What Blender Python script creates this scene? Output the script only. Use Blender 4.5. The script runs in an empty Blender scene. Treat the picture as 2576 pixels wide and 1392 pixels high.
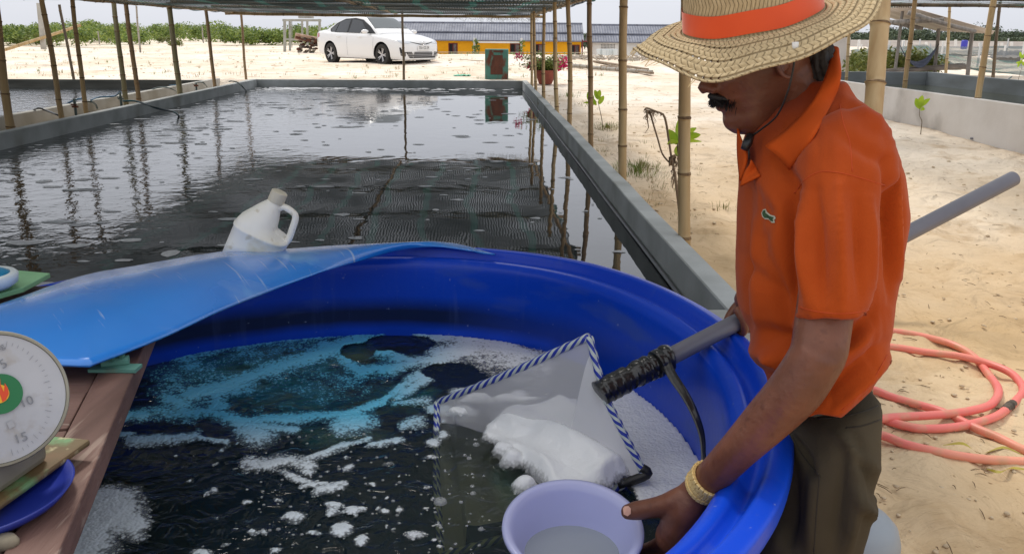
import bpy, math, random
import numpy as np
from mathutils import Vector, Matrix, Euler, noise
random.seed(7); np.random.seed(7)
SC = bpy.context.scene
COL = SC.collection
R = math.radians

# ------------------------------------------------------------------ camera, sky, sun, exposure
F = 2150.0                       # focal length in pixels of a 2576 px wide picture
P = math.atan(614 / F)           # camera pitch below the horizon
H = 1.45                         # eye height
RO = .0079                       # the camera is held a little crooked
cam_d = bpy.data.cameras.new("camera"); cam = bpy.data.objects.new("camera", cam_d); COL.objects.link(cam)
cam.location = (0, 0, H); cam.rotation_euler = (Matrix.Rotation(math.pi/2 - P, 3, 'X') @ Matrix.Rotation(.0079, 3, 'Z')).to_euler()
cam_d.sensor_width = 36; cam_d.lens = F / 2576 * 36; cam_d.clip_start = 0.02; cam_d.clip_end = 3000
SC.camera = cam
SUN_EL, SUN_AZ = R(58), R(-25)   # azimuth measured from +Y towards +X
world = bpy.data.worlds.new("World"); SC.world = world; world.use_nodes = True
wn = world.node_tree.nodes; wl = world.node_tree.links; wn.clear()
wo = wn.new("ShaderNodeOutputWorld"); bg = wn.new("ShaderNodeBackground")
sky = wn.new("ShaderNodeTexSky"); sky.sky_type = 'NISHITA'; sky.sun_disc = False
sky.sun_elevation = SUN_EL; sky.sun_rotation = SUN_AZ; sky.dust_density = 3.0; sky.air_density = 1.0
hs = wn.new("ShaderNodeHueSaturation"); hs.inputs['Saturation'].default_value = 0.35
wl.new(sky.outputs[0], hs.inputs['Color'])
# high overcast: an even pale veil, brighter towards the zenith
tc = wn.new("ShaderNodeTexCoord"); sx = wn.new("ShaderNodeSeparateXYZ"); wl.new(tc.outputs['Generated'], sx.inputs[0])
cr = wn.new("ShaderNodeValToRGB"); wl.new(sx.outputs['Z'], cr.inputs[0])
e = cr.color_ramp.elements
e[0].position = 0.0; e[0].color = (0.68, 0.70, 0.76, 1)
e[1].position = 1.0; e[1].color = (1.0, 1.0, 1.0, 1)
ee = e.new(0.12); ee.color = (0.70, 0.725, 0.80, 1)
ee = e.new(0.40); ee.color = (0.82, 0.84, 0.90, 1)
nz = wn.new("ShaderNodeTexNoise"); nz.inputs['Scale'].default_value = 1.6; nz.inputs['Detail'].default_value = 5
mp = wn.new("ShaderNodeMapping"); mp.inputs['Scale'].default_value = (1, 1, 4); wl.new(tc.outputs['Generated'], mp.inputs[0]); wl.new(mp.outputs[0], nz.inputs['Vector'])
mr = wn.new("ShaderNodeMapRange"); mr.inputs[1].default_value = .3; mr.inputs[2].default_value = .7; mr.inputs[3].default_value = 8.6; mr.inputs[4].default_value = 10.0
wl.new(nz.outputs['Fac'], mr.inputs[0])
vm = wn.new("ShaderNodeVectorMath"); vm.operation = 'SCALE'; wl.new(cr.outputs[0], vm.inputs[0]); wl.new(mr.outputs[0], vm.inputs['Scale'])
mx = wn.new("ShaderNodeMixRGB"); mx.inputs[0].default_value = 0.85
wl.new(hs.outputs[0], mx.inputs[1]); wl.new(vm.outputs[0], mx.inputs[2])
wl.new(mx.outputs[0], bg.inputs[0]); bg.inputs[1].default_value = 0.105
wl.new(bg.outputs[0], wo.inputs[0])
sun_d = bpy.data.lights.new("sun", 'SUN'); sun_d.energy = 1.5; sun_d.angle = R(11); sun_d.color = (1.0, .95, .86)
sun = bpy.data.objects.new("sun", sun_d); COL.objects.link(sun)
sd = Vector((math.sin(SUN_AZ) * math.cos(SUN_EL), math.cos(SUN_AZ) * math.cos(SUN_EL), math.sin(SUN_EL)))
sun.rotation_euler = sd.to_track_quat('Z', 'Y').to_euler()
SC.view_settings.view_transform = 'Standard'; SC.view_settings.look = 'None'
SC.view_settings.exposure = 0.35; SC.view_settings.gamma = 1
SC.view_settings.use_curve_mapping = False
SC.cycles.max_bounces = 10; SC.cycles.transparent_max_bounces = 16; SC.cycles.caustics_reflective = False

# ------------------------------------------------------------------ from photograph to place
def ray(x, y):
    a = x - 1288; b = 696 - y
    xc = (a*math.cos(RO) - b*math.sin(RO)) / F; yc = (a*math.sin(RO) + b*math.cos(RO)) / F
    return Vector((xc, math.cos(P) + math.sin(P) * yc, -math.sin(P) + math.cos(P) * yc))
def at(x, y, c):                 # point at depth c along the camera axis
    return Vector((0, 0, H)) + ray(x, y) * c
def atz(x, y, z):
    r = ray(x, y); return Vector((0, 0, H)) + r * ((z - H) / r.z)
def atY(x, y, Y):
    r = ray(x, y); return Vector((0, 0, H)) + r * (Y / r.y)
TA = 0.039
def uv(u, v, z=0.0):             # tank frame: v runs away from the camera, u to the right
    return Vector((u * math.cos(TA) - v * math.sin(TA), u * math.sin(TA) + v * math.cos(TA), z))
def to_uv(X, Y):
    return (X * math.cos(TA) + Y * math.sin(TA), -X * math.sin(TA) + Y * math.cos(TA))
UV3 = Matrix.Rotation(TA, 3, 'Z')

# ------------------------------------------------------------------ materials
def srgb(r, g, b):
    return tuple(((c / 255) / 12.92 if c / 255 <= .04045 else ((c / 255 + .055) / 1.055) ** 2.4) for c in (r, g, b))
MATS = {}
def M(name, c1, c2=None, scale=6, rough=.6, bump=0, bscale=40, metal=0, stretch=(1, 1, 1), spec=.5, detail=5, pos=(.35, .7),
      c3=None, s3=2.0, p3=(.55, .7), coat=0, trans=0, sub=0, bdist=.01, alpha=1, sheen=0, btype='noise', bstretch=None):
    if name in MATS: return MATS[name]
    m = bpy.data.materials.new(name); m.use_nodes = True; MATS[name] = m
    n = m.node_tree.nodes; l = m.node_tree.links; b = n["Principled BSDF"]
    b.inputs['Base Color'].default_value = (*c1, 1); b.inputs['Roughness'].default_value = rough
    b.inputs['Metallic'].default_value = metal; b.inputs['Specular IOR Level'].default_value = spec
    if coat: b.inputs['Coat Weight'].default_value = coat; b.inputs['Coat Roughness'].default_value = .08
    if sub: b.inputs['Subsurface Weight'].default_value = sub; b.inputs['Subsurface Radius'].default_value = (.01, .004, .002); b.inputs['Subsurface Scale'].default_value = 1
    if sheen: b.inputs['Sheen Weight'].default_value = sheen
    t = n.new("ShaderNodeTexCoord")
    def nznode(sc, st, det=detail):
        mpn = n.new("ShaderNodeMapping"); mpn.inputs['Scale'].default_value = st; l.new(t.outputs['Object'], mpn.inputs[0])
        z = n.new("ShaderNodeTexNoise"); z.inputs['Scale'].default_value = sc; z.inputs['Detail'].default_value = det; l.new(mpn.outputs[0], z.inputs['Vector']); return z
    last = None
    if c2 is not None:
        z = nznode(scale, stretch); r = n.new("ShaderNodeValToRGB"); l.new(z.outputs['Fac'], r.inputs[0])
        r.color_ramp.elements[0].position = pos[0]; r.color_ramp.elements[1].position = pos[1]
        r.color_ramp.elements[0].color = (*c1, 1); r.color_ramp.elements[1].color = (*c2, 1); last = r.outputs[0]
        rr = n.new("ShaderNodeMapRange"); rr.inputs[3].default_value = max(0.02, rough - .08); rr.inputs[4].default_value = min(1, rough + .12)
        l.new(z.outputs['Fac'], rr.inputs[0]); l.new(rr.outputs[0], b.inputs['Roughness'])
    if c3 is not None:
        z = nznode(s3, stretch, 8); r = n.new("ShaderNodeMapRange"); l.new(z.outputs['Fac'], r.inputs[0]); r.inputs[1].default_value = p3[0]; r.inputs[2].default_value = p3[1]
        mxx = n.new("ShaderNodeMixRGB"); l.new(r.outputs[0], mxx.inputs[0]); mxx.inputs[2].default_value = (*c3, 1)
        if last: l.new(last, mxx.inputs[1])
        else: mxx.inputs[1].default_value = (*c1, 1)
        last = mxx.outputs[0]
    if last: l.new(last, b.inputs['Base Color'])
    if bump:
        z = nznode(bscale, bstretch or stretch, 4); bp = n.new("ShaderNodeBump"); bp.inputs['Strength'].default_value = bump; bp.inputs['Distance'].default_value = bdist
        l.new(z.outputs['Fac'], bp.inputs['Height']); l.new(bp.outputs[0], b.inputs['Normal'])
    if trans:
        tr = n.new("ShaderNodeBsdfTranslucent"); ms = n.new("ShaderNodeMixShader"); ms.inputs[0].default_value = trans
        if last: l.new(last, tr.inputs[0])
        else: tr.inputs[0].default_value = (*c1, 1)
        l.new(b.outputs[0], ms.inputs[1]); l.new(tr.outputs[0], ms.inputs[2]); l.new(ms.outputs[0], n["Material Output"].inputs[0])
        last_out = ms.outputs[0]
    else: last_out = b.outputs[0]
    if alpha < 1:
        tp = n.new("ShaderNodeBsdfTransparent"); ms = n.new("ShaderNodeMixShader"); ms.inputs[0].default_value = alpha
        l.new(tp.outputs[0], ms.inputs[1]); l.new(last_out, ms.inputs[2]); l.new(ms.outputs[0], n["Material Output"].inputs[0])
    return m

def wear(mat, color, scale, thr, rot=0.0, amt=.7, rough=None, coords='Object'):   # scratches, drips, stains laid over a finished material
    n = mat.node_tree.nodes; l = mat.node_tree.links; b = n["Principled BSDF"]; t = n.new("ShaderNodeTexCoord"); mp_ = n.new("ShaderNodeMapping"); mp_.inputs['Scale'].default_value = scale; mp_.inputs['Rotation'].default_value = (0, 0, rot)
    if rot:
        m0 = n.new("ShaderNodeMapping"); m0.inputs['Rotation'].default_value = (0, 0, rot); l.new(t.outputs[coords], m0.inputs[0]); mp_.inputs['Rotation'].default_value = (0, 0, 0); l.new(m0.outputs[0], mp_.inputs[0])
    else: l.new(t.outputs[coords], mp_.inputs[0])
    z = n.new("ShaderNodeTexNoise"); z.inputs['Scale'].default_value = 1; z.inputs['Detail'].default_value = 4; l.new(mp_.outputs[0], z.inputs['Vector'])
    r = n.new("ShaderNodeMapRange"); l.new(z.outputs['Fac'], r.inputs[0]); r.inputs[1].default_value = thr[0]; r.inputs[2].default_value = thr[1]; r.inputs[4].default_value = amt
    m = n.new("ShaderNodeMixRGB"); l.new(r.outputs[0], m.inputs[0]); m.inputs[2].default_value = (*color, 1); bc = b.inputs['Base Color']
    if bc.links: l.new(bc.links[0].from_socket, m.inputs[1])
    else: m.inputs[1].default_value = bc.default_value
    l.new(m.outputs[0], bc)
    if rough is not None:
        mr_ = n.new("ShaderNodeMix"); l.new(r.outputs[0], mr_.inputs[0]); mr_.inputs[3].default_value = rough; rs_ = b.inputs['Roughness']
        if rs_.links: l.new(rs_.links[0].from_socket, mr_.inputs[2])
        else: mr_.inputs[2].default_value = rs_.default_value
        l.new(mr_.outputs[0], rs_)
# ------------------------------------------------------------------ mesh builder
class MB:
    def __init__(s): s.v = []; s.f = []; s.m = []; s.cm = 0
    def mat(s, i): s.cm = i; return s
    def _f(s, fs): s.f += fs; s.m += [s.cm] * len(fs)
    def box(s, c, d, rot=None):
        k = len(s.v); c = Vector(c)
        for z in (-.5, .5):
            for y in (-.5, .5):
                for x in (-.5, .5):
                    q = Vector((x * d[0], y * d[1], z * d[2])); q = rot @ q if rot else q; s.v.append(c + q)
        s._f([(k, k+2, k+3, k+1), (k+4, k+5, k+7, k+6), (k, k+1, k+5, k+4), (k+2, k+6, k+7, k+3), (k, k+4, k+6, k+2), (k+1, k+3, k+7, k+5)]); return s
    def beam(s, p0, p1, w, h, up=(0, 0, 1)):
        p0 = Vector(p0); p1 = Vector(p1); d = p1 - p0; y = d.normalized(); x = y.cross(Vector(up)).normalized(); z = x.cross(y)
        return s.box((p0 + p1) / 2, (w, d.length, h), Matrix((x, y, z)).transposed())
    def loft(s, rings, caps=True, closed=True):
        k = len(s.v); n = len(rings[0])
        for r in rings: s.v += [Vector(p) for p in r]
        for i in range(len(rings) - 1):
            for j in range(n if closed else n - 1):
                a = k + i*n + j; b = k + i*n + (j+1) % n
                s._f([(a, b, b + n, a + n)])
        if caps and closed:
            s._f([tuple(k + j for j in range(n))[::-1], tuple(k + (len(rings)-1)*n + j for j in range(n))])
        return s
    def tube(s, pts, r, n=8, caps=True, flat=1.0, up=None):
        pts = [Vector(p) for p in pts]; N = len(pts)
        if not hasattr(r, '__len__'): r = [r] * N
        rings = []; u = None
        for i, p in enumerate(pts):
            d = (pts[min(i+1, N-1)] - pts[max(i-1, 0)]).normalized()
            if u is None:
                a = Vector(up) if up else (Vector((0, 0, 1)) if abs(d.z) < .9 else Vector((1, 0, 0)))
                u = (a - d * a.dot(d)).normalized()
            else: u = (u - d * u.dot(d)).normalized()
            w = d.cross(u)
            rings.append([p + (u * math.cos(t) * flat + w * math.sin(t)) * r[i] for t in [2*math.pi*j/n for j in range(n)]])
        return s.loft(rings, caps)
    def lathe(s, prof, n=32, o=(0, 0, 0), rot=None, caps=False):
        o = Vector(o); rings = []
        for (r, z) in prof:
            rg = [Vector((r*math.cos(2*math.pi*j/n), r*math.sin(2*math.pi*j/n), z)) for j in range(n)]
            rings.append([o + (rot @ q if rot else q) for q in rg])
        return s.loft(rings, caps)
    def grid(s, fn, nu, nv, closed=False):
        return s.loft([[fn(i/(nu-1), j/(nv-1)) for j in range(nv)] for i in range(nu)], False, closed)
    def poly(s, pts):
        k = len(s.v); s.v += [Vector(p) for p in pts]; s._f([tuple(range(k, k+len(pts)))]); return s
    def prism(s, pts, ext):
        k = len(s.v); n = len(pts); ext = Vector(ext); s.v += [Vector(p) for p in pts] + [Vector(p) + ext for p in pts]
        s._f([tuple(range(k, k+n))[::-1], tuple(range(k+n, k+2*n))] + [(k+j, k+(j+1) % n, k+n+(j+1) % n, k+n+j) for j in range(n)]); return s
    def build(s, name, mats, parent=None, smooth=False, local=False, bevel=0, sub=0, recenter=True, solid=0, auto=None):
        me = bpy.data.meshes.new(name); off = Vector((0, 0, 0))
        o = bpy.data.objects.new(name, me)
        if parent is not None:
            o.parent = parent
            if not local:
                q = parent
                while q is not None: off += q.location; q = q.parent
        elif recenter and s.v:
            a = np.array([tuple(p) for p in s.v]); off = Vector(((a[:, 0].min()+a[:, 0].max())/2, (a[:, 1].min()+a[:, 1].max())/2, a[:, 2].min())); o.location = off
        me.from_pydata([tuple(p - off) for p in s.v], [], s.f)
        if not isinstance(mats, (list, tuple)): mats = [mats]
        for m in mats: me.materials.append(m)
        me.polygons.foreach_set('material_index', s.m)
        if smooth: me.polygons.foreach_set('use_smooth', [True]*len(s.f))
        me.update(); COL.objects.link(o)
        if solid: md = o.modifiers.new('solid', 'SOLIDIFY'); md.thickness = solid; md.offset = 0
        if bevel:
            md = o.modifiers.new('bevel', 'BEVEL'); md.width = bevel; md.segments = 2; md.limit_method = 'ANGLE'; md.angle_limit = R(40)
        if sub: md = o.modifiers.new('sub', 'SUBSURF'); md.levels = sub; md.render_levels = sub
        if auto:
            me.polygons.foreach_set('use_smooth', [True]*len(s.f)); me.set_sharp_from_angle(angle=R(auto))
        return o
def tag(o, label=None, cat=None, group=None, kind=None):
    if label: o['label'] = label
    if cat: o['category'] = cat
    if group: o['group'] = group
    if kind: o['kind'] = kind
    return o
def thing(name, label, cat, loc=(0, 0, 0), rotz=0, group=None):
    o = bpy.data.objects.new(name, None); COL.objects.link(o); o.location = loc; o.rotation_euler = (0, 0, rotz)
    o.empty_display_size = .1
    return tag(o, label, cat, group)
def bez(pts, n=24):              # Catmull-Rom through points
    pts = [Vector(p) for p in pts]; out = []
    q = [pts[0]*2 - pts[1]] + pts + [pts[-1]*2 - pts[-2]]
    seg = len(pts) - 1
    for i in range(n + 1):
        t = i / n * seg; k = min(int(t), seg - 1); t -= k
        a, b, c, d = q[k], q[k+1], q[k+2], q[k+3]
        out.append(.5 * ((2*b) + (c - a)*t + (2*a - 5*b + 4*c - d)*t*t + (3*b - a - 3*c + d)*t**3))
    return out
def interp(x, xs, ys):
    return float(np.interp(x, xs, ys))
def fbm(x, y, z=0, o=4):
    return noise.fractal(Vector((x, y, z)), 1.0, 2.0, o)
def sm(t): t = min(1, max(0, t)); return t*t*(3-2*t)
# ================================================================== SETTING
# tank frame limits
PU0, PU1, PV0, PV1 = -5.12, 1.09, 3.10, 20.02      # main pool, outer faces
WT = 0.11                                          # wall thickness
WZ = 0.40                                          # wall tops
LU0, LU1 = -15.0, -5.86
LV1 = 19.42                            # far-left pool
RU0, RU1, RV0, RV1, RZ = 6.02, 9.5, 2.0, 18.2, 0.72
LEFT_Y = [0, 4, 9, 20, 25, 35, 60, 120, 400, 2500];  LEFT_Z = [0, .08, .28, .36, .42, .50, .62, .5, .0, -2]
MID_Y = [0, 4, 9, 20, 25, 30, 36, 60, 90, 400, 2500]; MID_Z = [0, .05, .24, .37, .46, .64, .60, -.8, -1.9, -2, -3]
RGT_Y = [0, 3.5, 9, 12, 18, 30, 60, 120, 400, 2500];   RGT_Z = [0, .02, .20, .26, .2, -.1, -.9, -1.6, -2, -3]
def ground_z(X, Y, detail=True):
    Yc = max(Y, .01); az = X / max(Yc, 3.0)
    if az < .05: t = sm((az + .16) / .14); z = (1-t)*interp(Yc, LEFT_Y, LEFT_Z) + t*interp(Yc, MID_Y, MID_Z)
    else: t = sm((az - .16) / .2); z = (1-t)*interp(Yc, MID_Y, MID_Z) + t*interp(Yc, RGT_Y, RGT_Z)
    if detail:
        d = math.hypot(X, Y); z += .10 * fbm(X*.09+5, Y*.09, 0, 3) * sm((d-6)/30)
        z += .018 * fbm(X*.8, Y*.8, 3, 3) + .010 * fbm(X*3.1, Y*3.1, 7, 3)
    return z
def hit(x, y, dz=0.0):            # where the line of sight through a pixel meets the ground
    r = ray(x, y); lo = 1.0; o = Vector((0, 0, H))
    c = 1.0
    while c < 900:
        p = o + r*c
        if p.z < ground_z(p.x, p.y, False) + dz: break
        c *= 1.01
    a, b = c/1.01, c
    for _ in range(20):
        m = (a+b)/2; p = o + r*m
        if p.z < ground_z(p.x, p.y, False) + dz: b = m
        else: a = m
    p = o + r*b; return p
sand = M('sand', srgb(226, 206, 178), srgb(206, 184, 152), scale=1.1, rough=.95, bump=.9, bscale=9, bdist=.02, spec=.1, pos=(.35, .65), c3=srgb(238, 226, 210), s3=.35, p3=(.42, .6))
def sand_nodes():
    m = sand; n = m.node_tree.nodes; l = m.node_tree.links; b = n["Principled BSDF"]
    # damp, trodden sand close by the tub; dry white sand farther away; a second scale of footprints in the bump
    t = n.new("ShaderNodeTexCoord"); s = n.new("ShaderNodeSeparateXYZ"); l.new(t.outputs['Object'], s.inputs[0])
    d = n.new("ShaderNodeVectorMath"); d.operation = 'LENGTH'; l.new(t.outputs['Object'], d.inputs[0])
    z = n.new("ShaderNodeTexNoise"); z.inputs['Scale'].default_value = .5; z.inputs['Detail'].default_value = 6; l.new(t.outputs['Object'], z.inputs['Vector'])
    a = n.new("ShaderNodeMath"); a.operation = 'MULTIPLY_ADD'; l.new(z.outputs['Fac'], a.inputs[0]); a.inputs[1].default_value = 6; l.new(d.outputs['Value'], a.inputs[2])
    r = n.new("ShaderNodeMapRange"); r.inputs[1].default_value = 7; r.inputs[2].default_value = 17; l.new(a.outputs[0], r.inputs[0])
    old = b.inputs['Base Color'].links[0].from_socket
    near = n.new("ShaderNodeMixRGB"); near.blend_type = 'MULTIPLY'; near.inputs[0].default_value = 1; l.new(old, near.inputs[1]); near.inputs[2].default_value = (.80, .70, .55, 1)
    far = n.new("ShaderNodeMixRGB"); far.inputs[0].default_value = .40; l.new(old, far.inputs[1]); far.inputs[2].default_value = (*srgb(240, 230, 220), 1)
    mx_ = n.new("ShaderNodeMixRGB"); l.new(r.outputs[0], mx_.inputs[0]); l.new(near.outputs[0], mx_.inputs[1]); l.new(far.outputs[0], mx_.inputs[2])
    q = n.new("ShaderNodeTexNoise"); q.inputs['Scale'].default_value = 2.1; q.inputs['Detail'].default_value = 8; q.inputs['Roughness'].default_value = .65; q.inputs['Distortion'].default_value = .5; l.new(t.outputs['Object'], q.inputs['Vector'])
    qr = n.new("ShaderNodeMapRange"); qr.inputs[1].default_value = .52; qr.inputs[2].default_value = .66; qr.inputs[4].default_value = .55; l.new(q.outputs['Fac'], qr.inputs[0])
    qm = n.new("ShaderNodeMixRGB"); l.new(qr.outputs[0], qm.inputs[0]); l.new(mx_.outputs[0], qm.inputs[1]); qm.inputs[2].default_value = (*srgb(172, 142, 104), 1); mx_ = qm
    # dark crumbs and droppings on the surface
    v = n.new("ShaderNodeTexNoise"); v.inputs['Scale'].default_value = 22; v.inputs['Detail'].default_value = 3; l.new(t.outputs['Object'], v.inputs['Vector'])
    vr = n.new("ShaderNodeMapRange"); vr.inputs[1].default_value = .68; vr.inputs[2].default_value = .76; l.new(v.outputs['Fac'], vr.inputs[0])
    m2 = n.new("ShaderNodeMixRGB"); l.new(vr.outputs[0], m2.inputs[0]); l.new(mx_.outputs[0], m2.inputs[1]); m2.inputs[2].default_value = (*srgb(128, 100, 70), 1)
    l.new(m2.outputs[0], b.inputs['Base Color'])
    f = n.new("ShaderNodeTexNoise"); f.inputs['Scale'].default_value = 2.6; f.inputs['Detail'].default_value = 7; f.inputs['Distortion'].default_value = .7; l.new(t.outputs['Object'], f.inputs['Vector'])
    bp = n.new("ShaderNodeBump"); bp.inputs['Strength'].default_value = .8; bp.inputs['Distance'].default_value = .16; l.new(f.outputs['Fac'], bp.inputs['Height'])
    l.new(b.inputs['Normal'].links[0].from_socket, bp.inputs['Normal']); l.new(bp.outputs[0], b.inputs['Normal'])
sand_nodes()
def lines(spec):
    out = []
    for a, b, st in spec: out += list(np.arange(a, b - 1e-6, st))
    return sorted(set(round(float(q), 4) for q in out))
us = lines([(-2500, -600, 300), (-600, -120, 60), (-120, -30, 8), (-30, -6, 1.2), (-6, 1.0, .7), (1.2, 6, .055), (6, 10, .3), (10, 30, 1.0), (30, 120, 6), (120, 600, 60), (600, 2501, 300)])
vs = lines([(-2500, -60, 350), (-60, -3, 6), (-3, 1, .5), (1, 9, .055), (9, 14, .11), (14, 26, .3), (26, 50, .8), (50, 150, 5), (150, 600, 50), (600, 2501, 300)])
def excl(arr, edges):
    arr = [a for a in arr if all(abs(a - q) > .035 for e in edges for q in e)]
    return sorted(arr + [q for e in edges for q in e])
us = excl(us, [(LU0, LU0+WT), (LU1-WT, LU1), (PU0, PU0+WT), (PU1-WT, PU1), (RU0, RU0+.1), (RU1-.1, RU1)])
vs = excl(vs, [(PV0, PV0+WT), (LV1-WT, LV1), (PV1-WT, PV1), (RV0, RV0+.1), (RV1-.1, RV1)])
g = MB(); NU, NV = len(us), len(vs)
def in_tank(u, v):
    e = 1e-4
    if PU0+WT-e <= u <= PU1-WT+e and PV0+WT-e <= v <= PV1-WT+e: return True
    if LU0+WT-e <= u <= LU1-WT+e and PV0+WT-e <= v <= LV1-WT+e: return True
    if RU0+.1-e <= u <= RU1-.1+e and RV0+.1-e <= v <= RV1-.1+e: return True
    return False
for u in us:
    for v in vs:
        p = uv(u, v)
        if in_tank(u, v): z = -.6
        else:
            z = ground_z(p.x, p.y)
            if LU1 - .01 < u < PU0 + .01 and PV0 < v < PV1: z = .16           # the channel between the pool walls
            if 1.0 < u < 6 and 1 < v < 12:
                z += .045*abs(fbm(p.x*3.2, p.y*3.2, 1, 4)) + .02*fbm(p.x*7, p.y*7, 4, 2) - .012
        g.v.append(Vector((p.x, p.y, z)))
g.f = [(i*NV+j, (i+1)*NV+j, (i+1)*NV+j+1, i*NV+j+1) for i in range(NU-1) for j in range(NV-1)]; g.m = [0]*len(g.f)
go = g.build('sandy_ground', sand, smooth=True, recenter=False); tag(go, kind='structure')

# ---- concrete
concrete = M('concrete', srgb(186, 190, 190), srgb(162, 166, 165), scale=3, rough=.85, bump=.5, bscale=30, bdist=.004, c3=srgb(128, 126, 114), s3=1.2, p3=(.55, .75))
concrete_pale = M('concrete_pale', srgb(186, 184, 178), srgb(160, 156, 146), scale=2.5, rough=.9, bump=.5, bscale=25, bdist=.004, c3=srgb(120, 112, 96), s3=.9, p3=(.6, .8))
concrete_dark = M('concrete_dark', srgb(84, 84, 78), srgb(60, 60, 54), scale=3, rough=.85, bump=.5, bscale=30, bdist=.004, stretch=(.4, .4, 3))
whitewash = M('whitewash', srgb(214, 210, 206), srgb(196, 190, 184), scale=1.6, rough=.9, bump=.4, bscale=30, bdist=.004, c3=srgb(160, 154, 148), s3=1.5, p3=(.56, .76))
tank_grey = M('tank_grey', srgb(120, 126, 130), srgb(96, 100, 100), scale=1.2, rough=.8, stretch=(1, 1, 3))
def wall(name, u0, v0, u1, v1, z0, z1, mat, label, th=WT, slope=0):
    m = MB()
    along_u = abs(u1-u0) > abs(v1-v0)
    L = max(abs(u1-u0), abs(v1-v0)); n = max(2, int(L/.6))
    for sgn in (0,):
        rings = []
        for i in range(n+1):
            t = i/n; u = u0+(u1-u0)*t; v = v0+(v1-v0)*t; w = .004*fbm(u*.7, v*.7, 2, 3)
            if along_u: pr = [(v0-th/2-slope, z0), (v0+th/2+slope, z0), (v0+th/2, z1-.006), (v0+th/2-.006, z1), (v0-th/2+.006, z1), (v0-th/2, z1-.006)]; rings.append([uv(u, a, b+w) for a, b in pr][::-1])
            else: pr = [(u0-th/2-slope, z0), (u0+th/2+slope, z0), (u0+th/2, z1-.006), (u0+th/2-.006, z1), (u0-th/2+.006, z1), (u0-th/2, z1-.006)]; rings.append([uv(a+w, v, b+w) for a, b in pr])
        m.loft(rings)
    o = m.build(name, mat, auto=30); return tag(o, label, 'wall')
h_ = WT/2
wall('pool_wall', PU1-h_, PV0, PU1-h_, PV1, -.62, WZ, concrete, 'long grey concrete pool wall with the row of bamboo poles behind it, on the right of the dark pool')
wall('pool_wall', PU0+h_, PV0, PU0+h_, PV1, -.62, WZ, concrete, 'long grey-green concrete wall along the left side of the central dark pool')
wall('pool_wall', PU0+WT, PV1-h_, PU1-WT, PV1-h_, -.62, WZ-.004, concrete, 'grey concrete wall across the far end of the central pool, below the white car')
wall('pool_wall', PU0+WT, PV0+h_, PU1-WT, PV0+h_, -.62, WZ-.004, concrete, 'low concrete wall closing the near end of the pool beyond the blue tub')
wall('pool_wall', LU1-h_, PV0, LU1-h_, PV1, -.62, WZ+.01, concrete_pale, 'pale concrete wall behind the leaning bamboo poles, bordering the second pool on the left')
wall('pool_wall', LU0+WT, LV1-h_, LU1-WT, LV1-h_, -.62, WZ, concrete_dark, 'dark stained wall across the far end of the left pool')
wall('tank_wall', RU0+.05, RV0, RU0+.05, RV1, -.62, RZ, whitewash, 'long whitewashed tank wall with a small sapling in front, on the right', th=.1)
wall('tank_wall', RU0+.1, RV1-.05, RU1-.1, RV1-.05, -.62, RZ-.003, tank_grey, 'smooth grey wall across the far end of the right tank, below the hammock', th=.1)
wall('tank_wall', RU1-.05, RV0, RU1-.05, RV1, -.62, RZ, tank_grey, 'smooth grey wall along the far side of the right tank, in front of the fallen netting', th=.1)
# thin grey pipe on the ledge at the waterline of the right pool wall
pipe_grey = M('pvc_grey', srgb(118, 120, 128), srgb(104, 106, 114), scale=8, rough=.35)
m = MB(); m.tube([uv(PU1-WT-.02, 3.3 + i*.8, .236 + .003*math.sin(i*1.3)) for i in range(21)], .010, 8)
tag(m.build('water_pipe', pipe_grey, smooth=True), 'thin grey pipe running along the waterline of the right pool wall', 'pipe')

# ---- water
def water_mat(name, base, r, strong, weak, sc=3.0, tint=(.02, .024, .026), split=True):
    m = bpy.data.materials.new(name); m.use_nodes = True; n = m.node_tree.nodes; l = m.node_tree.links; b = n["Principled BSDF"]
    b.inputs['Base Color'].default_value = (*tint, 1); b.inputs['Roughness'].default_value = r; b.inputs['IOR'].default_value = 1.42; b.inputs['Specular IOR Level'].default_value = .62
    t = n.new("ShaderNodeTexCoord")
    def nn(s, st, dist=0.0, det=3):
        mpn = n.new("ShaderNodeMapping"); mpn.inputs['Scale'].default_value = st; l.new(t.outputs['Object'], mpn.inputs[0])
        z = n.new("ShaderNodeTexNoise"); z.inputs['Scale'].default_value = s; z.inputs['Detail'].default_value = det; z.inputs['Distortion'].default_value = dist; l.new(mpn.outputs[0], z.inputs['Vector']); return z.outputs['Fac']
    sxx = n.new("ShaderNodeSeparateXYZ"); l.new(t.outputs['Object'], sxx.inputs[0])
    # ripples come from the air hoses on the left: rough there, calm on the right
    mrr = n.new("ShaderNodeMapRange"); l.new(sxx.outputs['X'], mrr.inputs[0]); mrr.inputs[1].default_value = -2.9; mrr.inputs[2].default_value = .6
    mrr.inputs[3].default_value = strong; mrr.inputs[4].default_value = weak
    a = nn(1.5, (1, .8, 1), .4); b2 = nn(6.0, (1, 1.0, 1), .6); c = nn(22, (1, 1, 1), .3)
    def ma(op, x, y): q = n.new("ShaderNodeMath"); q.operation = op; (l.new(x, q.inputs[0]) if not isinstance(x, (int, float)) else setattr(q.inputs[0], 'default_value', x)); (l.new(y, q.inputs[1]) if not isinstance(y, (int, float)) else setattr(q.inputs[1], 'default_value', y)); return q.outputs[0]
    fine = ma('MULTIPLY', ma('ADD', ma('MULTIPLY', b2, .32), ma('MULTIPLY', c, .06)), mrr.outputs[0] if split else strong)
    hgt = ma('ADD', ma('MULTIPLY', a, .16), fine)
    bp = n.new("ShaderNodeBump"); bp.inputs['Strength'].default_value = 1; bp.inputs['Distance'].default_value = .022 * sc / 3; l.new(hgt, bp.inputs['Height']); l.new(bp.outputs[0], b.inputs['Normal'])
    return m
pool_water = water_mat('pool_water', None, .016, 1.9, .03)
wz = .225
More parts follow.
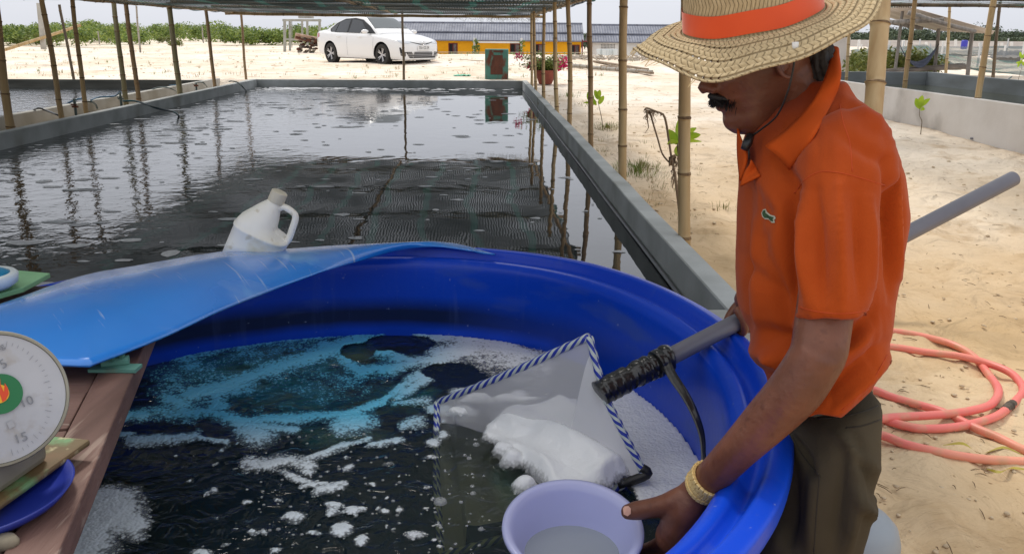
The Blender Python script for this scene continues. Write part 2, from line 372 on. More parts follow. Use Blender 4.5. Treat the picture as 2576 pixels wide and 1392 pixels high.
m = MB(); m.poly([uv(PU0+WT+.0, PV0+WT, wz), uv(PU1-WT, PV0+WT, wz), uv(PU1-WT, PV1-WT, wz), uv(PU0+WT, PV1-WT, wz)])
tag(m.build('pool_water', pool_water), kind='structure')
m = MB(); m.poly([uv(LU0+WT, PV0+WT, wz), uv(LU1-WT, PV0+WT, wz), uv(LU1-WT, LV1-WT, wz), uv(LU0+WT, LV1-WT, wz)])
tag(m.build('pool_water', water_mat('left_pool_water', None, .02, 2.4, 2.4, split=False)), kind='structure')
m = MB(); m.poly([uv(RU0+.1, RV0+.1, .46), uv(RU1-.1, RV0+.1, .46), uv(RU1-.1, RV1-.1, .46), uv(RU0+.1, RV1-.1, .46)])
tag(m.build('tank_water', water_mat('tank_water', None, .06, .5, .5, tint=(.05, .055, .03), split=False)), kind='structure')
# foam flecks drifting on the pool
foam_mat = M('foam', srgb(205, 208, 214), srgb(170, 174, 182), scale=60, rough=.7, bump=.8, bscale=120, bdist=.004, spec=.4)
fleck_mat = M('foam_fleck', srgb(225, 227, 232), srgb(190, 194, 202), scale=25, rough=.5, bump=.8, bscale=90, bdist=.004, alpha=.8)
rf = random.Random(3); m = MB()
def fleck(m, cu, cv, a, b_, z, n=9):
    ph = rf.random()*6; ring = []; ring2 = []
    for j in range(n):
        t = 2*math.pi*j/n; rr = 1 + .45*fbm(math.cos(t)*1.3+ph, math.sin(t)*1.3, ph, 3)
        ring.append(uv(cu+a*rr*math.cos(t), cv+b_*rr*math.sin(t), z)); ring2.append(uv(cu+.6*a*rr*math.cos(t), cv+.6*b_*rr*math.sin(t), z+.004))
    m.loft([ring, ring2], False); k = len(m.v)-n; m._f([tuple(range(k, k+n))])
for i in range(520):
    u = rf.uniform(PU0+.2, PU1-.25); v = 3.5 + 16.3*rf.random()**1.25
    s = rf.choice([.006, .008, .010, .014, .022]) * (1 + v*.13)
    if rf.random() < .35: u = PU0 + .2 + abs(rf.gauss(0, 1.3)); s *= 1.5
    if PU0+.15 < u < PU1-.15: fleck(m, u, v, s*rf.uniform(1, 2.6), s*rf.uniform(.6, 1.2), wz+.003)
for i in range(150):            # a scum line gathers by the far wall
    fleck(m, PU0+.4+abs(rf.gauss(0, 2.3)), PV1-WT-.12-abs(rf.gauss(0, .45)), rf.uniform(.02, .13), rf.uniform(.02, .05), wz+.003)
for cx_, cy_, a, b_ in [(470, 349, .12, .03), (395, 330, .08, .03), (865, 320, .18, .035), (755, 330, .10, .03), (220, 310, .15, .04), (330, 605, .07, .04), (60, 610, .12, .05), (310, 655, .05, .025), (485, 480, .06, .025), (130, 470, .08, .04), (905, 318, .10, .025), (590, 305, .16, .04), (150, 380, .14, .04), (255, 560, .06, .03)]:
    q = atz(cx_, cy_, wz); uu, vv = to_uv(q.x, q.y); fleck(m, uu, vv, a, b_, wz+.003, 16)
m = tag(m.build('foam_flecks', fleck_mat, smooth=True, recenter=False), kind='stuff')

# ---- debris and tufts on the sand
rg = random.Random(11)
dry = M('dry_grass', srgb(150, 138, 92), srgb(110, 112, 60), scale=4, rough=.9)
green_grass = M('green_grass', srgb(120, 138, 56), srgb(92, 112, 40), scale=4, rough=.8)
twig = M('twig', srgb(120, 98, 72), srgb(88, 70, 50), scale=9, rough=.9)
stone = M('clod', srgb(206, 186, 156), srgb(172, 150, 122), scale=14, rough=.95, bump=.6, bscale=50)
def tuft(m, p, r, h, n):
    for _ in range(n):
        a = rg.uniform(0, 6.3); q = p + Vector((math.cos(a), math.sin(a), 0))*r*rg.random(); q.z = ground_z(q.x, q.y) - .005
        d = Vector((math.cos(a), math.sin(a), 0)); t = h*rg.uniform(.4, 1); w = d.cross(Vector((0, 0, 1)))*h*.035
        k = len(m.v); lean = rg.uniform(.2, 1.1)
        m.v += [q-w, q+w, q+d*t*lean*.45+Vector((0, 0, t*.75))+w*.7, q+d*t*lean*.45+Vector((0, 0, t*.75))-w*.7, q+d*t*lean+Vector((0, 0, t))]
        m._f([(k, k+1, k+2, k+3), (k+3, k+2, k+4)])
m1, m2, m3, m4 = MB(), MB(), MB(), MB()
def free(p):
    u, v = to_uv(p.x, p.y)
    return not ((LU0 < u < PU1 and PV0 < v < PV1) or (RU0 < u < RU1 and RV0 < v < RV1))
for i in range(380):
    x = rg.uniform(-40, 1600); y = rg.uniform(118, 199); p = hit(x, y)
    if free(p): tuft(rg.choice([m1, m1, m2]), p, rg.uniform(.04, .2), rg.uniform(.04, .13), 10)
for i in range(160):
    x = rg.uniform(1350, 1760); y = rg.uniform(205, 560); p = hit(x, y)
    if free(p): tuft(m1, p, .08, rg.uniform(.02, .06), 8)
for (x, y, r, h, n, mm) in [(1600, 432, .3, .07, 260, m2), (1610, 425, .25, .09, 120, m1), (1530, 322, .3, .08, 160, m1), (1525, 320, .25, .07, 80, m2), (1640, 450, .2, .06, 60, m1),
                            (1430, 240, .3, .1, 60, m2), (1360, 262, .2, .08, 40, m1), (1820, 520, .12, .07, 30, m1), (1885, 212, .15, .05, 60, m2), (1490, 262, .4, .1, 60, m1)]:
    tuft(mm, hit(x, y), r, h, n)
for i in range(420):
    x = rg.uniform(1340, 2600); y = 130 + 1270*rg.random()**1.2 if x > 2150 else rg.uniform(160, 600)
    p = hit(x, y)
    if not free(p): continue
    p.z = ground_z(p.x, p.y) + .004; a = rg.uniform(0, 6.3); L = rg.uniform(.012, .05)*(1+.08*p.y); d = Vector((math.cos(a), math.sin(a), rg.uniform(-.05, .15)))*L
    m3.tube([p, p+d*.5+Vector((0, 0, .004)), p+d], [.0012, .0018, .001], 4)
for i in range(700):
    if i % 3 == 0: x = rg.uniform(2150, 2590); y = rg.uniform(400, 1392)
    elif i % 3 == 1: x = rg.uniform(1350, 1800); y = rg.uniform(200, 590)
    else: x = rg.uniform(0, 1400); y = rg.uniform(95, 199)
    p = hit(x, y)
    if not free(p): continue
    r = rg.uniform(.003, .008)*(1+.16*p.y); p.z = ground_z(p.x, p.y)
    ph = rg.random()*9
    m4.loft([[p + Vector((math.cos(t)*k*r*(1+.3*math.sin(3*t+ph)), math.sin(t)*k*r*(1+.25*math.cos(2*t+ph)), z*r)) for t in [j*1.0472 for j in range(6)]] for k, z in ((1, -.1), (.9, .3), (.4, .55))])
tag(m1.build('dry_grass', dry, recenter=False), kind='stuff'); tag(m2.build('green_grass', green_grass, recenter=False), kind='stuff')
tag(m3.build('twigs', twig, recenter=False), kind='stuff'); tag(m4.build('sand_clods', stone, recenter=False, smooth=True), kind='stuff')
# driftwood and broken coral on the far dune, left and right
m = MB(); 
for i in range(420):
    p = hit(rg.uniform(600, 800) if i % 2 else rg.uniform(1400, 1640), rg.uniform(88, 108) if i % 2 else rg.uniform(140, 152)); p.z = ground_z(p.x, p.y)+.02
    a = rg.uniform(0, 6.3); L = rg.uniform(.08, .35); m.tube([p, p+Vector((math.cos(a)*L, math.sin(a)*L, rg.uniform(0, .12)))], [.025, .012], 4)
tag(m.build('driftwood_litter', M('driftwood', srgb(190, 180, 168), srgb(140, 128, 112), scale=6), recenter=False), kind='stuff')

# ---- foliage helpers
def leaf_cloud(m, c, rad, n, size, seed=0, flat=.6, clump=7):
    r_ = random.Random(seed); c = Vector(c); cl = []
    for _ in range(clump):
        a = r_.uniform(0, 6.28); q = math.sqrt(r_.random()); cl.append((Vector((math.cos(a)*q*rad[0]*.75, math.sin(a)*q*rad[1]*.75, r_.uniform(-.35, .55)*rad[2])), r_.uniform(.3, .55)))
    for _ in range(n):
        o_, k_ = r_.choice(cl); d = Vector((r_.gauss(0, 1), r_.gauss(0, 1), r_.gauss(0, 1))).normalized()*(r_.random()**.4)*k_
        p = c + o_ + Vector((d.x*rad[0], d.y*rad[1], d.z*rad[2])); s = size*r_.uniform(.6, 1.4)
        nrm = (d + Vector((r_.gauss(0, .5), r_.gauss(0, .5), .5+r_.gauss(0, .4)))).normalized(); t = nrm.orthogonal().normalized(); t = Matrix.Rotation(r_.uniform(0, 6.28), 3, nrm) @ t; w = nrm.cross(t)
        m.mat(r_.randint(0, 2)); k = len(m.v); m.v += [p-t*s, p+w*s*.45, p+t*s, p-w*s*.45]; m._f([(k, k+1, k+2, k+3)])
    m.mat(0)
leafA = [M('leaf_a', (.17, .25, .045), (.21, .29, .06), scale=3, rough=.55, trans=.3), M('leaf_b', (.24, .31, .06), (.28, .34, .07), scale=3, rough=.55, trans=.3), M('leaf_c', (.09, .15, .03), (.12, .18, .04), scale=3, rough=.6, trans=.2)]
leafY = [M('leaf_y1', (.14, .17, .035), (.18, .20, .045), scale=3, rough=.5, trans=.3), M('leaf_y2', (.11, .15, .03), (.15, .18, .04), scale=3, rough=.5, trans=.3), M('leaf_y3', (.19, .21, .05), (.22, .24, .05), scale=3, rough=.5, trans=.3)]
leafD = [M('leaf_d1', (.045, .07, .035), (.06, .09, .045), scale=3, rough=.7), M('leaf_d2', (.07, .10, .05), (.085, .115, .055), scale=3, rough=.7), M('leaf_d3', (.03, .048, .028), (.04, .062, .034), scale=3, rough=.7)]
m = MB()                         # the belt of scrub behind the dunes, left
for i in range(62):
    x = -120 + i*16.5 + rg.uniform(-6, 6); Yd = rg.uniform(52, 74)
    if x < 260: Yd = rg.uniform(44, 66)
    top = 58 + 14*math.sin(x*.021) * .4 + rg.uniform(-5, 7) + (6 if x > 560 else 0)
    q = atY(x, 90, Yd); gz = ground_z(q.x, q.y, False); hgt = atY(x, top, Yd).z - gz
    leaf_cloud(m, (q.x, q.y, gz+hgt*.45), (rg.uniform(1.0, 1.7), 1.2, hgt*.62), 900, .085, i, clump=9)
tag(m.build('scrub_thicket', leafA, recenter=False), kind='stuff')
m = MB()
for i in range(22):
    x = rg.choice([rg.uniform(-60, 290), rg.uniform(20, 240), rg.uniform(380, 460), rg.uniform(640, 800)]); q = hit(x, rg.uniform(98, 116)); hh = rg.uniform(.35, .9)
    leaf_cloud(m, (q.x, q.y, q.z+hh*.4), (hh*1.1, hh*.8, hh*.6), 330, .06, 100+i, clump=6)
tag(m.build('low_scrub', leafY, recenter=False), kind='stuff')
m = MB()                         # the wood beyond the net houses, right
for i in range(95):
    x = 2080 + i*6.4 + rg.uniform(-5, 5); Yd = rg.uniform(135, 190); top = 74 + 6*math.sin(x*.03) + rg.uniform(-5, 5)
    if 2300 < x < 2340 or 2440 < x < 2500: top -= 6
    q = atY(x, 95, Yd); zt = atY(x, top, Yd).z; zb = atY(x, 112, Yd).z; hh = zt - zb
    leaf_cloud(m, (q.x, q.y, zb+hh*.42), (rg.uniform(2, 4), 3, hh*.62), 520, .24, 300+i, clump=8)
tag(m.build('distant_wood', leafD, recenter=False), kind='stuff')
m = MB()                         # hill and trees behind the houses
for i in range(26):
    x = 1495 + rg.uniform(-45, 45) if i < 12 else rg.uniform(1650, 2100); Yd = rg.uniform(150, 200); top = 78 + abs(x-1500)*.25*(i < 12) if i < 12 else rg.uniform(76, 92)
    q = atY(x, 95, Yd); zt = atY(x, top, Yd).z; hh = zt + 1.5; leaf_cloud(m, (q.x, q.y, -1.5+hh*.45), (3, 3, hh*.55), 400, .3, 500+i)
tag(m.build('trees_behind_houses', leafD, recenter=False), kind='stuff')
# ================================================================== CANOPY AND BAMBOO
bam = [M('bamboo_%d' % i, a, b, scale=5, rough=.5, bump=.25, bscale=30, bdist=.003, stretch=(3, 3, .35), c3=c, s3=4, p3=(.55, .75), coat=0) for i, (a, b, c) in enumerate([
    (srgb(176, 150, 108), srgb(150, 120, 80), srgb(96, 70, 44)), (srgb(150, 124, 88), srgb(120, 92, 62), srgb(80, 58, 40)), (srgb(192, 168, 126), srgb(168, 138, 94), srgb(118, 88, 54)),
    (srgb(132, 126, 92), srgb(110, 98, 70), srgb(70, 62, 46)), (srgb(112, 96, 74), srgb(86, 70, 52), srgb(50, 42, 34)), (srgb(160, 154, 144), srgb(130, 122, 110), srgb(90, 84, 76))])]
bam_node = M('bamboo_node', srgb(138, 112, 78), srgb(84, 62, 42), scale=38, rough=.7)
def bamboo_mb(p0, p1, r, seed=0, n=10, bow=.01, taper=.12, stub=True, node_mat=1):
    m = MB(); r_ = random.Random(seed); p0 = Vector(p0); p1 = Vector(p1); L = (p1-p0).length; d = (p1-p0)/L
    s1 = d.orthogonal().normalized(); s2 = d.cross(s1); A = r_.uniform(-bow, bow)*L; B = r_.uniform(-bow, bow)*L; kk_ = [r_.uniform(-.0035, .0035) for _ in range(40)]
    def pt(s): t = s/L; return p0 + d*s + (s1*A + s2*B)*math.sin(math.pi*t) + s1*(.004*math.sin(s*5+seed) + kk_[int(s/.32) % 40]*(1-abs((s/.32) % 1 - .5)*2)) + s2*kk_[(int(s/.41)+7) % 40]*(1-abs((s/.41) % 1 - .5)*2)
    st = []; s = r_.uniform(.05, .3); nodes = []
    while s < L - .03: nodes.append(s); s += r_.uniform(.20, .42)
    st = [(0, 1, 0)]
    for a in nodes: st += [(a-.022, 1.0, 0), (a-.008, 1.05, 0), (a-.003, 1.13, 1), (a+.003, 1.13, 1), (a+.007, .97, 1), (a+.03, 1.0, 0), (a+.12, .965, 0)]
    st = sorted([q for q in st if 0 <= q[0] < L-.002]) + [(L, 1, 0)]
    rings = []; u = s1
    for a, k, _ in st:
        rr = r*k*(1-taper*a/L); c = pt(a); jj = r_.uniform(-.25, .25)
        if k > 1.1: m_kind = 1
        rings.append([c + (s1*math.cos(t)+s2*math.sin(t))*rr + (d*.006*math.sin(t+jj) if k > 1.1 else Vector()) for t in [2*math.pi*j/n for j in range(n)]])
    m.loft(rings)
    k = 0
    for i in range(len(rings)-1):
        nm = 1 if (st[i][2] and st[i+1][2]) else 0
        for j in range(n): m.m[k] = nm; k += 1
    return m
def bamboo(p0, p1, r, seed, mat, label, parent=None, name='bamboo_post', group=None, cat='post', n=10, bow=.008, taper=.12):
    o = bamboo_mb(p0, p1, r, seed, n, bow, taper).build(name, [bam[mat], bam_node], parent=parent, auto=50)
    if parent is None: tag(o, label, cat, group)
    return o
def post_px(xt, yt, xf, yf, w, mat, label, seed, z=.4, Yt=None, ztop=1.9, zfoot=None, group=None):
    f = atz(xf, yf, z); t = atY(xt, yt, Yt or f.y); d = (t-f); f0 = f + d*(((zfoot if zfoot is not None else .05)-f.z)/d.z); t0 = f + d*((ztop-f.z)/d.z)
    c = (f - Vector((0, 0, H))).dot(ray(1288, 696)); r = w*c/F/2
    return bamboo(f0, t0, r*1.02, seed, mat, label, group=group)
GL = 'bamboo poles leaning between the two pool walls on the left'
post_px(-12, 0, 28, 319, 21, 0, 'thick bamboo pole at the left picture edge, the nearest of the leaning left-hand row', 1, group=GL)
post_px(105, 0, 154, 292, 14, 0, 'brown bamboo pole second from the left, standing by the black looped hose', 2, group=GL)
post_px(183, 4, 218, 279, 12, 0, 'bamboo pole standing by the rusty tap of the channel, third from the left', 3, group=GL)
post_px(285, 3, 317, 251, 13, 3, 'greenish bamboo pole beside the upright blue hose, left of a redder split pole', 4, group=GL)
post_px(316, 12, 349, 252, 12, 1, 'reddish split bamboo pole close to the right of the greenish pole', 5, group=GL)
post_px(425, 18, 452, 232, 14, 3, 'olive brown bamboo pole under the sagging net corner, left of the scrub gap', 6, group=GL)
post_px(518, 25, 540, 214, 9, 1, 'slim bamboo pole standing by the grey tap near the far left corner of the pool', 7, group=GL)
post_px(607, 30, 620, 197, 6.5, 1, 'thin bamboo pole farthest in the left row, just outside the far left pool corner', 8, group=GL)
post_px(148, 5, 186, 199, 7.5, 4, 'thin dark bamboo pole slanting behind the far wall of the left pool', 9, ztop=1.95)
post_px(1012, 41, 1016, 198, 6.5, 4, 'thin dark stick standing alone in front of the white car', 10)
GR = 'bamboo poles in a row along the right pool wall'
post_px(1337, 34, 1338, 212, 7, 2, 'slim pale bamboo pole farthest in the right-hand row, at the pool corner', 11, group=GR)
post_px(1343, 41, 1348, 225, 7.7, 0, 'slim bamboo pole touching the farthest one, left edge of the flower pot', 12, group=GR)
post_px(1369, 34, 1368, 243, 9, 0, 'bamboo pole standing in front of the flower pot middle', 13, group=GR)
post_px(1396, 26, 1402, 276, 11, 2, 'pale bamboo pole just right of the flower pot', 14, group=GR)
post_px(1428, 5, 1431, 301, 12.4, 0, 'bamboo pole in front of the right end of the yellow house', 15, group=GR)
post_px(1483, 0, 1487, 354, 13.5, 1, 'dark blotched bamboo pole in front of the two-leaved sapling', 16, group=GR)
post_px(1570, 0, 1567, 430, 22, 2, 'stout straight bamboo pole left of the straw hat', 17, ztop=1.95, group=GR)
post_px(1728, 200, 1723, 590, 32, 2, 'thick bamboo pole nearest on the right wall, rising behind the hat brim', 18, ztop=1.95, group=GR)
# right-hand posts
def post3(xt, yt, xf, yf, w, c, mat, label, seed, n=12, ctop=None, ext=.5, dig=.15, **k):
    f = at(xf, yf, c); t = at(xt, yt, ctop or c); d = (t-f).normalized()
    return bamboo(f - d*dig, t + d*ext, w*c/F/2, seed, mat, label, n=n, **k)
post3(2226, -60, 2192, 380, 50, 4.5, 2, 'thickest bamboo post, big knuckled joint, right behind the shoulder of the man', 19, dig=1.2, n=18)
def post_g(xt, yt, xf, yf, w, mat, label, seed, ext=.3, **k):
    f = hit(xf, yf); c = (f - Vector((0, 0, H))).dot(ray(1288, 696)); t = atY(xt, yt, f.y); d = (t-f).normalized()
    return bamboo(f - d*.2, t + d*ext, w*c/F/2, seed, mat, label, **k)
post_g(2302, 0, 2267, 298, 12, 0, 'bamboo pole leaning left of the small sapling by the whitewashed tank', 20)
post_g(2501, 0, 2446, 347, 16, 2, 'long slanting yellow bamboo pole right of the small sapling', 21)
def post_v(xt, yt, xf, yf, w, Y, mat, label, seed, ext=.05, dig=.5, mt=None):
    f = atY(xf, yf, Y); t = atY(xt, yt, Y); c = (f - Vector((0, 0, H))).dot(ray(1288, 696)); d = (t-f).normalized()
    return bamboo(f - d*dig, t + d*ext, w*c/F/2, seed, mat, label)
post_v(2389, 22, 2378, 181, 7.5, 18.6, 2, 'thin bamboo pole behind the right tank, under the right net edge', 22)
post_v(2515, 11, 2499, 193, 8.5, 17.5, 4, 'dark thin bamboo pole at the far side of the right tank near the picture edge', 23)
post_v(2138, 60, 2132, 160, 8, 17.0, 2, 'short bamboo pole beside the yellow flag behind the man\'s neck', 24)
post_v(343, 19, 352, 119, 5, 34, 5, 'weathered grey pole standing alone before the scrub', 25, dig=.2)
post_v(346*.2579*4.02, 72, 346*.2579*4.05, 96, 3.0, 48, 5, 'short pale stake left of the weathered grey pole', 26) if False else None
for xx, yt, yb, Y, lab in [(345+0, 0, 0, 0, None), (508, 66, 98, 45, 'short pale stake in the dune grass behind the far left pool'), (246, 78, 101, 42, 'short whitish peg before the scrub on the left')]:
    if lab: post_v(xx, yt, xx+3, yb, 3.2, Y, 5, lab, 30+xx, ext=0, dig=.2)
cross = thing('bamboo_crossbar', 'pale green bamboo pole tied across a leaning concrete post at far left', 'crossbar', tuple(hit(110, 118)))
bamboo(atY(8, 126, 26), atY(203, 63, 27), .05, 41, 2, '', parent=cross, name='crossbar')
m = MB(); q0 = atY(110, 122, 26.6); q1 = atY(99, 8, 26.6); m.beam(q0 - (q1-q0)*.02, q1, .12, .12); m.build('upright', concrete_pale, parent=cross)

# ---- shade net roof: a dark knitted net over bamboo beams
def net_mat(name, dark, teal, openness, su=150, alongv=True):
    m = bpy.data.materials.new(name); m.use_nodes = True; n = m.node_tree.nodes; l = m.node_tree.links; b = n["Principled BSDF"]; b.inputs['Roughness'].default_value = .7
    t = n.new("ShaderNodeTexCoord"); mpn = n.new("ShaderNodeMapping"); mpn.inputs['Rotation'].default_value = (0, 0, -TA); l.new(t.outputs['Object'], mpn.inputs[0])
    w = n.new("ShaderNodeTexWave"); w.wave_type = 'BANDS'; w.bands_direction = 'X'; w.inputs['Scale'].default_value = su/20; w.inputs['Distortion'].default_value = 7; w.inputs['Detail'].default_value = 4; w.inputs['Detail Scale'].default_value = .4
    l.new(mpn.outputs[0], w.inputs['Vector'])
    nzz = n.new("ShaderNodeTexNoise"); nzz.inputs['Scale'].default_value = .7; nzz.inputs['Detail'].default_value = 4; l.new(t.outputs['Object'], nzz.inputs['Vector'])
    # openness varies where the net is doubled or stretched
    a = n.new("ShaderNodeMapRange"); a.inputs[1].default_value = .35; a.inputs[2].default_value = .65; a.inputs[3].default_value = openness*.35; a.inputs[4].default_value = openness*1.65; l.new(nzz.outputs['Fac'], a.inputs[0])
    p = n.new("ShaderNodeMath"); p.operation = 'POWER'; l.new(w.outputs['Fac'], p.inputs[0]); p.inputs[1].default_value = .8
    q = n.new("ShaderNodeMath"); q.operation = 'MULTIPLY'; q.use_clamp = True; l.new(p.outputs[0], q.inputs[0]); l.new(a.outputs[0], q.inputs[1])
    w2 = n.new("ShaderNodeTexWave"); w2.bands_direction = 'X'; w2.inputs['Scale'].default_value = .42; w2.inputs['Distortion'].default_value = 5; w2.inputs['Detail'].default_value = 2; w2.inputs['Detail Scale'].default_value = .6; l.new(mpn.outputs[0], w2.inputs['Vector'])
    cr2 = n.new("ShaderNodeValToRGB"); l.new(w2.outputs['Fac'], cr2.inputs[0]); cr2.color_ramp.elements[0].position = .93; cr2.color_ramp.elements[1].position = .965
    cr2.color_ramp.elements[0].color = (*dark, 1); cr2.color_ramp.elements[1].color = (*teal, 1); l.new(cr2.outputs[0], b.inputs['Base Color'])
    tp = n.new("ShaderNodeBsdfTransparent"); ms = n.new("ShaderNodeMixShader"); l.new(q.outputs[0], ms.inputs[0]); l.new(b.outputs[0], ms.inputs[1]); l.new(tp.outputs[0], ms.inputs[2])
    trl = n.new("ShaderNodeBsdfTranslucent"); l.new(cr2.outputs[0], trl.inputs[0]); m2 = n.new("ShaderNodeMixShader"); m2.inputs[0].default_value = .3; l.new(b.outputs[0], m2.inputs[1]); l.new(trl.outputs[0], m2.inputs[2]); l.new(m2.outputs[0], ms.inputs[1])
    l.new(ms.outputs[0], n["Material Output"].inputs[0]); return m
net_dark = net_mat('shade_net', (.015, .027, .027), (.02, .11, .09), .25)
def canopy(name, label, u0, u1, v0, v1, z, seed, nu, nv, sag=.05, skirt=.10, edges=('v1',), net_dark=net_dark):
    t = thing(name, label, 'shade net', tuple(uv((u0+u1)/2, (v0+v1)/2, z)))
    def fz(a, b):
        u = u0+(u1-u0)*a; v = v0+(v1-v0)*b
        s = -sag*(.5-.5*math.cos(v*2*math.pi/2.45))*(.6+.8*noise.noise((u*.6, v*.2, seed))) + .02*fbm(u*1.6, v*1.6, seed, 3)
        return uv(u, v, z + s)
    m = MB(); m.grid(fz, nu, nv)
    def sk(u, v, k):              # hanging, ragged hem
        h = skirt*(.45+.9*abs(noise.noise((u*.9+v*.9, seed, 1)))) ; return uv(u, v, z + .01*fbm(u, v, seed, 2) - h*k)
    if 'v1' in edges: m.grid(lambda a, b: sk(u0+(u1-u0)*a, v1+.03*math.sin(a*90)*b, b), nu*3, 4)
    if 'u1' in edges: m.grid(lambda a, b: sk(u1+.03*math.sin(a*110)*b, v0+(v1-v0)*a, b), nv, 4)
    if 'u0' in edges: m.grid(lambda a, b: sk(u0, v0+(v1-v0)*a, b), nv, 4)
    m.build('net_sheet', net_dark, parent=t, smooth=True)
    return t
c1 = canopy('shade_net_roof', 'dark green shade net roof on bamboo beams spanning the central pool', -5.3, 1.28, 1.8, 19.45, 1.86, 1, 40, 150, sag=.055, edges=('v1', 'u1', 'u0'), skirt=.085)
c2 = canopy('shade_net_roof', 'shade net strip over the left pool with its edge along the top left of the photo', -15.0, -5.32, 1.8, 12.0, 1.90, 2, 30, 70, sag=.04, edges=('v1',), skirt=.03)
c3 = canopy('shade_net_roof', 'dark shade net roof over the right-hand tank, seen along the top right', 3.6, 13.0, 3.6, 15.4, 1.98, 3, 30, 70, sag=.05, edges=('v1', 'u0'), skirt=.07, net_dark=net_mat('thin_shade_net', (.03, .045, .043), (.03, .16, .13), 1.1))
rb = random.Random(5)
for i, v in enumerate(np.arange(1.9, 19.6, 2.4)):
    zz = 1.93 + rb.uniform(-.015, .02)
    bamboo(uv(-5.5, v+rb.uniform(-.1, .1), zz), uv(1.4, v+rb.uniform(-.1, .1), zz-.02), .030, 60+i, rb.choice([1, 4, 0]), '', parent=c1, name='beam', bow=.004)
for i, u in enumerate([1.22, -1.8, -5.28]):
    bamboo(uv(u, 1.7, 1.86), uv(u, 19.6, 1.84), .032, 80+i, 0, '', parent=c1, name='beam', bow=.001)
bamboo(uv(-5.45, 19.42, 1.80), uv(1.4, 19.4, 1.785), .034, 88, 0, '', parent=c1, name='beam', bow=.003)
bamboo(uv(-15, 11.95, 1.90), uv(-5.1, 11.9, 1.855), .045, 90, 0, '', parent=c2, name='beam', bow=.003)
bamboo(uv(-15, 7, 1.87), uv(-5.1, 7, 1.87), .04, 91, 0, '', parent=c2, name='beam', bow=.003)
for i, v in enumerate([4.0, 6.8, 9.6, 12.4, 15.2]):
    bamboo(uv(3.5, v, 1.95), uv(13.0, v, 1.95), .035, 92+i, 4, '', parent=c3, name='beam', bow=.003)
# dry palm fringe poking from the net edge above the right posts
m = MB()
for i in range(160):
    b0 = uv(rb.choice([rb.uniform(.2, 1.3), rb.uniform(-.5, 1.3)]), 19.45, 1.80); b0.z -= rb.uniform(0, .04); m.tube([b0, b0+Vector((rb.uniform(-.06, .06), 0, -.05)), b0+Vector((rb.uniform(-.12, .12), 0, -rb.uniform(.05, .16)))], [.003, .002, .001], 3)
m.build('palm_fringe', dry, parent=c1)['kind'] = 'stuff'
# ================================================================== HOSES AND TAPS AT THE LEFT CHANNEL
hose_blue = M('hose_blue', srgb(36, 96, 128), srgb(30, 78, 108), scale=9, rough=.35); hose_black = M('hose_black', (.012, .013, .014), rough=.4)
hose_grey = M('hose_grey', srgb(82, 96, 92), srgb(60, 72, 70), scale=9, rough=.4); hose_teal = M('hose_teal', srgb(28, 104, 110), srgb(16, 50, 58), scale=1.2, rough=.35, pos=(.45, .55))
rust = M('rust', srgb(108, 62, 44), srgb(76, 50, 40), scale=30, rough=.8)
def hose(pts, r, mat, label, n=24):
    m = MB(); m.tube(bez([atz(*p) for p in pts], n), r, 8); return tag(m.build('hose', mat, smooth=True), label, 'hose')
hose([(83, 277, .40), (97, 272, .46), (112, 276, .43), (150, 291, .40), (156, 294, .30)], .012, hose_black, 'black hose looped over the pale channel wall beside the second bamboo pole')
hose([(160, 266, .36), (176, 257, .43), (193, 250, .47), (208, 248, .47)], .014, hose_blue, 'short bent blue hose on top of the rusty tap')
hose([(229, 252, .43), (246, 245, .44), (272, 243, .44), (290, 241, .46), (302, 231, .56)], .013, hose_blue, 'blue hose lying along the pale wall and rising to the upright pipe')
hose([(309, 254, .50), (345, 255, .50), (394, 272, .43), (436, 281, .34), (451, 292, .22)], .013, hose_teal, 'teal and black hose hanging over the left pool wall into the dark water')
hose([(214, 256, .5), (229, 256, .5), (240, 263, .45), (245, 273, .39)], .014, hose_grey, 'grey-green hose arching down from the third bamboo pole')
hose([(380, 226, .40), (394, 221, .44), (414, 219, .46), (430, 223, .44), (446, 231, .36)], .012, hose_grey, 'dark hose arching over the channel just left of the olive brown pole')
hose([(426, 215, .45), (438, 214, .45), (449, 214, .45)], .010, hose_blue, 'small piece of blue hose behind the olive brown pole')
hose([(494, 211, .44), (498, 207, .48), (511, 208, .48), (521, 219, .37)], .013, hose_grey, 'short grey hose curling from the farther tap by the far left corner')
hose([(576, 205, .45), (584, 204, .46), (599, 208, .43), (612, 220, .34), (620, 229, .22)], .013, hose_grey, 'pale hose dropping into the pool beside the farthest left corner')
def tap(x0, y0, x1, y1, label, up=.5, col=rust):
    f = atz(x0, y0, .40); h_ = (y0-y1)/F*f.y; t = thing('water_tap', label, 'tap', tuple(f))
    m = MB(); m.tube([f - Vector((0, 0, .25)), f + Vector((0, 0, h_))], .018, 8); m.build('riser', hose_grey, parent=t, smooth=True)
    m = MB(); m.tube([f + Vector((-.03, -.02, h_*.45)), f + Vector((.05, -.02, h_*.45))], .014, 6); m.box(f + Vector((0, -.03, h_*.6)), (.07, .02, .015)); m.build('valve', col, parent=t)
tap(191, 284, 189, 249, 'rusty red valve tap standing in the channel by the third bamboo pole'); tap(305, 261, 303, 233, 'upright grey pipe tap beside the greenish bamboo pole', col=hose_grey); tap(494, 222, 496, 208, 'small dark tap in the channel near the slim far pole')

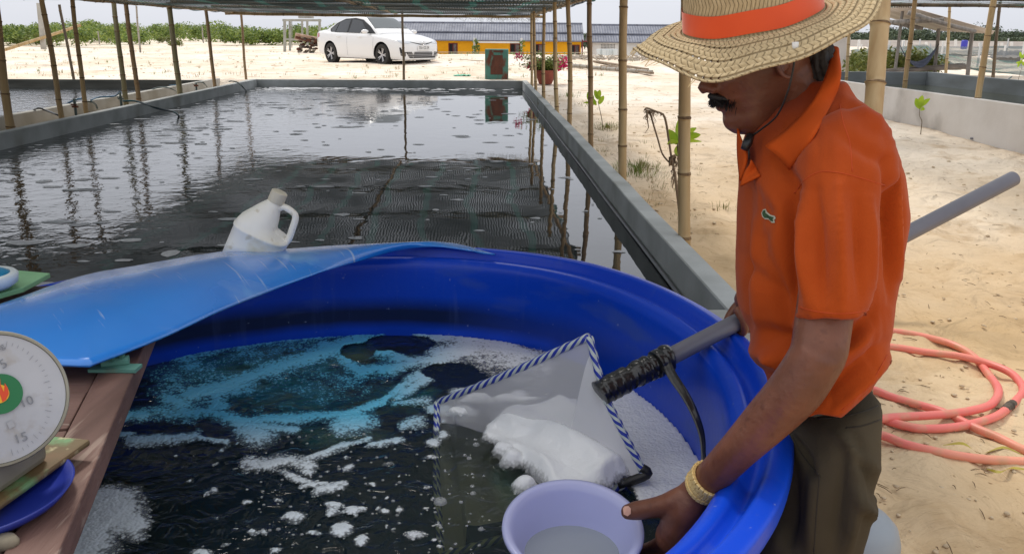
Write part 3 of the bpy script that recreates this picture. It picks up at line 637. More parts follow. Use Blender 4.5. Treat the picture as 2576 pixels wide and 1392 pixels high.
# ================================================================== CAR
paint = M('car_paint', (.78, .78, .78), rough=.22, spec=.5, coat=.6); glass = M('car_glass', (.012, .014, .016), rough=.04, spec=.9); shield = M('windshield', (.05, .065, .07), rough=.05, spec=1.0)
blackp = M('black_plastic', (.012, .012, .013), rough=.5); chrome = M('chrome', (.75, .75, .77), rough=.15, metal=1); rubber = M('rubber', (.022, .021, .02), (.035, .032, .028), scale=9, rough=.85)
lampm = M('headlamp', (.55, .58, .62), rough=.08, spec=1, coat=1); redlamp = M('tail_lamp', (.4, .01, .015), rough=.15, coat=1); alloy = M('alloy', (.55, .55, .57), rough=.3, metal=.8); darkm = M('dark_metal', (.02, .02, .022), rough=.5)
th_ = R(-44); fw = hit(968, 166); cm_ = Matrix.Rotation(th_, 3, 'Z')
loc = fw - cm_ @ Vector((1.38, -.76, 0)); loc.z = fw.z + .0
car = thing('parked_car', 'white four-door sedan parked on the white sand beyond the far end of the pool', 'car', tuple(loc), th_)
XS = [-2.30, -2.24, -2.05, -1.75, -1.32, -.8, -.2, .4, .9, 1.2, 1.38, 1.6, 1.85, 2.05, 2.18, 2.27, 2.31]
WD = [.60, .74, .82, .86, .885, .885, .88, .88, .885, .888, .888, .875, .84, .77, .68, .55, .40]
ZB = [.42, .34, .28, .24, .21, .19, .19, .19, .19, .20, .20, .20, .19, .185, .18, .19, .21]
ZBELT = [.88, .97, 1.00, .99, .97, .955, .94, .925, .90, .875, .86, .835, .79, .745, .70, .64, .56]
ZTOP = [.95, 1.05, 1.075, 1.07, 1.04, 1.0, .98, .97, .965, .955, .945, .925, .88, .82, .765, .69, .60]
xs_ = np.linspace(-2.30, 2.31, 64)
def ci(x, ys): return float(np.interp(x, XS, ys))
def car_ring(x):
    w, zb, b_, t_ = ci(x, WD), ci(x, ZB), ci(x, ZBELT), ci(x, ZTOP); H_ = b_ - zb
    half = [(0, zb), (.7*w, zb), (.93*w, zb+.02), (.975*w, zb+.09), (.985*w, zb+.22*H_), (1.0*w, zb+.5*H_), (.995*w, zb+.72*H_), (.975*w, b_-.06), (.95*w, b_-.01), (.90*w, b_+.015), (.6*w, t_-.015), (.3*w, t_), (0, t_+.003)]
    return [Vector((x, y, z)) for y, z in half] + [Vector((x, -y, z)) for y, z in half[-2:0:-1]]
bm_ = MB(); bm_.loft([car_ring(x) for x in xs_][::-1])
def mesh_to_obj_eval(o):          # bake modifiers into a plain mesh
    dg = bpy.context.evaluated_depsgraph_get(); me = bpy.data.meshes.new_from_object(o.evaluated_get(dg)); o.modifiers.clear(); old = o.data; o.data = me; return o
body = bm_.build('body', [paint, blackp], parent=car, local=True, smooth=True)
cut = MB()
for xw in (1.38, -1.32):
    for s in (-1, 1): cut.tube([(xw, s*.55, .335), (xw, s*1.1, .335)], .385, 28)
co = cut.mat(0).build('cutter', blackp, recenter=False); co.parent = car
md = body.modifiers.new('b', 'BOOLEAN'); md.object = co; md.solver = 'EXACT'; md.operation = 'DIFFERENCE'
bpy.context.view_layer.update(); mesh_to_obj_eval(body); bpy.data.objects.remove(co)
body.data.set_sharp_from_angle(angle=R(38))
from mathutils.bvhtree import BVHTree
def bvh_of(mb): return BVHTree.FromPolygons([tuple(v) for v in mb.v], mb.f)
RX = [-1.80, -1.5, -1.2, -.9, -.6, -.2, .1, .3, .6, .9, 1.08]; RZ_ = [1.04, 1.17, 1.30, 1.395, 1.445, 1.465, 1.455, 1.40, 1.235, 1.07, .965]
def roofz(x): return float(np.interp(x, RX, RZ_))
def plan(x): return float(np.interp(x, [-1.8, -1.2, -.5, .3, 1.08], [.86, .96, 1, .985, .86]))
def cab_y(x, z): return (.835 - max(0, z-.93)*.47)*plan(x)
cabm = MB(); rings = []
for x in np.linspace(-1.80, 1.08, 44):
    rz = roofz(x); half = [(cab_y(x, .88), .88), (cab_y(x, .93), .93)]
    for k in (.3, .6, .85): z = .93+(rz-.05-.93)*k; half.append((cab_y(x, z), z))
    yr = cab_y(x, rz-.05); half += [(yr, rz-.05), (yr*.965, rz-.02), (yr*.85, rz), (yr*.5, rz+.012), (0, rz+.016)]
    rings.append([Vector((x, y, z)) for y, z in half] + [Vector((x, -y, z)) for y, z in half[-2::-1]])
cabm.loft(rings[::-1], True); cabm.build('cabin', paint, parent=car, local=True, auto=45)
BB = bvh_of(bm_); CB = bvh_of(cabm)
def decal(name, poly, direction, bv, mat, off=.008, cuts=3, parent=car, origin_back=2.0, th=.004):
    import bmesh
    bm = bmesh.new(); vs_ = [bm.verts.new(p) for p in poly]; bm.faces.new(vs_); bmesh.ops.triangulate(bm, faces=bm.faces[:])
    for _ in range(cuts): bmesh.ops.subdivide_edges(bm, edges=bm.edges[:], cuts=1, use_grid_fill=True); bmesh.ops.triangulate(bm, faces=bm.faces[:])
    d = Vector(direction).normalized()
    for v in bm.verts:
        h, nn, _, _ = bv.ray_cast(v.co - d*origin_back, d)
        if h is None: h, nn, _, _ = bv.find_nearest(v.co)
        if nn.dot(d) > 0: nn = -nn
        v.co = h + nn*off
    me = bpy.data.meshes.new(name); bm.to_mesh(me); bm.free(); me.materials.append(mat); o = bpy.data.objects.new(name, me); COL.objects.link(o); o.parent = parent
    me.polygons.foreach_set('use_smooth', [True]*len(me.polygons)); return o
def sidepoly(pts, s): return [Vector((x, s*.8, z)) for x, z in pts]
for s in (-1, 1):
    D = (0, -s, 0)
    decal('window_trim', sidepoly([(.95, .945), (.62, 1.17), (.22, 1.36), (-.2, 1.415), (-.75, 1.395), (-1.15, 1.27), (-1.50, 1.08), (-1.40, .985)], s), D, CB, blackp, .004)
    decal('window', sidepoly([(.62, .975), (.20, 1.30), (-.02, 1.35), (-.33, 1.37), (-.33, .975)], s), D, CB, glass, .009)
    decal('window', sidepoly([(-.42, .975), (-.42, 1.37), (-.75, 1.35), (-.98, 1.29), (-1.08, .99)], s), D, CB, glass, .009)
    decal('window', sidepoly([(-1.12, .995), (-1.03, 1.265), (-1.38, 1.09), (-1.34, 1.01)], s), D, CB, glass, .009, cuts=2)
    for xa in (.30, -.80):
        m = MB(); yy = s*.893; m.tube([(xa-.10, yy, .845), (xa-.05, yy+s*.025, .852), (xa+.05, yy+s*.025, .855), (xa+.10, yy, .85)], [.012, .018, .018, .012], 8); m.build('door_handle', paint, parent=car, local=True, smooth=True)
    for xa, z0 in ((.98, .27), (-.38, .25)):
        decal('door_gap', sidepoly([(xa, .28), (xa+.008, .28), (xa+.008, .92), (xa, .92)], s), D, BB, blackp, .002, cuts=3)
    m = MB(); m.lathe([(.001, -.11), (.06, -.10), (.085, -.03), (.08, .05), (.05, .10), (.001, .11)], 14, (.70, s*.96, 1.01), Matrix.Rotation(R(90), 3, 'X') @ Matrix.Diagonal((1, .75, 1)).to_3x3()); m.build('wing_mirror', paint, parent=car, local=True, smooth=True)
    m = MB(); m.beam((.74, s*.78, .96), (.74, s*.90, .98), .05, .03); m.build('mirror_arm', blackp, parent=car, local=True)
    decal('headlight', [Vector((2.2, s*y, z)) for y, z in ((.34, .695), (.58, .66), (.74, .665), (.84, .76), (.80, .775), (.60, .755), (.40, .73))], (-1, -s*.45, 0), BB, lampm, .007)
    decal('headlight_pupil', [Vector((2.2, s*y, z)) for y, z in ((.60, .675), (.70, .68), (.72, .745), (.60, .74))], (-1, -s*.45, 0), BB, chrome, .011, cuts=2)
    decal('fog_recess', [Vector((2.2, s*y, z)) for y, z in ((.60, .30), (.66, .28), (.76, .33), (.80, .55), (.76, .56), (.68, .44), (.60, .42))], (-1, -s*.5, 0), BB, blackp, .006)
    m = MB(); m.lathe([(.001, 0), (.035, .0), (.04, -.01)], 14, (2.135, s*.685, .37), Matrix.Rotation(R(90), 3, 'Y')); m.build('fog_lamp', chrome, parent=car, local=True)
    decal('tail_light', sidepoly([(-1.95, .84), (-2.22, .78), (-2.28, .98), (-2.0, .955)], s), (.35, -s, 0), BB, redlamp, .007)
decal('windshield', [Vector((x, y, 1.6)) for x, y in ((.28, -.52), (.28, .52), (1.0, .66), (1.02, 0), (1.0, -.66))], (-.35, 0, -1), CB, shield, .010)
decal('rear_window', [Vector((x, y, 1.6)) for x, y in ((-.98, -.50), (-1.66, -.58), (-1.66, .58), (-.98, .50))], (.2, 0, -1), CB, glass, .010)
decal('upper_grille', [Vector((2.2, y, z)) for y, z in ((-.42, .715), (-.1, .665), (0, .66), (.1, .665), (.42, .715), (.42, .70), (.12, .64), (0, .632), (-.12, .64), (-.42, .70))], (-1, 0, 0), BB, blackp, .008)
decal('lower_grille', [Vector((2.2, y, z)) for y, z in ((-.62, .43), (.62, .43), (.50, .25), (-.50, .25))], (-1, 0, 0), BB, blackp, .006)
for z in (.30, .345, .39): decal('grille_slat', [Vector((2.2, y, zz)) for y, zz in ((-.56-.1*(z-.3), z), (.56, z), (.56, z+.012), (-.56, z+.012))], (-1, 0, 0), BB, alloy, .014)
def text_obj(name, s, size, mat, parent, mtx, extrude=.001, sx=1.0):
    cu = bpy.data.curves.new('t', 'FONT'); cu.body = s; cu.size = size; cu.extrude = extrude; cu.align_x = 'CENTER'; cu.align_y = 'CENTER'; cu.resolution_u = 3
    tmp = bpy.data.objects.new('t', cu); COL.objects.link(tmp); bpy.context.view_layer.update()
    me = bpy.data.meshes.new_from_object(tmp.evaluated_get(bpy.context.evaluated_depsgraph_get())); bpy.data.objects.remove(tmp); me.materials.append(mat)
    me.transform(Matrix.Diagonal((sx, 1, 1, 1))); me.transform(mtx); o = bpy.data.objects.new(name, me); COL.objects.link(o); o.parent = parent; return o
platem = M('plate_white', (.72, .72, .72), rough=.4)
m = MB(); m.box((2.335, 0, .545), (.02, .47, .15)); pl = m.build('number_plate', platem, parent=car, local=True, bevel=.004)
pm = Matrix(((0, 0, 1, 2.347), (1, 0, 0, 0), (0, 1, 0, .545), (0, 0, 0, 1)))
text_obj('plate_number', '75A·122.34', .118, blackp, pl, pm, sx=.72)
m = MB()                          # oval badge of three ellipses on the nose
def ell(m, a, b_, cy, cz, r): m.tube([(2.315+.01, cy + a*math.cos(t), cz + b_*math.sin(t)) for t in np.linspace(0, 2*math.pi, 25)], r, 6)
ell(m, .075, .052, 0, .675, .008); ell(m, .028, .048, 0, .675, .007); ell(m, .06, .02, 0, .70, .007); m.build('badge', chrome, parent=car, local=True, smooth=True)
tyre = MB(); tyre.lathe([(.205, -.10), (.30, -.105), (.322, -.085), (.327, -.04), (.327, .04), (.322, .085), (.30, .105), (.205, .10)], 36, (0, 0, 0), Matrix.Rotation(R(90), 3, 'X'))
rimm = MB(); Q = Matrix.Rotation(R(90), 3, 'X')
rimm.lathe([(.001, .05), (.04, .055), (.05, .03), (.19, -.02), (.20, .06), (.215, .085), (.222, .085), (.222, -.09)], 36, (0, 0, 0), Q)
spk = MB()
for k in range(10):
    a = 2*math.pi*(k//2)/5 + (.16 if k % 2 else -.16); c = Vector((math.cos(a), 0, math.sin(a))); spk.beam(c*.03 + Vector((0, -.075, 0)), c*.215 + Vector((0, -.088, 0)), .026, .02, up=(0, 1, 0))
spk.lathe([(.001, .092), (.032, .09), (.035, .07)], 14, (0, 0, 0), Q)
for xw in (1.38, -1.32):
    for s in (-1, 1):
        w = tyre.build('wheel', rubber, parent=car, local=True, auto=40); w.location = (xw, s*.77, .327); w.rotation_euler = (0, 0, 0 if s < 0 else math.pi)
        a = rimm.build('rim', darkm, parent=w, local=True, auto=40); b_ = spk.build('spokes', alloy, parent=w, local=True)
        decal_ = None
m = MB(); m.box((0, 0, .24), (3.6, 1.3, .12)); m.build('underbody', blackp, parent=car, local=True)

# ================================================================== HOUSES BEYOND THE DUNE
yellow = M('yellow_wall', srgb(232, 168, 20), srgb(214, 150, 16), scale=.6, rough=.9, c3=srgb(190, 130, 30), s3=.5, p3=(.6, .8)); white_w = M('white_wall', srgb(222, 222, 220), srgb(200, 200, 198), scale=.6, rough=.9)
maroon = M('maroon_wood', srgb(118, 28, 32), srgb(92, 24, 28), scale=3, rough=.6); pane = M('pane', srgb(70, 60, 62), srgb(120, 112, 110), scale=1.2, rough=.15); dark_in = M('dark_interior', (.01, .01, .011), rough=.8)
slate = M('grey_tile', srgb(118, 122, 136), srgb(100, 104, 118), scale=.8, rough=.6, c3=srgb(84, 86, 98), s3=2.2, p3=(.55, .75)); railm = M('pale_rail', srgb(190, 180, 160), rough=.8)
def add_waves(mat, sc, strength=.6, dist=.05, axis='X'):
    n = mat.node_tree.nodes; l = mat.node_tree.links; t = n.new("ShaderNodeTexCoord"); w = n.new("ShaderNodeTexWave"); w.bands_direction = axis; w.inputs['Scale'].default_value = sc; l.new(t.outputs['Object'], w.inputs['Vector'])
    b = n.new("ShaderNodeBump"); b.inputs['Strength'].default_value = strength; b.inputs['Distance'].default_value = dist; l.new(w.outputs['Fac'], b.inputs['Height']); l.new(b.outputs[0], n["Principled BSDF"].inputs['Normal'])
add_waves(slate, 1.1)
def house(name, label, x0, x1, Y, yr, ye, ybot, wall_mat, openings, roof_over=.4, rear=6.0):
    pL = atY(x0, 100, Y); pR = atY(x1, 100, Y); o = Vector(((pL.x+pR.x)/2, Y, -2.2)); t = thing(name, label, 'house', tuple(o))
    X0, X1 = pL.x, pR.x; xm = (x0+x1)/2; zE = atY(xm, ye, Y).z; zR = atY(xm, yr, Y+rear/2).z; zf = -2.2
    def X(px): return atY(px, 100, Y).x
    def Z(py): return atY(xm, py, Y).z
    m = MB(); ops = sorted([(X(a), X(b_)) for a, b_, *_ in openings]); zt = {}
    # front wall pieced round its openings
    cur = X0
    for (a, b_, y0, y1, kind) in sorted(openings, key=lambda q: q[0]):
        a_, bb = X(a), X(b_); m.box(((cur+a_)/2, Y+.1, (zE+zf)/2), (a_-cur, .2, zE-zf)); zt0 = Z(y0); m.box(((a_+bb)/2, Y+.1, (zE+zt0)/2), (bb-a_, .2, max(.02, zE-zt0))); 
        if y1 < 150: z1 = Z(y1); m.box(((a_+bb)/2, Y+.1, (z1+zf)/2), (bb-a_, .2, z1-zf))
        cur = bb
    m.box(((cur+X1)/2, Y+.1, (zE+zf)/2), (X1-cur, .2, zE-zf)); m.box((X0+.1, Y+rear/2+.2, (zE+zf)/2), (.2, rear-.4, zE-zf)); m.box((X1-.1, Y+rear/2+.2, (zE+zf)/2), (.2, rear-.4, zE-zf)); m.box(((X0+X1)/2, Y+rear, (zE+zf)/2), (X1-X0, .2, zE-zf))
    m.prism([(X1-.1, Y+.2, zE), (X1-.1, Y+rear, zE), (X1-.1, Y+rear/2, zR-.15)], (-.15, 0, 0)); m.prism([(X0+.25, Y+.2, zE), (X0+.25, Y+rear, zE), (X0+.25, Y+rear/2, zR-.15)], (-.15, 0, 0))
    m.build('wall', wall_mat, parent=t)
    m = MB(); g_ = .12; zmid = zE + (zR-zE)*.42; ym = Y-roof_over + (rear/2+roof_over)*.42
    def slab(ya, za, yb, zb): m.prism([(X0-.3, ya, za), (X0-.3, yb, zb), (X0-.3, yb, zb+g_), (X0-.3, ya, za+g_)], (X1-X0+.6, 0, 0))
    slab(Y-roof_over, zE, ym+.1, zmid); slab(ym, zmid+.13, Y+rear/2, zR); slab(Y+rear+roof_over, zE, Y+rear/2, zR)
    rf = m.build('roof', slate, parent=t)
    m = MB(); m.tube([(X0-.3, Y+rear/2, zR+.1), (X1+.3, Y+rear/2, zR+.1)], .14, 8); m.build('ridge_cap', slate, parent=rf, local=False)
    for (a, b_, y0, y1, kind) in openings:
        a_, bb = X(a), X(b_); z1 = Z(y0); z0 = Z(y1) if y1 < 150 else zf
        if kind == 'lattice':
            m = MB(); nx, nz = 10, 6; w_ = bb-a_; h_ = z1-z0
            for i in range(nx+1): m.box((a_+w_*i/nx, Y+.1, (z0+z1)/2), (w_/nx*.38, .16, h_))
            for i in range(nz+1): m.box(((a_+bb)/2, Y+.1, z0+h_*i/nz), (w_, .15, h_/nz*.38))
            m.build('vent_lattice', wall_mat, parent=t); m = MB(); m.box(((a_+bb)/2, Y+.6, (z0+z1)/2), (w_, .05, h_)); m.build('vent_back', dark_in, parent=t); continue
        nm = 'door' if kind == 'door' else 'window'
        m = MB(); w_ = bb-a_; fr = .09
        m.box((a_+fr/2, Y+.03, (z0+z1)/2), (fr, .16, z1-z0)); m.box((bb-fr/2, Y+.03, (z0+z1)/2), (fr, .16, z1-z0)); m.box(((a_+bb)/2, Y+.03, z1-fr/2), (w_-2*fr, .16, fr)); m.box(((a_+bb)/2, Y+.03, (z0+z1)/2), (fr*.8, .12, z1-z0-2*fr))
        if nm == 'window': m.box(((a_+bb)/2, Y+.03, z0+fr/2), (w_-2*fr, .16, fr))
        f = m.build(nm, maroon, parent=t)
        for s in (0, 1):
            m = MB(); m.box((a_+fr+(w_-2*fr)*(.25+.5*s), Y+.07, (z0+z1)/2), ((w_-2*fr)*.5-.08, .03, z1-z0-2*fr)); m.build('pane', pane if not (kind == 'door' and s == 0) else dark_in, parent=f)
    return t, X, Z, zE
hy, HX, HZ, zE = house('yellow_house', 'long low yellow house with a grey tiled roof and maroon shutters behind the car', 985, 1462, 95, 61, 103.5, 0, yellow,
    [(1128, 1151, 109, 160, 'door'), (1283, 1309, 109, 160, 'door'), (1341, 1370, 110, 160, 'door'), (1435, 1459, 111, 160, 'door')])
m = MB(); Yv = 93.2
for px in (1193.5, 1312): m.box((atY(px, 100, Yv).x, Yv, -.6), (.22, .22, 3.0))
m.box((atY(1253, 100, Yv).x, Yv, atY(1253, 106.5, Yv).z), (atY(1314, 100, Yv).x-atY(1192, 100, Yv).x, .25, .16)); m.build('porch', white_w, parent=hy)
m = MB()
for px, k in ((1193.5, 1), (1312, 1), (1199, .6)):
    for zz in np.arange(-1.2, .75, .22): leaf_cloud(m, (atY(px, 100, 93).x+.05, 92.95, zz), (.35, .25, .3), 22, .11, int(px+zz*9), clump=3)
m.build('creeper', leafA, parent=hy)
hw, WX, WZf, zE2 = house('white_house', 'whitewashed house with a square-hole vent panel, between the bamboo poles and the straw hat', 1491, 1760, 97, 66.5, 108.5, 0, white_w, [(1512, 1548, 111, 134, 'lattice')])
# porch rail of the yellow house
rail = thing('garden_fence', 'thin pale rail fence with low green hedge before the yellow house', 'fence', tuple(atY(1200, 140, 88)))
Yf = 88
for px in list(range(1080, 1470, 22)): q = atY(px, 140, Yf); MB().beam((q.x, Yf, -1.9), (q.x, Yf, atY(px, 130, Yf).z), .06, .06).build('fence_post', railm, parent=rail)
for y in (131, 137): MB().beam(atY(1075, y, Yf-.06), atY(1468, y+1.5, Yf-.06), .05, .06).build('rail', railm, parent=rail)

m = MB()
for i in range(110):
    px = 1085 + i*3.5; q = atY(px, 136, 87.2); leaf_cloud(m, (q.x, 87.2, q.z-.25+.12*math.sin(i)), (.4, .3, .35), 18, .10, i, clump=3)
tag(m.build('hedge', leafA), 'low dark green hedge at the foot of the yellow house', 'hedge')
m = MB()
for px in (1506, 1512, 1519, 1526, 1533, 1540, 1547): q = atY(px, 134, 86); m.lathe([(.001, 0), (.20, 0), (.24, .55), (.22, .6), (.001, .6)], 12, (q.x, 86+rg.uniform(-.3, .3), q.z-.2))
cnt = 0
tag(m.build('white_buckets', M('pale_plastic', srgb(205, 212, 214), rough=.5)), 'row of pale buckets standing before the vent panel of the white house', 'buckets')
tag(MB().box(atY(1509, 96, 120), (1.6, 1, .9)).build('far_shed', M('green_tin', srgb(160, 178, 168), rough=.6)), 'small pale green tin shed in the gap between the two houses', 'shed')
m = MB(); q = atY(1465, 118, 93); m.box((q.x, 93, -.5), (.12, .12, 2.6)); m.box((q.x+.35, 93, .62), (.7, .12, .12)); m.box((q.x+.75, 93, -.5), (.12, .12, 2.6))
tag(m.build('maroon_gate', maroon), 'maroon gate frame at the right end of the yellow house', 'gate')

# ================================================================== RUSTY CABINET, FLOWER POT
rusty = M('rusted_turquoise', srgb(84, 138, 124), srgb(72, 118, 108), scale=4, rough=.7, bump=.4, bscale=40, c3=srgb(104, 60, 44), s3=5.5, p3=(.47, .56), stretch=(1, 1, .5))
turq = M('turquoise_paint', srgb(98, 152, 138), srgb(84, 132, 120), scale=6, rough=.7, c3=srgb(110, 84, 66), s3=4, p3=(.6, .7), stretch=(1, 1, .5)); rustp = M('rust_panel', srgb(110, 66, 50), srgb(84, 52, 42), scale=8, rough=.85, bump=.5, bscale=60, c3=srgb(92, 140, 126), s3=7, p3=(.58, .66), stretch=(1, 1, .45))
Yc = 20.75; a = atY(1220, 199, Yc); b_ = atY(1279, 124, Yc); W_ = b_.x - a.x; Ht = b_.z - .36
cab = thing('rusty_cabinet', 'rusty turquoise metal cabinet standing behind the far pool wall, right of the car', 'cabinet', ((a.x+b_.x)/2, Yc, .36))
m = MB(); m.box((0, .16, Ht/2), (W_, .32, Ht)); m.build('case', turq, parent=cab, local=True, bevel=.012)
m = MB(); m.box((0, -.008, Ht/2), (W_-.03, .014, Ht-.04)); dr = m.build('door', rusty, parent=cab, local=True, bevel=.004)
m = MB(); m.box((0, -.018, Ht*.50), (W_*.52, .008, Ht*.62)); m.build('door_panel', rustp, parent=dr, local=True, bevel=.003)
m = MB(); m.box((0, -.018, Ht*.93), (W_*.55, .006, Ht*.06)); m.build('label_plate', rustp, parent=dr, local=True)
terra = M('terracotta', srgb(150, 74, 56), srgb(128, 62, 48), scale=8, rough=.6)
pb = hit(1372, 211); sc_ = (pb - Vector((0, 0, H))).dot(ray(1288, 696))/F
fp = thing('flower_pot', 'terracotta pot of pink bougainvillea behind the farthest right bamboo poles', 'potted plant', tuple(pb))
rr = 29*sc_; hh = 34*sc_
m = MB(); m.lathe([(.001, 0), (rr*.55, 0), (rr*.62, hh*.12), (rr*.82, hh*.6), (rr*.92, hh*.86), (rr, hh*.9), (rr*1.02, hh), (rr*.93, hh), (rr*.86, hh*.86), (.001, hh*.84)], 28); m.build('pot', terra, parent=fp, local=True, auto=40)
m = MB(); mag = M('bougainvillea', srgb(214, 30, 110), srgb(190, 24, 96), scale=5, rough=.6, trans=.3); fl = MB()
r9 = random.Random(9); lf = MB(); stx = M('stem', srgb(104, 88, 60), srgb(80, 68, 46), scale=9)
for i in range(46):
    a_ = r9.uniform(0, 6.28); L = r9.uniform(30, 70)*sc_; up_ = r9.uniform(.25, 1.0); e_ = Vector((math.cos(a_)*L*1.0, math.sin(a_)*L*.6, hh + L*.62*up_)); mid = Vector((e_.x*.4, e_.y*.4, hh+(e_.z-hh)*.65))
    pts = bez([(0, 0, hh*.8), mid, e_], 6); m.tube(pts, [.008]*5+[.004]*2, 4)
    for k in range(60):
        q = pts[r9.randint(2, 6)] + Vector((r9.gauss(0, .045), r9.gauss(0, .045), r9.gauss(0, .04))); s = .022; t_ = Vector((r9.gauss(0, 1), r9.gauss(0, 1), r9.gauss(0, 1))).normalized(); w_ = t_.orthogonal().normalized()
        lf.mat(r9.randint(0, 2)); kk = len(lf.v); lf.v += [q-t_*s*1.3, q+w_*s*.7, q+t_*s*1.3, q-w_*s*.7]; lf._f([(kk, kk+1, kk+2, kk+3)])
    if r9.random() < .62 and abs(math.cos(a_)) > .45:
        for k in range(34):
            q = e_ + Vector((r9.gauss(0, .05), r9.gauss(0, .05), r9.gauss(0, .045))); s = .026; t_ = Vector((r9.gauss(0, 1), r9.gauss(0, 1), r9.gauss(0, 1))).normalized(); w_ = t_.orthogonal().normalized(); kk = len(fl.v); fl.v += [q-t_*s, q+w_*s, q+t_*s, q-w_*s]; fl._f([(kk, kk+1, kk+2, kk+3)])
m.build('branch', stx, parent=fp, local=True, smooth=True); lf.build('foliage', [leafY[0], leafA[1], leafY[1]], parent=fp, local=True); fl.build('blossom', mag, parent=fp, local=True)

# ================================================================== CONCRETE FRAME, PILE, PLANKS
fr_ = thing('water_tower_frame', 'weathered grey concrete frame on thin posts, left of the car', 'frame', tuple(hit(716, 129)))
Yt = hit(716, 129).y
def pbox(x, y0, y1, w, Y, mat, parent, name): 
    a = atY(x, y0, Y); b_ = atY(x, y1, Y); wd = w*Y/F*1.02; m = MB(); m.beam(b_ - Vector((0, 0, .15)), a, wd, wd, up=(0, 1, 0)); return m.build(name, mat, parent=parent)
gconc = M('weathered_concrete', srgb(168, 168, 160), srgb(138, 138, 130), scale=3, rough=.9)
for x, y0, y1, w, dY in ((716, 52, 129, 5.5, 0), (729, 54, 126, 4.5, 1.6), (760, 52, 100, 4.2, 1.6), (773, 54, 112, 4.6, 0), (804, 48, 104, 5, 0), (734, 54, 112, 1.6, .5)): pbox(x, y0, y1, w, Yt+dY, gconc, fr_, 'upright')
m = MB(); m.beam(atY(711, 51, Yt), atY(808, 51.5, Yt), .10, .10); m.beam(atY(711, 51, Yt+1.6), atY(808, 51.5, Yt+1.6), .10, .10); m.build('top_beam', gconc, parent=fr_)
m = MB(); m.beam(atY(717, 99, Yt), atY(756, 100, Yt+.4), .09, .09); m.build('low_beam', gconc, parent=fr_)
m = MB(); q = atY(770, 43, Yt+.8); m.box((q.x, q.y, q.z+.05), (.62, .5, .22)); m.beam(q + Vector((-.35, -.3, -.1)), q + Vector((-.35, -.3, .2)), .03, .03); m.beam(q + Vector((.1, -.3, -.1)), q + Vector((.1, -.3, .2)), .03, .03); tag(m.build('water_tank', M('dull_tin', srgb(170, 172, 170), srgb(140, 140, 136), scale=6, rough=.5)), 'small pale tank resting on top of the concrete frame under the net edge', 'tank')
pq = hit(776, 134); pile = thing('rubble_pile', 'dark pile of driftwood and stones under a tilted board, just left of the car', 'pile', tuple(pq))
m = MB(); r8 = random.Random(8); k_ = pq.y/F
for i in range(70):
    x = r8.uniform(-26, 26)*k_; z = r8.uniform(0, 36)*k_; x *= 1 - .1*(z/(36*k_)); c = Vector((x, r8.uniform(-.1, .25), z+.02)); s = r8.uniform(.04, .11)
    m.mat(r8.randint(0, 2)); ph = r8.random()*6
    m.loft([[c + Vector((math.cos(t)*s*q1*(1+.3*math.sin(2*t+ph)), math.sin(t)*s*q1, zz*s)) for t in [j*.898 for j in range(7)]] for q1, zz in ((.4, -.6), (1, -.2), (.9, .35), (.35, .65))])
m.build('rubble', [M('rubble_a', srgb(92, 82, 76), srgb(60, 54, 50), scale=9, rough=.9), M('rubble_b', srgb(150, 140, 124), srgb(110, 100, 88), scale=9, rough=.9), M('rubble_c', srgb(98, 58, 44), srgb(62, 42, 36), scale=9, rough=.9)], parent=pile, local=True, smooth=True)
m = MB(); m.beam(atY(742, 91, pq.y-.1), atY(812, 105, pq.y+.2), .62, .035, up=(0, .5, 1)); m.build('board', M('pale_board', srgb(196, 176, 160), srgb(150, 120, 104), scale=5, rough=.8), parent=pile)
m = MB(); m.beam(atY(743, 93, pq.y-.15), atY(800, 108, pq.y+.05), .06, .12, up=(0, .5, 1)); m.build('rusty_edge', rust, parent=pile)
wood_old = M('old_plank', srgb(150, 132, 112), srgb(108, 92, 76), scale=3, rough=.9, stretch=(6, 6, 1))
for i, (xa, ya, xb, yb, w, h_, lb) in enumerate([(1497, 154, 1626, 178, .16, .05, 'grey plank lying tilted on the sand between the bamboo poles and the hat'), (1515, 166, 1580, 176, .14, .04, 'short plank stacked under the tilted grey plank'), (1560, 172, 1640, 188, .12, .05, 'narrow plank end beside the straw hat brim')]):
    a = hit(xa, ya+3); b_ = hit(xb, yb+1); a.z = atY(xa, ya, a.y).z; b_.z += .05
    m = MB(); m.beam(a, b_, w, h_); tag(m.build('plank', wood_old, bevel=.006), lb, 'plank')
a = hit(1432, 168); b_ = hit(1640, 186); a.z += .05; b_.z += .05; bamboo(a, b_, .055, 77, 5, 'pale bamboo trunk lying on the sand behind the right pole row', name='bamboo_log', cat='log', bow=.02)
a = hit(1106, 152); b_ = hit(1216, 158); a.z += .03; b_.z += .03; m = MB(); m.tube([a, (a+b_)/2+Vector((0, 0, .01)), b_], .035, 7); tag(m.build('driftwood_log', M('drift2', srgb(190, 170, 145), srgb(160, 138, 112), scale=5), smooth=True), 'thin pale log lying between the car and the rusty cabinet', 'log')
q = hit(1163, 192); m = MB(); 
m.grid(lambda u, v: q + Vector(((u-.5)*.42, (v-.5)*.3, .02+.05*abs(fbm(u*4, v*4, 2, 3)))), 9, 9); tag(m.build('green_rag', M('green_net_rag', srgb(110, 190, 160), rough=.7), smooth=True), 'crumpled pale green netting scrap on the sand before the cabinet', 'scrap')

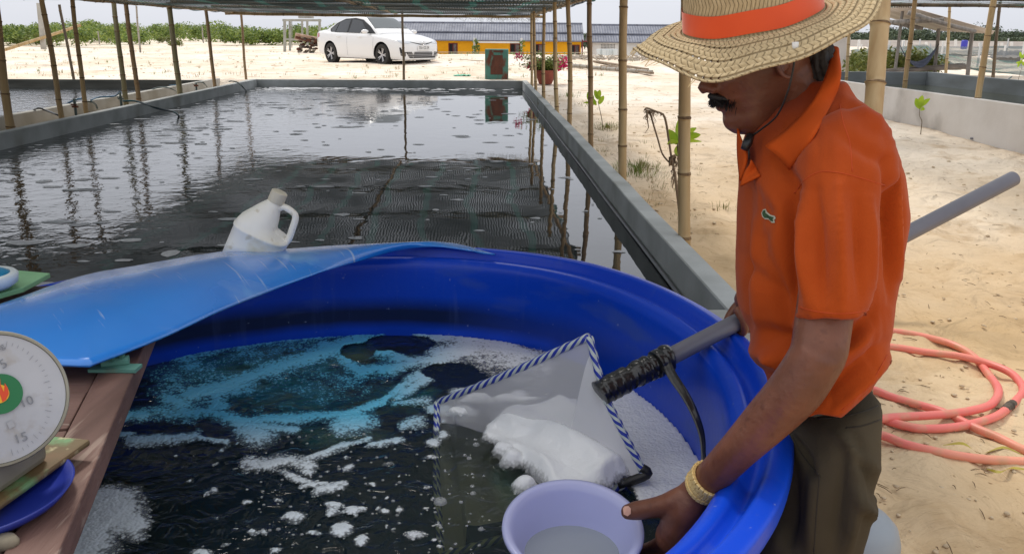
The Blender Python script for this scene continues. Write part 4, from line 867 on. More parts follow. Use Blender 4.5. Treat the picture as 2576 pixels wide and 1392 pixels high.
# ================================================================== PLANTS ON THE SAND
leaf_new = M('sapling_leaf', srgb(150, 186, 44), srgb(176, 196, 60), scale=14, rough=.45, trans=.35)
def big_leaf(m, base, tip, w, fold=.2, n=6):
    base = Vector(base); tip = Vector(tip); d = tip-base; s = d.cross(Vector((0, 1, .3))).normalized(); nn = s.cross(d).normalized(); rows = []
    for i in range(n+1):
        t = i/n; ww = w*math.sin(math.pi*min(1, t*.92+.06))**.7; c = base + d*t + nn*d.length*.10*math.sin(math.pi*t); rows.append([c - s*ww + nn*ww*fold, c, c + s*ww + nn*ww*fold])
    m.loft(rows, False, False)
def sapling(label, base, stem, leaves, r=.006, name='sapling', cat='sapling'):
    b = hit(*base); Yb = b.y; t = thing(name, label, cat, tuple(b)); m = MB(); pts = [b] + [atY(x, y, Yb) for x, y in stem]; m.tube(bez(pts, 10), [r*(1-.5*i/10) for i in range(11)], 6); m.build('stem', stx, parent=t, smooth=True)
    for (x0, y0, x1, y1, w, dy) in leaves:
        m = MB(); a = atY(x0, y0, Yb); c = atY(x1, y1, Yb+dy); big_leaf(m, a, c, w*Yb/F/2); m.build('leaf', leaf_new, parent=t, smooth=True)
    return t
sapling('thin sapling with three yellow-green leaves right of the dark blotched bamboo pole', (1516, 322), [(1514, 300), (1508, 272), (1504, 255)], [(1505, 250, 1496, 226, 12, .02), (1505, 250, 1509, 226, 12, -.03), (1507, 262, 1519, 241, 13, -.02), (1500, 265, 1488, 244, 8, .05), (1494, 262, 1468, 258, 6, -.1), (1490, 257, 1479, 231, 18, .03)])
sapling('sapling with broad yellow-green leaves half hidden behind the nearest right bamboo pole', (1712, 560), [(1711, 470), (1706, 400), (1704, 360)], [(1704, 362, 1682, 326, 22, .05), (1706, 358, 1678, 362, 14, -.1), (1712, 352, 1708, 300, 20, .1), (1712, 356, 1762, 338, 22, -.1), (1716, 350, 1752, 322, 20, .08), (1714, 360, 1765, 356, 10, .12), (1705, 366, 1702, 392, 14, -.02)], r=.009)
sapling('small lone sapling with five bright yellow leaves before the whitewashed tank wall', (2316, 338), [(2318, 318), (2319, 304), (2313, 290), (2314, 272)], [(2315, 274, 2304, 247, 14, .02), (2316, 272, 2320, 240, 16, -.05), (2318, 268, 2340, 248, 13, -.02), (2317, 274, 2326, 276, 11, .06), (2316, 270, 2313, 250, 12, .08)])
dead = M('dead_leaf', srgb(150, 130, 108), srgb(110, 92, 74), scale=9, rough=.95, trans=.1)
b = hit(1708, 560); Yd = b.y - .05; t = thing('withered_plant', 'withered grey plant with drooping shredded leaves beside the nearest right bamboo pole', 'dead plant', tuple(b))
def P2(x, y, dy=0): return atY(x, y, Yd+dy)
m = MB(); m.tube(bez([P2(1714, 565), P2(1706, 500), P2(1698, 440), P2(1690, 400)], 12), [.012]*7+[.009]*6, 7); m.tube(bez([P2(1690, 402), P2(1682, 350), P2(1676, 310), P2(1668, 288), P2(1650, 280), P2(1628, 272), P2(1622, 276)], 20), [.008]*10+[.006]*11, 6); m.tube(bez([P2(1696, 420, .03), P2(1668, 390, .03), P2(1655, 350, .03), P2(1640, 300, .02), P2(1634, 278)], 14), [.006]*15, 6); m.build('stem', dead, parent=t, smooth=True)
m = MB(); r7 = random.Random(4)
for i in range(60):
    x = r7.choice([r7.uniform(1620, 1640), r7.uniform(1620, 1672), r7.uniform(1690, 1706)]); y = 274 + (x-1620)*.22 if x < 1680 else r7.uniform(380, 460); L = r7.choice([10, 16, 30, 60]) if x < 1640 else r7.choice([8, 14, 34]); k = len(m.v)
    pts = [P2(x, y), P2(x+r7.uniform(-6, 4), y+L*.4, r7.uniform(-.03, .03)), P2(x+r7.uniform(-8, 6), y+L*.75, r7.uniform(-.03, .03)), P2(x+r7.uniform(-8, 8), y+L)]; w = Vector((1, .4, 0))*.004*r7.uniform(.5, 2)
    m.loft([[p - w*(1-.25*j), p + w*(1-.25*j)] for j, p in enumerate(pts)], False, False)
m.build('shredded_leaf', dead, parent=t)['kind'] = 'stuff'
MB().grid(lambda u, v: P2(1682+18*u, 395+24*v-9*u, .02*math.sin(7*u+5*v)), 5, 5).build('dry_leaf', dead, parent=t)

# ================================================================== RIGHT BACKGROUND
grey_wood = M('grey_wood', srgb(150, 144, 138), srgb(110, 104, 98), scale=4, rough=.9, stretch=(4, 4, .6), c3=srgb(80, 74, 68), s3=5, p3=(.58, .72)); zinc = M('corrugated_sheet', srgb(206, 196, 186), srgb(186, 172, 160), scale=1.5, rough=.7)
P1, P2_, P3_, P4_ = atY(2172, 24, 23.5), atY(2262, 14, 19.2), atY(2503, 82, 18.6), atY(2352, 74, 22.2)
sh = thing('open_shelter', 'open shelter of tilted corrugated sheets on grey posts behind the right tank', 'shelter', (P2_.x, P2_.y, -.2))
m = MB(); NN = 160
def rf_(a, b_):
    p = (P1*(1-a)+P2_*a)*(1-b_) + (P4_*(1-a)+P3_*a)*b_; return p + Vector((0, 0, .035*math.sin(a*NN*.8)))
m.grid(rf_, NN*2, 6); m.build('roof_sheet', zinc, parent=sh, smooth=True, solid=.004)
def log_(pa, pb, r, nm='rafter', s=5): bamboo_mb(pa, pb, r, s).build(nm, [grey_wood, grey_wood], parent=sh, auto=50)
log_(atY(2130, 38, 20.5), atY(2395, 96, 20.5) if False else atY(2320, 72, 20.2), .045); log_(atY(2200, 60, 19.6), atY(2375, 50, 18.9), .055, s=6); log_(atY(2284, 32, 19.0), atY(2455, 80, 18.7), .05, s=7); log_(atY(2158, 38, 21), atY(2320, 72, 21), .05, s=8)
for x0, y0, x1, y1, w, Y in ((2271, 28, 2252, 182, 8, 19.6), (2362, 72, 2351, 186, 9, 20.4), (2446, 78, 2434, 194, 10, 18.9)):
    a = atY(x0, y0, Y); c = atY(x1, y1, Y); m = bamboo_mb(c - (a-c)*.3, a, w*Y/F/2, 3, bow=.01); m.build('post', [grey_wood, grey_wood], parent=sh, auto=50)
hm = thing('hammock', 'grey-blue cloth hammock slung between two grey shelter posts', 'hammock', tuple(atY(2310, 170, 19.8)))
m = MB(); A_ = atY(2263, 112, 19.6); B_ = atY(2355, 122, 20.3); D_ = atY(2306, 166, 19.9)
def hmf(a, b_):
    p = A_*(1-a) + B_*a; sag = (A_+B_)*.5 - D_; s = 4*a*(1-a); wd = .05 + .30*math.sin(math.pi*a); return p - sag*s + Vector((0, 0, 1))*wd*(b_-.5)*.55*(1 if b_ > .5 else .3) + Vector((.1, .9, 0))*(b_-.5)*wd
m.grid(hmf, 24, 7); m.build('cloth', M('hammock_cloth', srgb(96, 104, 124), srgb(70, 78, 98), scale=3, rough=.9, stretch=(1, 1, 6)), parent=hm, smooth=True, solid=.01)
MB().tube([A_ + Vector((-.05, 0, .12)), A_], .012, 5).build('rope', hose_black, parent=hm); MB().tube([B_, B_ + Vector((.05, 0, .1))], .012, 5).build('rope', hose_black, parent=hm)
netg = net_mat('green_net', (.055, .09, .085), (.05, .17, .13), .55, su=60); netg2 = net_mat('grey_net', (.10, .12, .125), (.06, .12, .11), .5, su=60)
def netsheet(label, quad, mat, sag=.3, n=18):
    q = [atY(*p) for p in quad]; m = MB(); m.grid(lambda a, b_: (q[0]*(1-a)+q[1]*a)*(1-b_)+(q[3]*(1-a)+q[2]*a)*b_ - Vector((0, 0, sag*math.sin(math.pi*a)*math.sin(math.pi*b_) + .05*fbm(a*9, b_*9, 1, 3))), n, n); tag(m.build('net_cover', mat, smooth=True), label, 'netting')
netsheet('green netting stretched low over ponds, behind the hammock', [(2150, 176, 26), (2420, 176, 24), (2330, 112, 34), (2140, 126, 36)], netg, .3)
netsheet('long green net sheet sloping down to the right picture edge', [(2330, 150, 23), (2600, 195, 20), (2600, 158, 27), (2320, 132, 30)], netg, .2)
netsheet('pale grey net strip stretched over ponds near the far fence', [(2200, 131, 40), (2600, 140, 36), (2600, 116, 46), (2180, 118, 50)], netg2, .25)
netsheet('dark grey net roof sagging at the far right, above thin white posts', [(2478, 146, 30), (2600, 143, 30), (2600, 126, 35), (2514, 128, 35)], M('dark_net', (.07, .075, .08), (.10, .105, .11), scale=2, rough=.8, alpha=.85), .3)
m = MB(); r6 = random.Random(2)
for i in range(75):
    px = r6.uniform(2135, 2352); Yp = r6.uniform(20.5, 24); q = atY(px, 180, Yp); top = 128 + 24*abs(math.sin(px*.045)); zt = atY(px, top, Yp).z; leaf_cloud(m, (q.x, Yp, (zt+.2)/2+.15), (.28, .25, max(.15, (zt-.1)*.5)), 90, .055, i, clump=5)
tag(m.build('weed_bed', leafY, recenter=False), kind='stuff')
ff = thing('far_fence', 'long whitish fence panels with thin posts before the wood on the right', 'fence', tuple(atY(2350, 112, 85)))
m = MB(); m.beam(atY(2080, 108, 85), atY(2620, 114, 80), .08, .62); m.build('fence_panel', M('fence_cloth', srgb(206, 202, 198), srgb(176, 170, 166), scale=.5, rough=.9, stretch=(1, 1, 4)), parent=ff)
for px, yt in ((2161, 100), (2200, 106), (2273, 101), (2330, 106), (2373, 104), (2404, 100), (2465, 108), (2520, 108), (2545, 106)): MB().beam(atY(px, 116, 79), atY(px, yt, 79), .18, .18, up=(0, 1, 0)).build('fence_post', white_w, parent=ff)
m = MB()
for i in range(34):
    px = r6.uniform(2150, 2600); Yp = r6.uniform(28, 55); yb = 82 + 1150/Yp*1.35 + (px-1288)*.0079; a = atY(px, min(yb, 165), Yp); m.beam(a - Vector((0, 0, .3)), a + Vector((0, 0, r6.uniform(.25, .6))), .05, .05, up=(0, 1, 0))
tag(m.build('pond_stakes', white_w, recenter=False), kind='stuff')
for px, py, Y, w, h_, c, lb, nm, ct in ((2424, 120, 60, .42, .6, srgb(58, 60, 170), 'small blue barrel before the far fence on the right', 'blue_barrel', 'barrel'),):
    q = atY(px, py+4, Y); m = MB(); m.lathe([(.001, 0), (w/2*.9, 0), (w/2, h_*.2), (w/2, h_*.8), (w/2*.85, h_), (.001, h_)], 16, q); tag(m.build(nm, M('barrel_blue', c, rough=.5), smooth=True), lb, ct)
m = MB(); r5 = random.Random(6)
for i in range(9):
    a = atY(2228+r5.uniform(-8, 10), 180-i*.5, 19.3+i*.12); c = atY(2400+r5.uniform(0, 40), 170-i*1.0, 19.3+i*.12+.3); m.tube([a, c], .03, 6)
tag(m.build('pole_stack', M('dark_pole', srgb(76, 70, 66), srgb(140, 130, 118), scale=3, rough=.8)), 'stack of dark poles lying behind the right tank below the hammock', 'pole stack')
sapling('leafy drooping branch tip at the right picture edge above the tank', (2556, 240), [(2562, 200), (2570, 170), (2572, 150)], [(2572, 150, 2560, 170, 7, 0), (2572, 148, 2566, 130, 7, 0), (2571, 155, 2580, 166, 7, 0), (2572, 146, 2582, 134, 7, 0), (2570, 158, 2556, 158, 6, 0)], name='leafy_branch', cat='branch')
q = atY(2122, 105, 21); m = MB(); m.box((q.x-.1, 21, .6), (.42, .3, 1.6)); tag(m.build('white_pillar', whitewash), 'whitewashed pillar behind the nape of the man', 'pillar')
fl_ = thing('yellow_flag', 'yellow cloth pennant hanging by the shelter roof behind the hat', 'flag', tuple(atY(2152, 60, 17.2)))
m = MB(); m.grid(lambda a, b_: atY(2146+12*a, 42+30*b_, 17.2+.05*math.sin(5*a)), 6, 6); m.build('cloth', M('flag_yellow', srgb(232, 184, 20), rough=.7, trans=.3), parent=fl_, smooth=True)
m = MB(); m.tube(bez([atY(2161, 30, 17.1), atY(2152, 70, 17.1), atY(2147, 85, 17.1)], 8), .008, 5); m.build('cord', hose_black, parent=fl_)
m = MB(); m.tube(bez([atY(2545, 193, 17.6), atY(2530, 205, 17.4), atY(2520, 225, 17.35), atY(2512, 248, 17.3)], 12), .015, 6); tag(m.build('hose', hose_grey, smooth=True), 'dark thin hose hanging inside the right tank from its far rim', 'hose')
m = MB(); m.tube(bez([hit(2440, 352)+Vector((0, 0, .02)), hit(2520, 356)+Vector((0, 0, .02)), hit(2600, 362)+Vector((0, 0, .02))], 6), .012, 6); tag(m.build('thin_pipe', pipe_grey, smooth=True), 'thin grey pipe lying on the sand by the slanting yellow pole', 'pipe')
# ================================================================== BLUE TUB
TC = Vector((-.533, 1.665, 0)); TWZ = .54; TWR = .957
def tub_mat():
    m = M('tub_blue', (.002, .050, .52), (.004, .064, .60), scale=2.2, rough=.32, spec=.32, bump=.25, bscale=55, bdist=.002)
    n = m.node_tree.nodes; l = m.node_tree.links; b = n["Principled BSDF"]
    t = n.new("ShaderNodeTexCoord"); s = n.new("ShaderNodeSeparateXYZ"); l.new(t.outputs['Object'], s.inputs[0])
    z = n.new("ShaderNodeTexNoise"); z.inputs['Scale'].default_value = 3; z.inputs['Detail'].default_value = 4; l.new(t.outputs['Object'], z.inputs['Vector'])
    a = n.new("ShaderNodeMath"); a.operation = 'MULTIPLY_ADD'; l.new(z.outputs['Fac'], a.inputs[0]); a.inputs[1].default_value = -.035; l.new(s.outputs['Z'], a.inputs[2])
    r = n.new("ShaderNodeValToRGB"); l.new(a.outputs[0], r.inputs[0]); e = r.color_ramp.elements      # algae line left by a higher water level
    e[0].position = .545; e[0].color = (0, 0, 0, 1); e[1].position = .575; e[1].color = (1, 1, 1, 1); q = e.new(.605); q.color = (1, 1, 1, 1); q = e.new(.655); q.color = (0, 0, 0, 1)
    sx_ = n.new("ShaderNodeMapRange"); l.new(s.outputs['X'], sx_.inputs[0]); sx_.inputs[1].default_value = .25; sx_.inputs[2].default_value = .85; sx_.inputs[3].default_value = .88; sx_.inputs[4].default_value = .0
    rad = n.new("ShaderNodeVectorMath"); rad.operation = 'LENGTH'; cx = n.new("ShaderNodeCombineXYZ"); l.new(s.outputs['X'], cx.inputs[0]); l.new(s.outputs['Y'], cx.inputs[1]); l.new(cx.outputs[0], rad.inputs[0])
    inn = n.new("ShaderNodeMath"); inn.operation = 'LESS_THAN'; l.new(rad.outputs['Value'], inn.inputs[0]); inn.inputs[1].default_value = .972
    mu = n.new("ShaderNodeMath"); mu.operation = 'MULTIPLY'; l.new(r.outputs[0], mu.inputs[0]); l.new(sx_.outputs[0], mu.inputs[1])
    m3 = n.new("ShaderNodeMath"); m3.operation = 'MULTIPLY'; l.new(mu.outputs[0], m3.inputs[0]); l.new(inn.outputs[0], m3.inputs[1])
    mxn = n.new("ShaderNodeMixRGB"); l.new(m3.outputs[0], mxn.inputs[0]); l.new(b.inputs['Base Color'].links[0].from_socket, mxn.inputs[1]); mxn.inputs[2].default_value = (.004, .007, .006, 1); l.new(mxn.outputs[0], b.inputs['Base Color'])
    return m
tubm = tub_mat(); wear(tubm, (.08, .13, .30), (3, 3, 9), (.58, .70), amt=.35, rough=.5); wear(tubm, (.10, .16, .42), (26, 26, 2.2), (.60, .74), amt=.16, rough=.5); wear(tubm, (.30, .36, .55), (60, 60, 60), (.70, .76), amt=.5)
prof = [(.001, 0), (.88, 0), (.94, .02), (.965, .3), (.985, .70), (.992, .752), (1.04, .760), (1.072, .770), (1.074, .795), (1.069, .804), (1.050, .808), (1.040, .806), (1.034, .796), (1.028, .779), (1.020, .771), (1.010, .774), (1.000, .783), (.988, .784), (.975, .774), (.966, .750), (.961, .66), (TWR, .54), (.94, .2), (.91, .10), (.86, .07), (.001, .06)]
pp = bez([(r, 0, z) for r, z in prof[5:21]], 70); prof2 = prof[:5] + [(p.x, p.z) for p in pp] + prof[21:]
m = MB(); m.lathe(prof2, 200, TC)
# slight irregularity of a hand-laid shell
def tub_k(a):                      # the shell is not a true circle
    d = math.degrees(a) % 360
    return float(np.interp(d, [0, 24, 43, 56, 63, 72, 87, 100, 113, 131, 160, 190, 250, 320, 341, 360], [.990, .993, 1.010, .985, .958, .930, .872, .835, .815, .79, .80, .86, .97, 1.020, .995, .990]))
_ka = np.array([sum(tub_k(math.radians(d + o))*w for o, w in ((-8, .25), (0, .5), (8, .25))) for d in range(361)])
def tub_ks(a): return float(np.interp(math.degrees(a) % 360, np.arange(361), _ka))
def oval(p): k = tub_ks(math.atan2(p.y-TC.y, p.x-TC.x)); return Vector((TC.x + (p.x-TC.x)*k, TC.y + (p.y-TC.y)*k, p.z))
m.v = [oval(p) for p in m.v]
tag(m.build('blue_tub', tubm, smooth=True), 'large round royal-blue tub with a rolled rim, full of dark foamy water', 'tub')
TUBV = m
# ---- water in the tub
def tubwater():
    m = bpy.data.materials.new('tub_water'); m.use_nodes = True; n = m.node_tree.nodes; l = m.node_tree.links; n.remove(n["Principled BSDF"])
    g1 = n.new("ShaderNodeBsdfGlossy"); g1.inputs['Roughness'].default_value = .03; g1.inputs['Color'].default_value = (.95, .97, 1, 1)
    tp = n.new("ShaderNodeBsdfTransparent"); tp.inputs[0].default_value = (.92, .94, .9, 1)
    df = n.new("ShaderNodeBsdfDiffuse"); df.inputs[0].default_value = (.030, .052, .055, 1)
    fr = n.new("ShaderNodeFresnel"); fr.inputs['IOR'].default_value = 1.36
    t = n.new("ShaderNodeTexCoord"); z = n.new("ShaderNodeTexNoise"); z.inputs['Scale'].default_value = 17; z.inputs['Detail'].default_value = 3; z.inputs['Distortion'].default_value = 1.2; l.new(t.outputs['Object'], z.inputs['Vector'])
    z2 = n.new("ShaderNodeTexNoise"); z2.inputs['Scale'].default_value = 4; z2.inputs['Detail'].default_value = 2; l.new(t.outputs['Object'], z2.inputs['Vector'])
    ad = n.new("ShaderNodeMath"); ad.operation = 'MULTIPLY_ADD'; l.new(z2.outputs['Fac'], ad.inputs[0]); ad.inputs[1].default_value = 1.6; l.new(z.outputs['Fac'], ad.inputs[2])
    bp = n.new("ShaderNodeBump"); bp.inputs['Strength'].default_value = .8; bp.inputs['Distance'].default_value = .012; l.new(ad.outputs[0], bp.inputs['Height'])
    l.new(bp.outputs[0], g1.inputs['Normal']); l.new(bp.outputs[0], fr.inputs['Normal'])
    a = n.new("ShaderNodeMixShader"); a.inputs[0].default_value = .30; l.new(tp.outputs[0], a.inputs[1]); l.new(df.outputs[0], a.inputs[2])
    b = n.new("ShaderNodeMixShader"); l.new(fr.outputs[0], b.inputs[0]); l.new(a.outputs[0], b.inputs[1]); l.new(g1.outputs[0], b.inputs[2]); l.new(b.outputs[0], n["Material Output"].inputs[0]); return m
clearm = bpy.data.materials.new('water_side'); clearm.use_nodes = True; _n = clearm.node_tree.nodes; _n.remove(_n["Principled BSDF"]); _t = _n.new("ShaderNodeBsdfTransparent"); clearm.node_tree.links.new(_t.outputs[0], _n["Material Output"].inputs[0])
def _vol(mat):
    n = mat.node_tree.nodes; v = n.new("ShaderNodeVolumeAbsorption"); v.inputs['Color'].default_value = (.62, .60, .36, 1); v.inputs['Density'].default_value = 8; mat.node_tree.links.new(v.outputs[0], n["Material Output"].inputs['Volume'])
twm = tubwater(); _vol(twm); _vol(clearm)
m = MB(); NW = 160; angs = np.linspace(0, 2*math.pi, NW, endpoint=False)
top = [oval(TC + Vector(((TWR-.001)*math.cos(t), (TWR-.001)*math.sin(t), TWZ))) for t in angs]; bot = [oval(TC + Vector((.90*math.cos(t), .90*math.sin(t), .12))) for t in angs]
m.v = bot + top; m._f([tuple(range(NW))[::-1]]); m._f([(j, (j+1) % NW, NW+(j+1) % NW, NW+j) for j in range(NW)]); m.m = [1]*len(m.f); m.cm = 0; m._f([tuple(range(NW, 2*NW))])
tag(m.build('tub_water', [twm, clearm], recenter=False), kind='structure')
# ---- foam on it: streaks and rafts (mask drawn as capsules and blobs, broken up by noise)
CAPS = [  # (x0,y0,x1,y1,halfwidth,strength)
 (470, 890, 640, 850, 26, .75), (640, 850, 900, 826, 24, 1), (900, 828, 1100, 838, 24, 1), (1100, 838, 1260, 866, 30, 1), (1240, 860, 1350, 905, 26, 1), (1150, 862, 1330, 905, 40, .8),
 (470, 1000, 620, 955, 22, 1), (620, 955, 760, 905, 20, 1), (760, 905, 880, 862, 20, 1), (430, 1010, 470, 1035, 22, .8), (540, 985, 545, 1040, 20, .9), (820, 872, 960, 880, 18, 1), (850, 885, 905, 935, 18, 1), (905, 935, 1000, 928, 14, 1), (1000, 925, 1110, 900, 12, 1), (1100, 900, 1190, 875, 24, 1),
 (900, 850, 1000, 905, 18, 1), (1000, 905, 1100, 915, 14, .9), (1110, 915, 1030, 965, 14, 1), (1040, 955, 965, 1005, 8, 1), (1075, 950, 1000, 1005, 10, 1), (640, 1062, 860, 1045, 12, 1), (860, 1045, 960, 1012, 9, 1), (960, 1010, 1020, 985, 6, 1),
 (330, 1045, 430, 1040, 14, .9), (430, 1040, 540, 1040, 12, 1), (540, 1042, 620, 1068, 16, 1), (620, 1070, 735, 1082, 9, 1), (330, 1115, 420, 1104, 14, 1), (420, 1104, 500, 1098, 14, 1), (500, 1100, 565, 1116, 8, 1), (280, 1098, 330, 1096, 6, .9),
 (620, 1165, 700, 1172, 20, 1), (700, 1165, 780, 1172, 20, 1), (770, 1160, 860, 1125, 10, 1), (860, 1125, 930, 1108, 7, .9), (720, 1195, 800, 1225, 10, 1), (930, 1125, 1010, 1108, 8, 1), (800, 1240, 865, 1222, 11, 1), (760, 1225, 820, 1221, 5, 1),
 (560, 900, 760, 870, 30, .42), (480, 930, 560, 960, 40, .45), (700, 960, 900, 960, 46, .30), (420, 960, 520, 1000, 30, .55), (1240, 940, 1380, 930, 10, .5), (1180, 1040, 1090, 1030, 10, .8), (1060, 1060, 1010, 1075, 12, .8), (990, 1020, 1080, 1010, 8, .7)]
BLOBS = [(635, 1090, 62, 34, 1), (890, 1062, 66, 38, 1), (860, 1085, 30, 20, .8), (280, 1290, 92, 66, 1.2), (235, 1345, 70, 60, 1.2), (200, 1390, 60, 60, 1), (330, 1325, 45, 35, 1), (1270, 880, 70, 26, 1), (1310, 1000, 26, 16, .9), (1180, 1045, 34, 18, .9), (1150, 990, 30, 14, .8), (1090, 1115, 18, 12, .9),
 (745, 1300, 28, 14, 1), (735, 1302, 20, 10, .9), (852, 1335, 26, 18, 1), (905, 1358, 16, 9, .9), (1040, 1345, 22, 11, .9), (875, 1287, 22, 11, 1), (835, 1272, 24, 12, 1), (830, 1292, 16, 9, .9), (785, 1345, 16, 10, .8), (630, 1340, 16, 9, .9), (575, 1370, 8, 5, .8), (780, 1190, 14, 8, .9), (900, 1288, 12, 7, .9), (965, 1282, 14, 8, .9), (1010, 1278, 12, 8, .9), (975, 1170, 16, 8, .8), (870, 1178, 16, 10, .8), (700, 1258, 18, 6, .8), (620, 1265, 12, 5, .7), (530, 1240, 12, 6, .8), (560, 1108, 12, 8, 0),
 (700, 1386, 14, 8, .9), (510, 1388, 30, 14, 1), (665, 1342, 12, 7, .9), (1095, 1385, 12, 6, .8), (1115, 1095, 16, 10, .7), (1120, 1060, 12, 7, .7), (930, 1225, 12, 8, .8), (1090, 1155, 14, 8, .8)]
rfo = random.Random(21)
for i in range(55):
    x = rfo.uniform(430, 1100); y = rfo.uniform(1120, 1392); s = rfo.uniform(2, 5); BLOBS.append((x, y, s*1.6, s, .75))
RIGHT = [(1500, 960), (1560, 960), (1610, 975), (1690, 1035), (1760, 1105), (1800, 1170), (1800, 1260), (1700, 1300), (1620, 1300), (1560, 1180), (1500, 1050)]
def inpoly(px, py, poly):         # signed-ish distance in pixels, positive inside
    ins = np.zeros(px.shape, bool); dmin = np.full(px.shape, 1e9); n = len(poly)
    for i in range(n):
        x0, y0 = poly[i]; x1, y1 = poly[(i+1) % n]
        c = ((y0 > py) != (y1 > py)) & (px < (x1-x0)*(py-y0)/((y1-y0) if y1 != y0 else 1e-9) + x0); ins ^= c
        t = np.clip(((px-x0)*(x1-x0)+(py-y0)*(y1-y0))/((x1-x0)**2+(y1-y0)**2), 0, 1); dmin = np.minimum(dmin, np.hypot(px-x0-t*(x1-x0), py-y0-t*(y1-y0)))
    return np.where(ins, dmin, -dmin)
def projnp(X, Y, Z):
    dz = Z-H; c = Y*math.cos(P)-dz*math.sin(P); b = F*(Y*math.sin(P)+dz*math.cos(P))/c; a = F*X/c
    return 1288+a*math.cos(RO)+b*math.sin(RO), 696-(-a*math.sin(RO)+b*math.cos(RO))
def vnoise(x, y, seed):            # cheap value noise on numpy arrays
    r_ = np.random.RandomState(seed); g_ = r_.rand(257, 257); xi = np.floor(x).astype(int); yi = np.floor(y).astype(int); fx = x-xi; fy = y-yi; fx = fx*fx*(3-2*fx); fy = fy*fy*(3-2*fy)
    G = lambda a, b: g_[a % 256, b % 256]
    return (G(xi, yi)*(1-fx)+G(xi+1, yi)*fx)*(1-fy) + (G(xi, yi+1)*(1-fx)+G(xi+1, yi+1)*fx)*fy
def vf(x, y, seed, o=4):
    s = 0; a = 1; t = 0
    for i in range(o): s = s + a*vnoise(x*2**i, y*2**i, seed+i); t += a; a *= .55
    return s/t
def foam_mesh(name, z0, x0, x1, y0, y1, step, maskfn, height, mat, label=None):
    xs = np.arange(x0, x1, step); ys = np.arange(y0, y1, step); X, Y = np.meshgrid(xs, ys, indexing='ij'); mk = maskfn(X, Y)
    Z = z0 + height*np.clip(mk, 0, 1)**.8 + .0022*(vf(X*90, Y*90, 3, 2)-.5)*(mk > 0)
    keep = mk > -.08; cell = keep[:-1, :-1] | keep[1:, :-1] | keep[:-1, 1:] | keep[1:, 1:]
    idx = -np.ones(X.shape, int); use = np.zeros(X.shape, bool); use[:-1, :-1] |= cell; use[1:, :-1] |= cell; use[:-1, 1:] |= cell; use[1:, 1:] |= cell
    idx[use] = np.arange(use.sum()); V = np.stack([X[use], Y[use], Z[use]], 1); I, J = np.nonzero(cell)
    Fc = np.stack([idx[I, J], idx[I+1, J], idx[I+1, J+1], idx[I, J+1]], 1)
    me = bpy.data.meshes.new(name); me.from_pydata(V.tolist(), [], Fc.tolist()); at_ = me.attributes.new('foam', 'FLOAT', 'POINT'); at_.data.foreach_set('value', mk[use].astype(np.float32))
    me.polygons.foreach_set('use_smooth', [True]*len(Fc)); me.materials.append(mat); me.update(); o = bpy.data.objects.new(name, me); COL.objects.link(o); return o
def foam_material(name='tub_foam', bd=.0018, ed=.55):
    m = bpy.data.materials.new(name); m.use_nodes = True; n = m.node_tree.nodes; l = m.node_tree.links; b = n["Principled BSDF"]; b.inputs['Base Color'].default_value = (.80, .82, .84, 1); b.inputs['Roughness'].default_value = .35
    ti = n.new("ShaderNodeAttribute"); ti.attribute_name = 'tint'; mc = n.new("ShaderNodeMixRGB"); l.new(ti.outputs['Fac'], mc.inputs[0]); mc.inputs[1].default_value = (.84, .86, .88, 1); mc.inputs[2].default_value = (.08, .58, .86, 1); l.new(mc.outputs[0], b.inputs['Base Color'])  # tint mixes in the cyan of light passing the sheet and tub
    at_ = n.new("ShaderNodeAttribute"); at_.attribute_name = 'foam'; t = n.new("ShaderNodeTexCoord")
    v = n.new("ShaderNodeTexVoronoi"); v.inputs['Scale'].default_value = 150; v.feature = 'F1'; l.new(t.outputs['Object'], v.inputs['Vector'])
    v2 = n.new("ShaderNodeTexVoronoi"); v2.inputs['Scale'].default_value = 75; l.new(t.outputs['Object'], v2.inputs['Vector'])
    z = n.new("ShaderNodeTexNoise"); z.inputs['Scale'].default_value = 14; z.inputs['Detail'].default_value = 5; l.new(t.outputs['Object'], z.inputs['Vector'])
    def ma(op, x, y, cl=False):
        q = n.new("ShaderNodeMath"); q.operation = op; q.use_clamp = cl
        for i, w in enumerate((x, y)):
            if isinstance(w, (int, float)): q.inputs[i].default_value = w
            else: l.new(w, q.inputs[i])
        return q.outputs[0]
    edge = ma('ADD', ma('MULTIPLY', ma('SUBTRACT', v.outputs['Distance'], .42), -1.0), ma('MULTIPLY', ma('SUBTRACT', v2.outputs['Distance'], .42), -.8))        # bubbles: solid centres, open seams
    zc = ma('MULTIPLY', ma('SUBTRACT', z.outputs['Fac'], .5), 1.0)
    film = ma('MULTIPLY', ma('MULTIPLY', ma('ADD', ma('ADD', at_.outputs['Fac'], zc), ma('MULTIPLY', edge, .25)), 1.35, True), .66)     # a thin wet film ...
    solid = ma('MULTIPLY', ma('SUBTRACT', ma('ADD', ma('ADD', at_.outputs['Fac'], zc), ma('MULTIPLY', edge, ed)), .08), 2.3, True)     # ... under rafts of bubbles
    al = ma('MULTIPLY', ma('MAXIMUM', film, solid), .95)
    bp = n.new("ShaderNodeBump"); bp.inputs['Strength'].default_value = .9; bp.inputs['Distance'].default_value = bd; h_ = ma('ADD', v.outputs['Distance'], ma('MULTIPLY', v2.outputs['Distance'], .8)); l.new(ma('MULTIPLY', h_, -1), bp.inputs['Height']); l.new(bp.outputs[0], b.inputs['Normal'])
    tp = n.new("ShaderNodeBsdfTransparent"); ms = n.new("ShaderNodeMixShader"); l.new(al, ms.inputs[0]); l.new(tp.outputs[0], ms.inputs[1]); l.new(b.outputs[0], ms.inputs[2]); l.new(ms.outputs[0], n["Material Output"].inputs[0]); return m
foamm = foam_material()
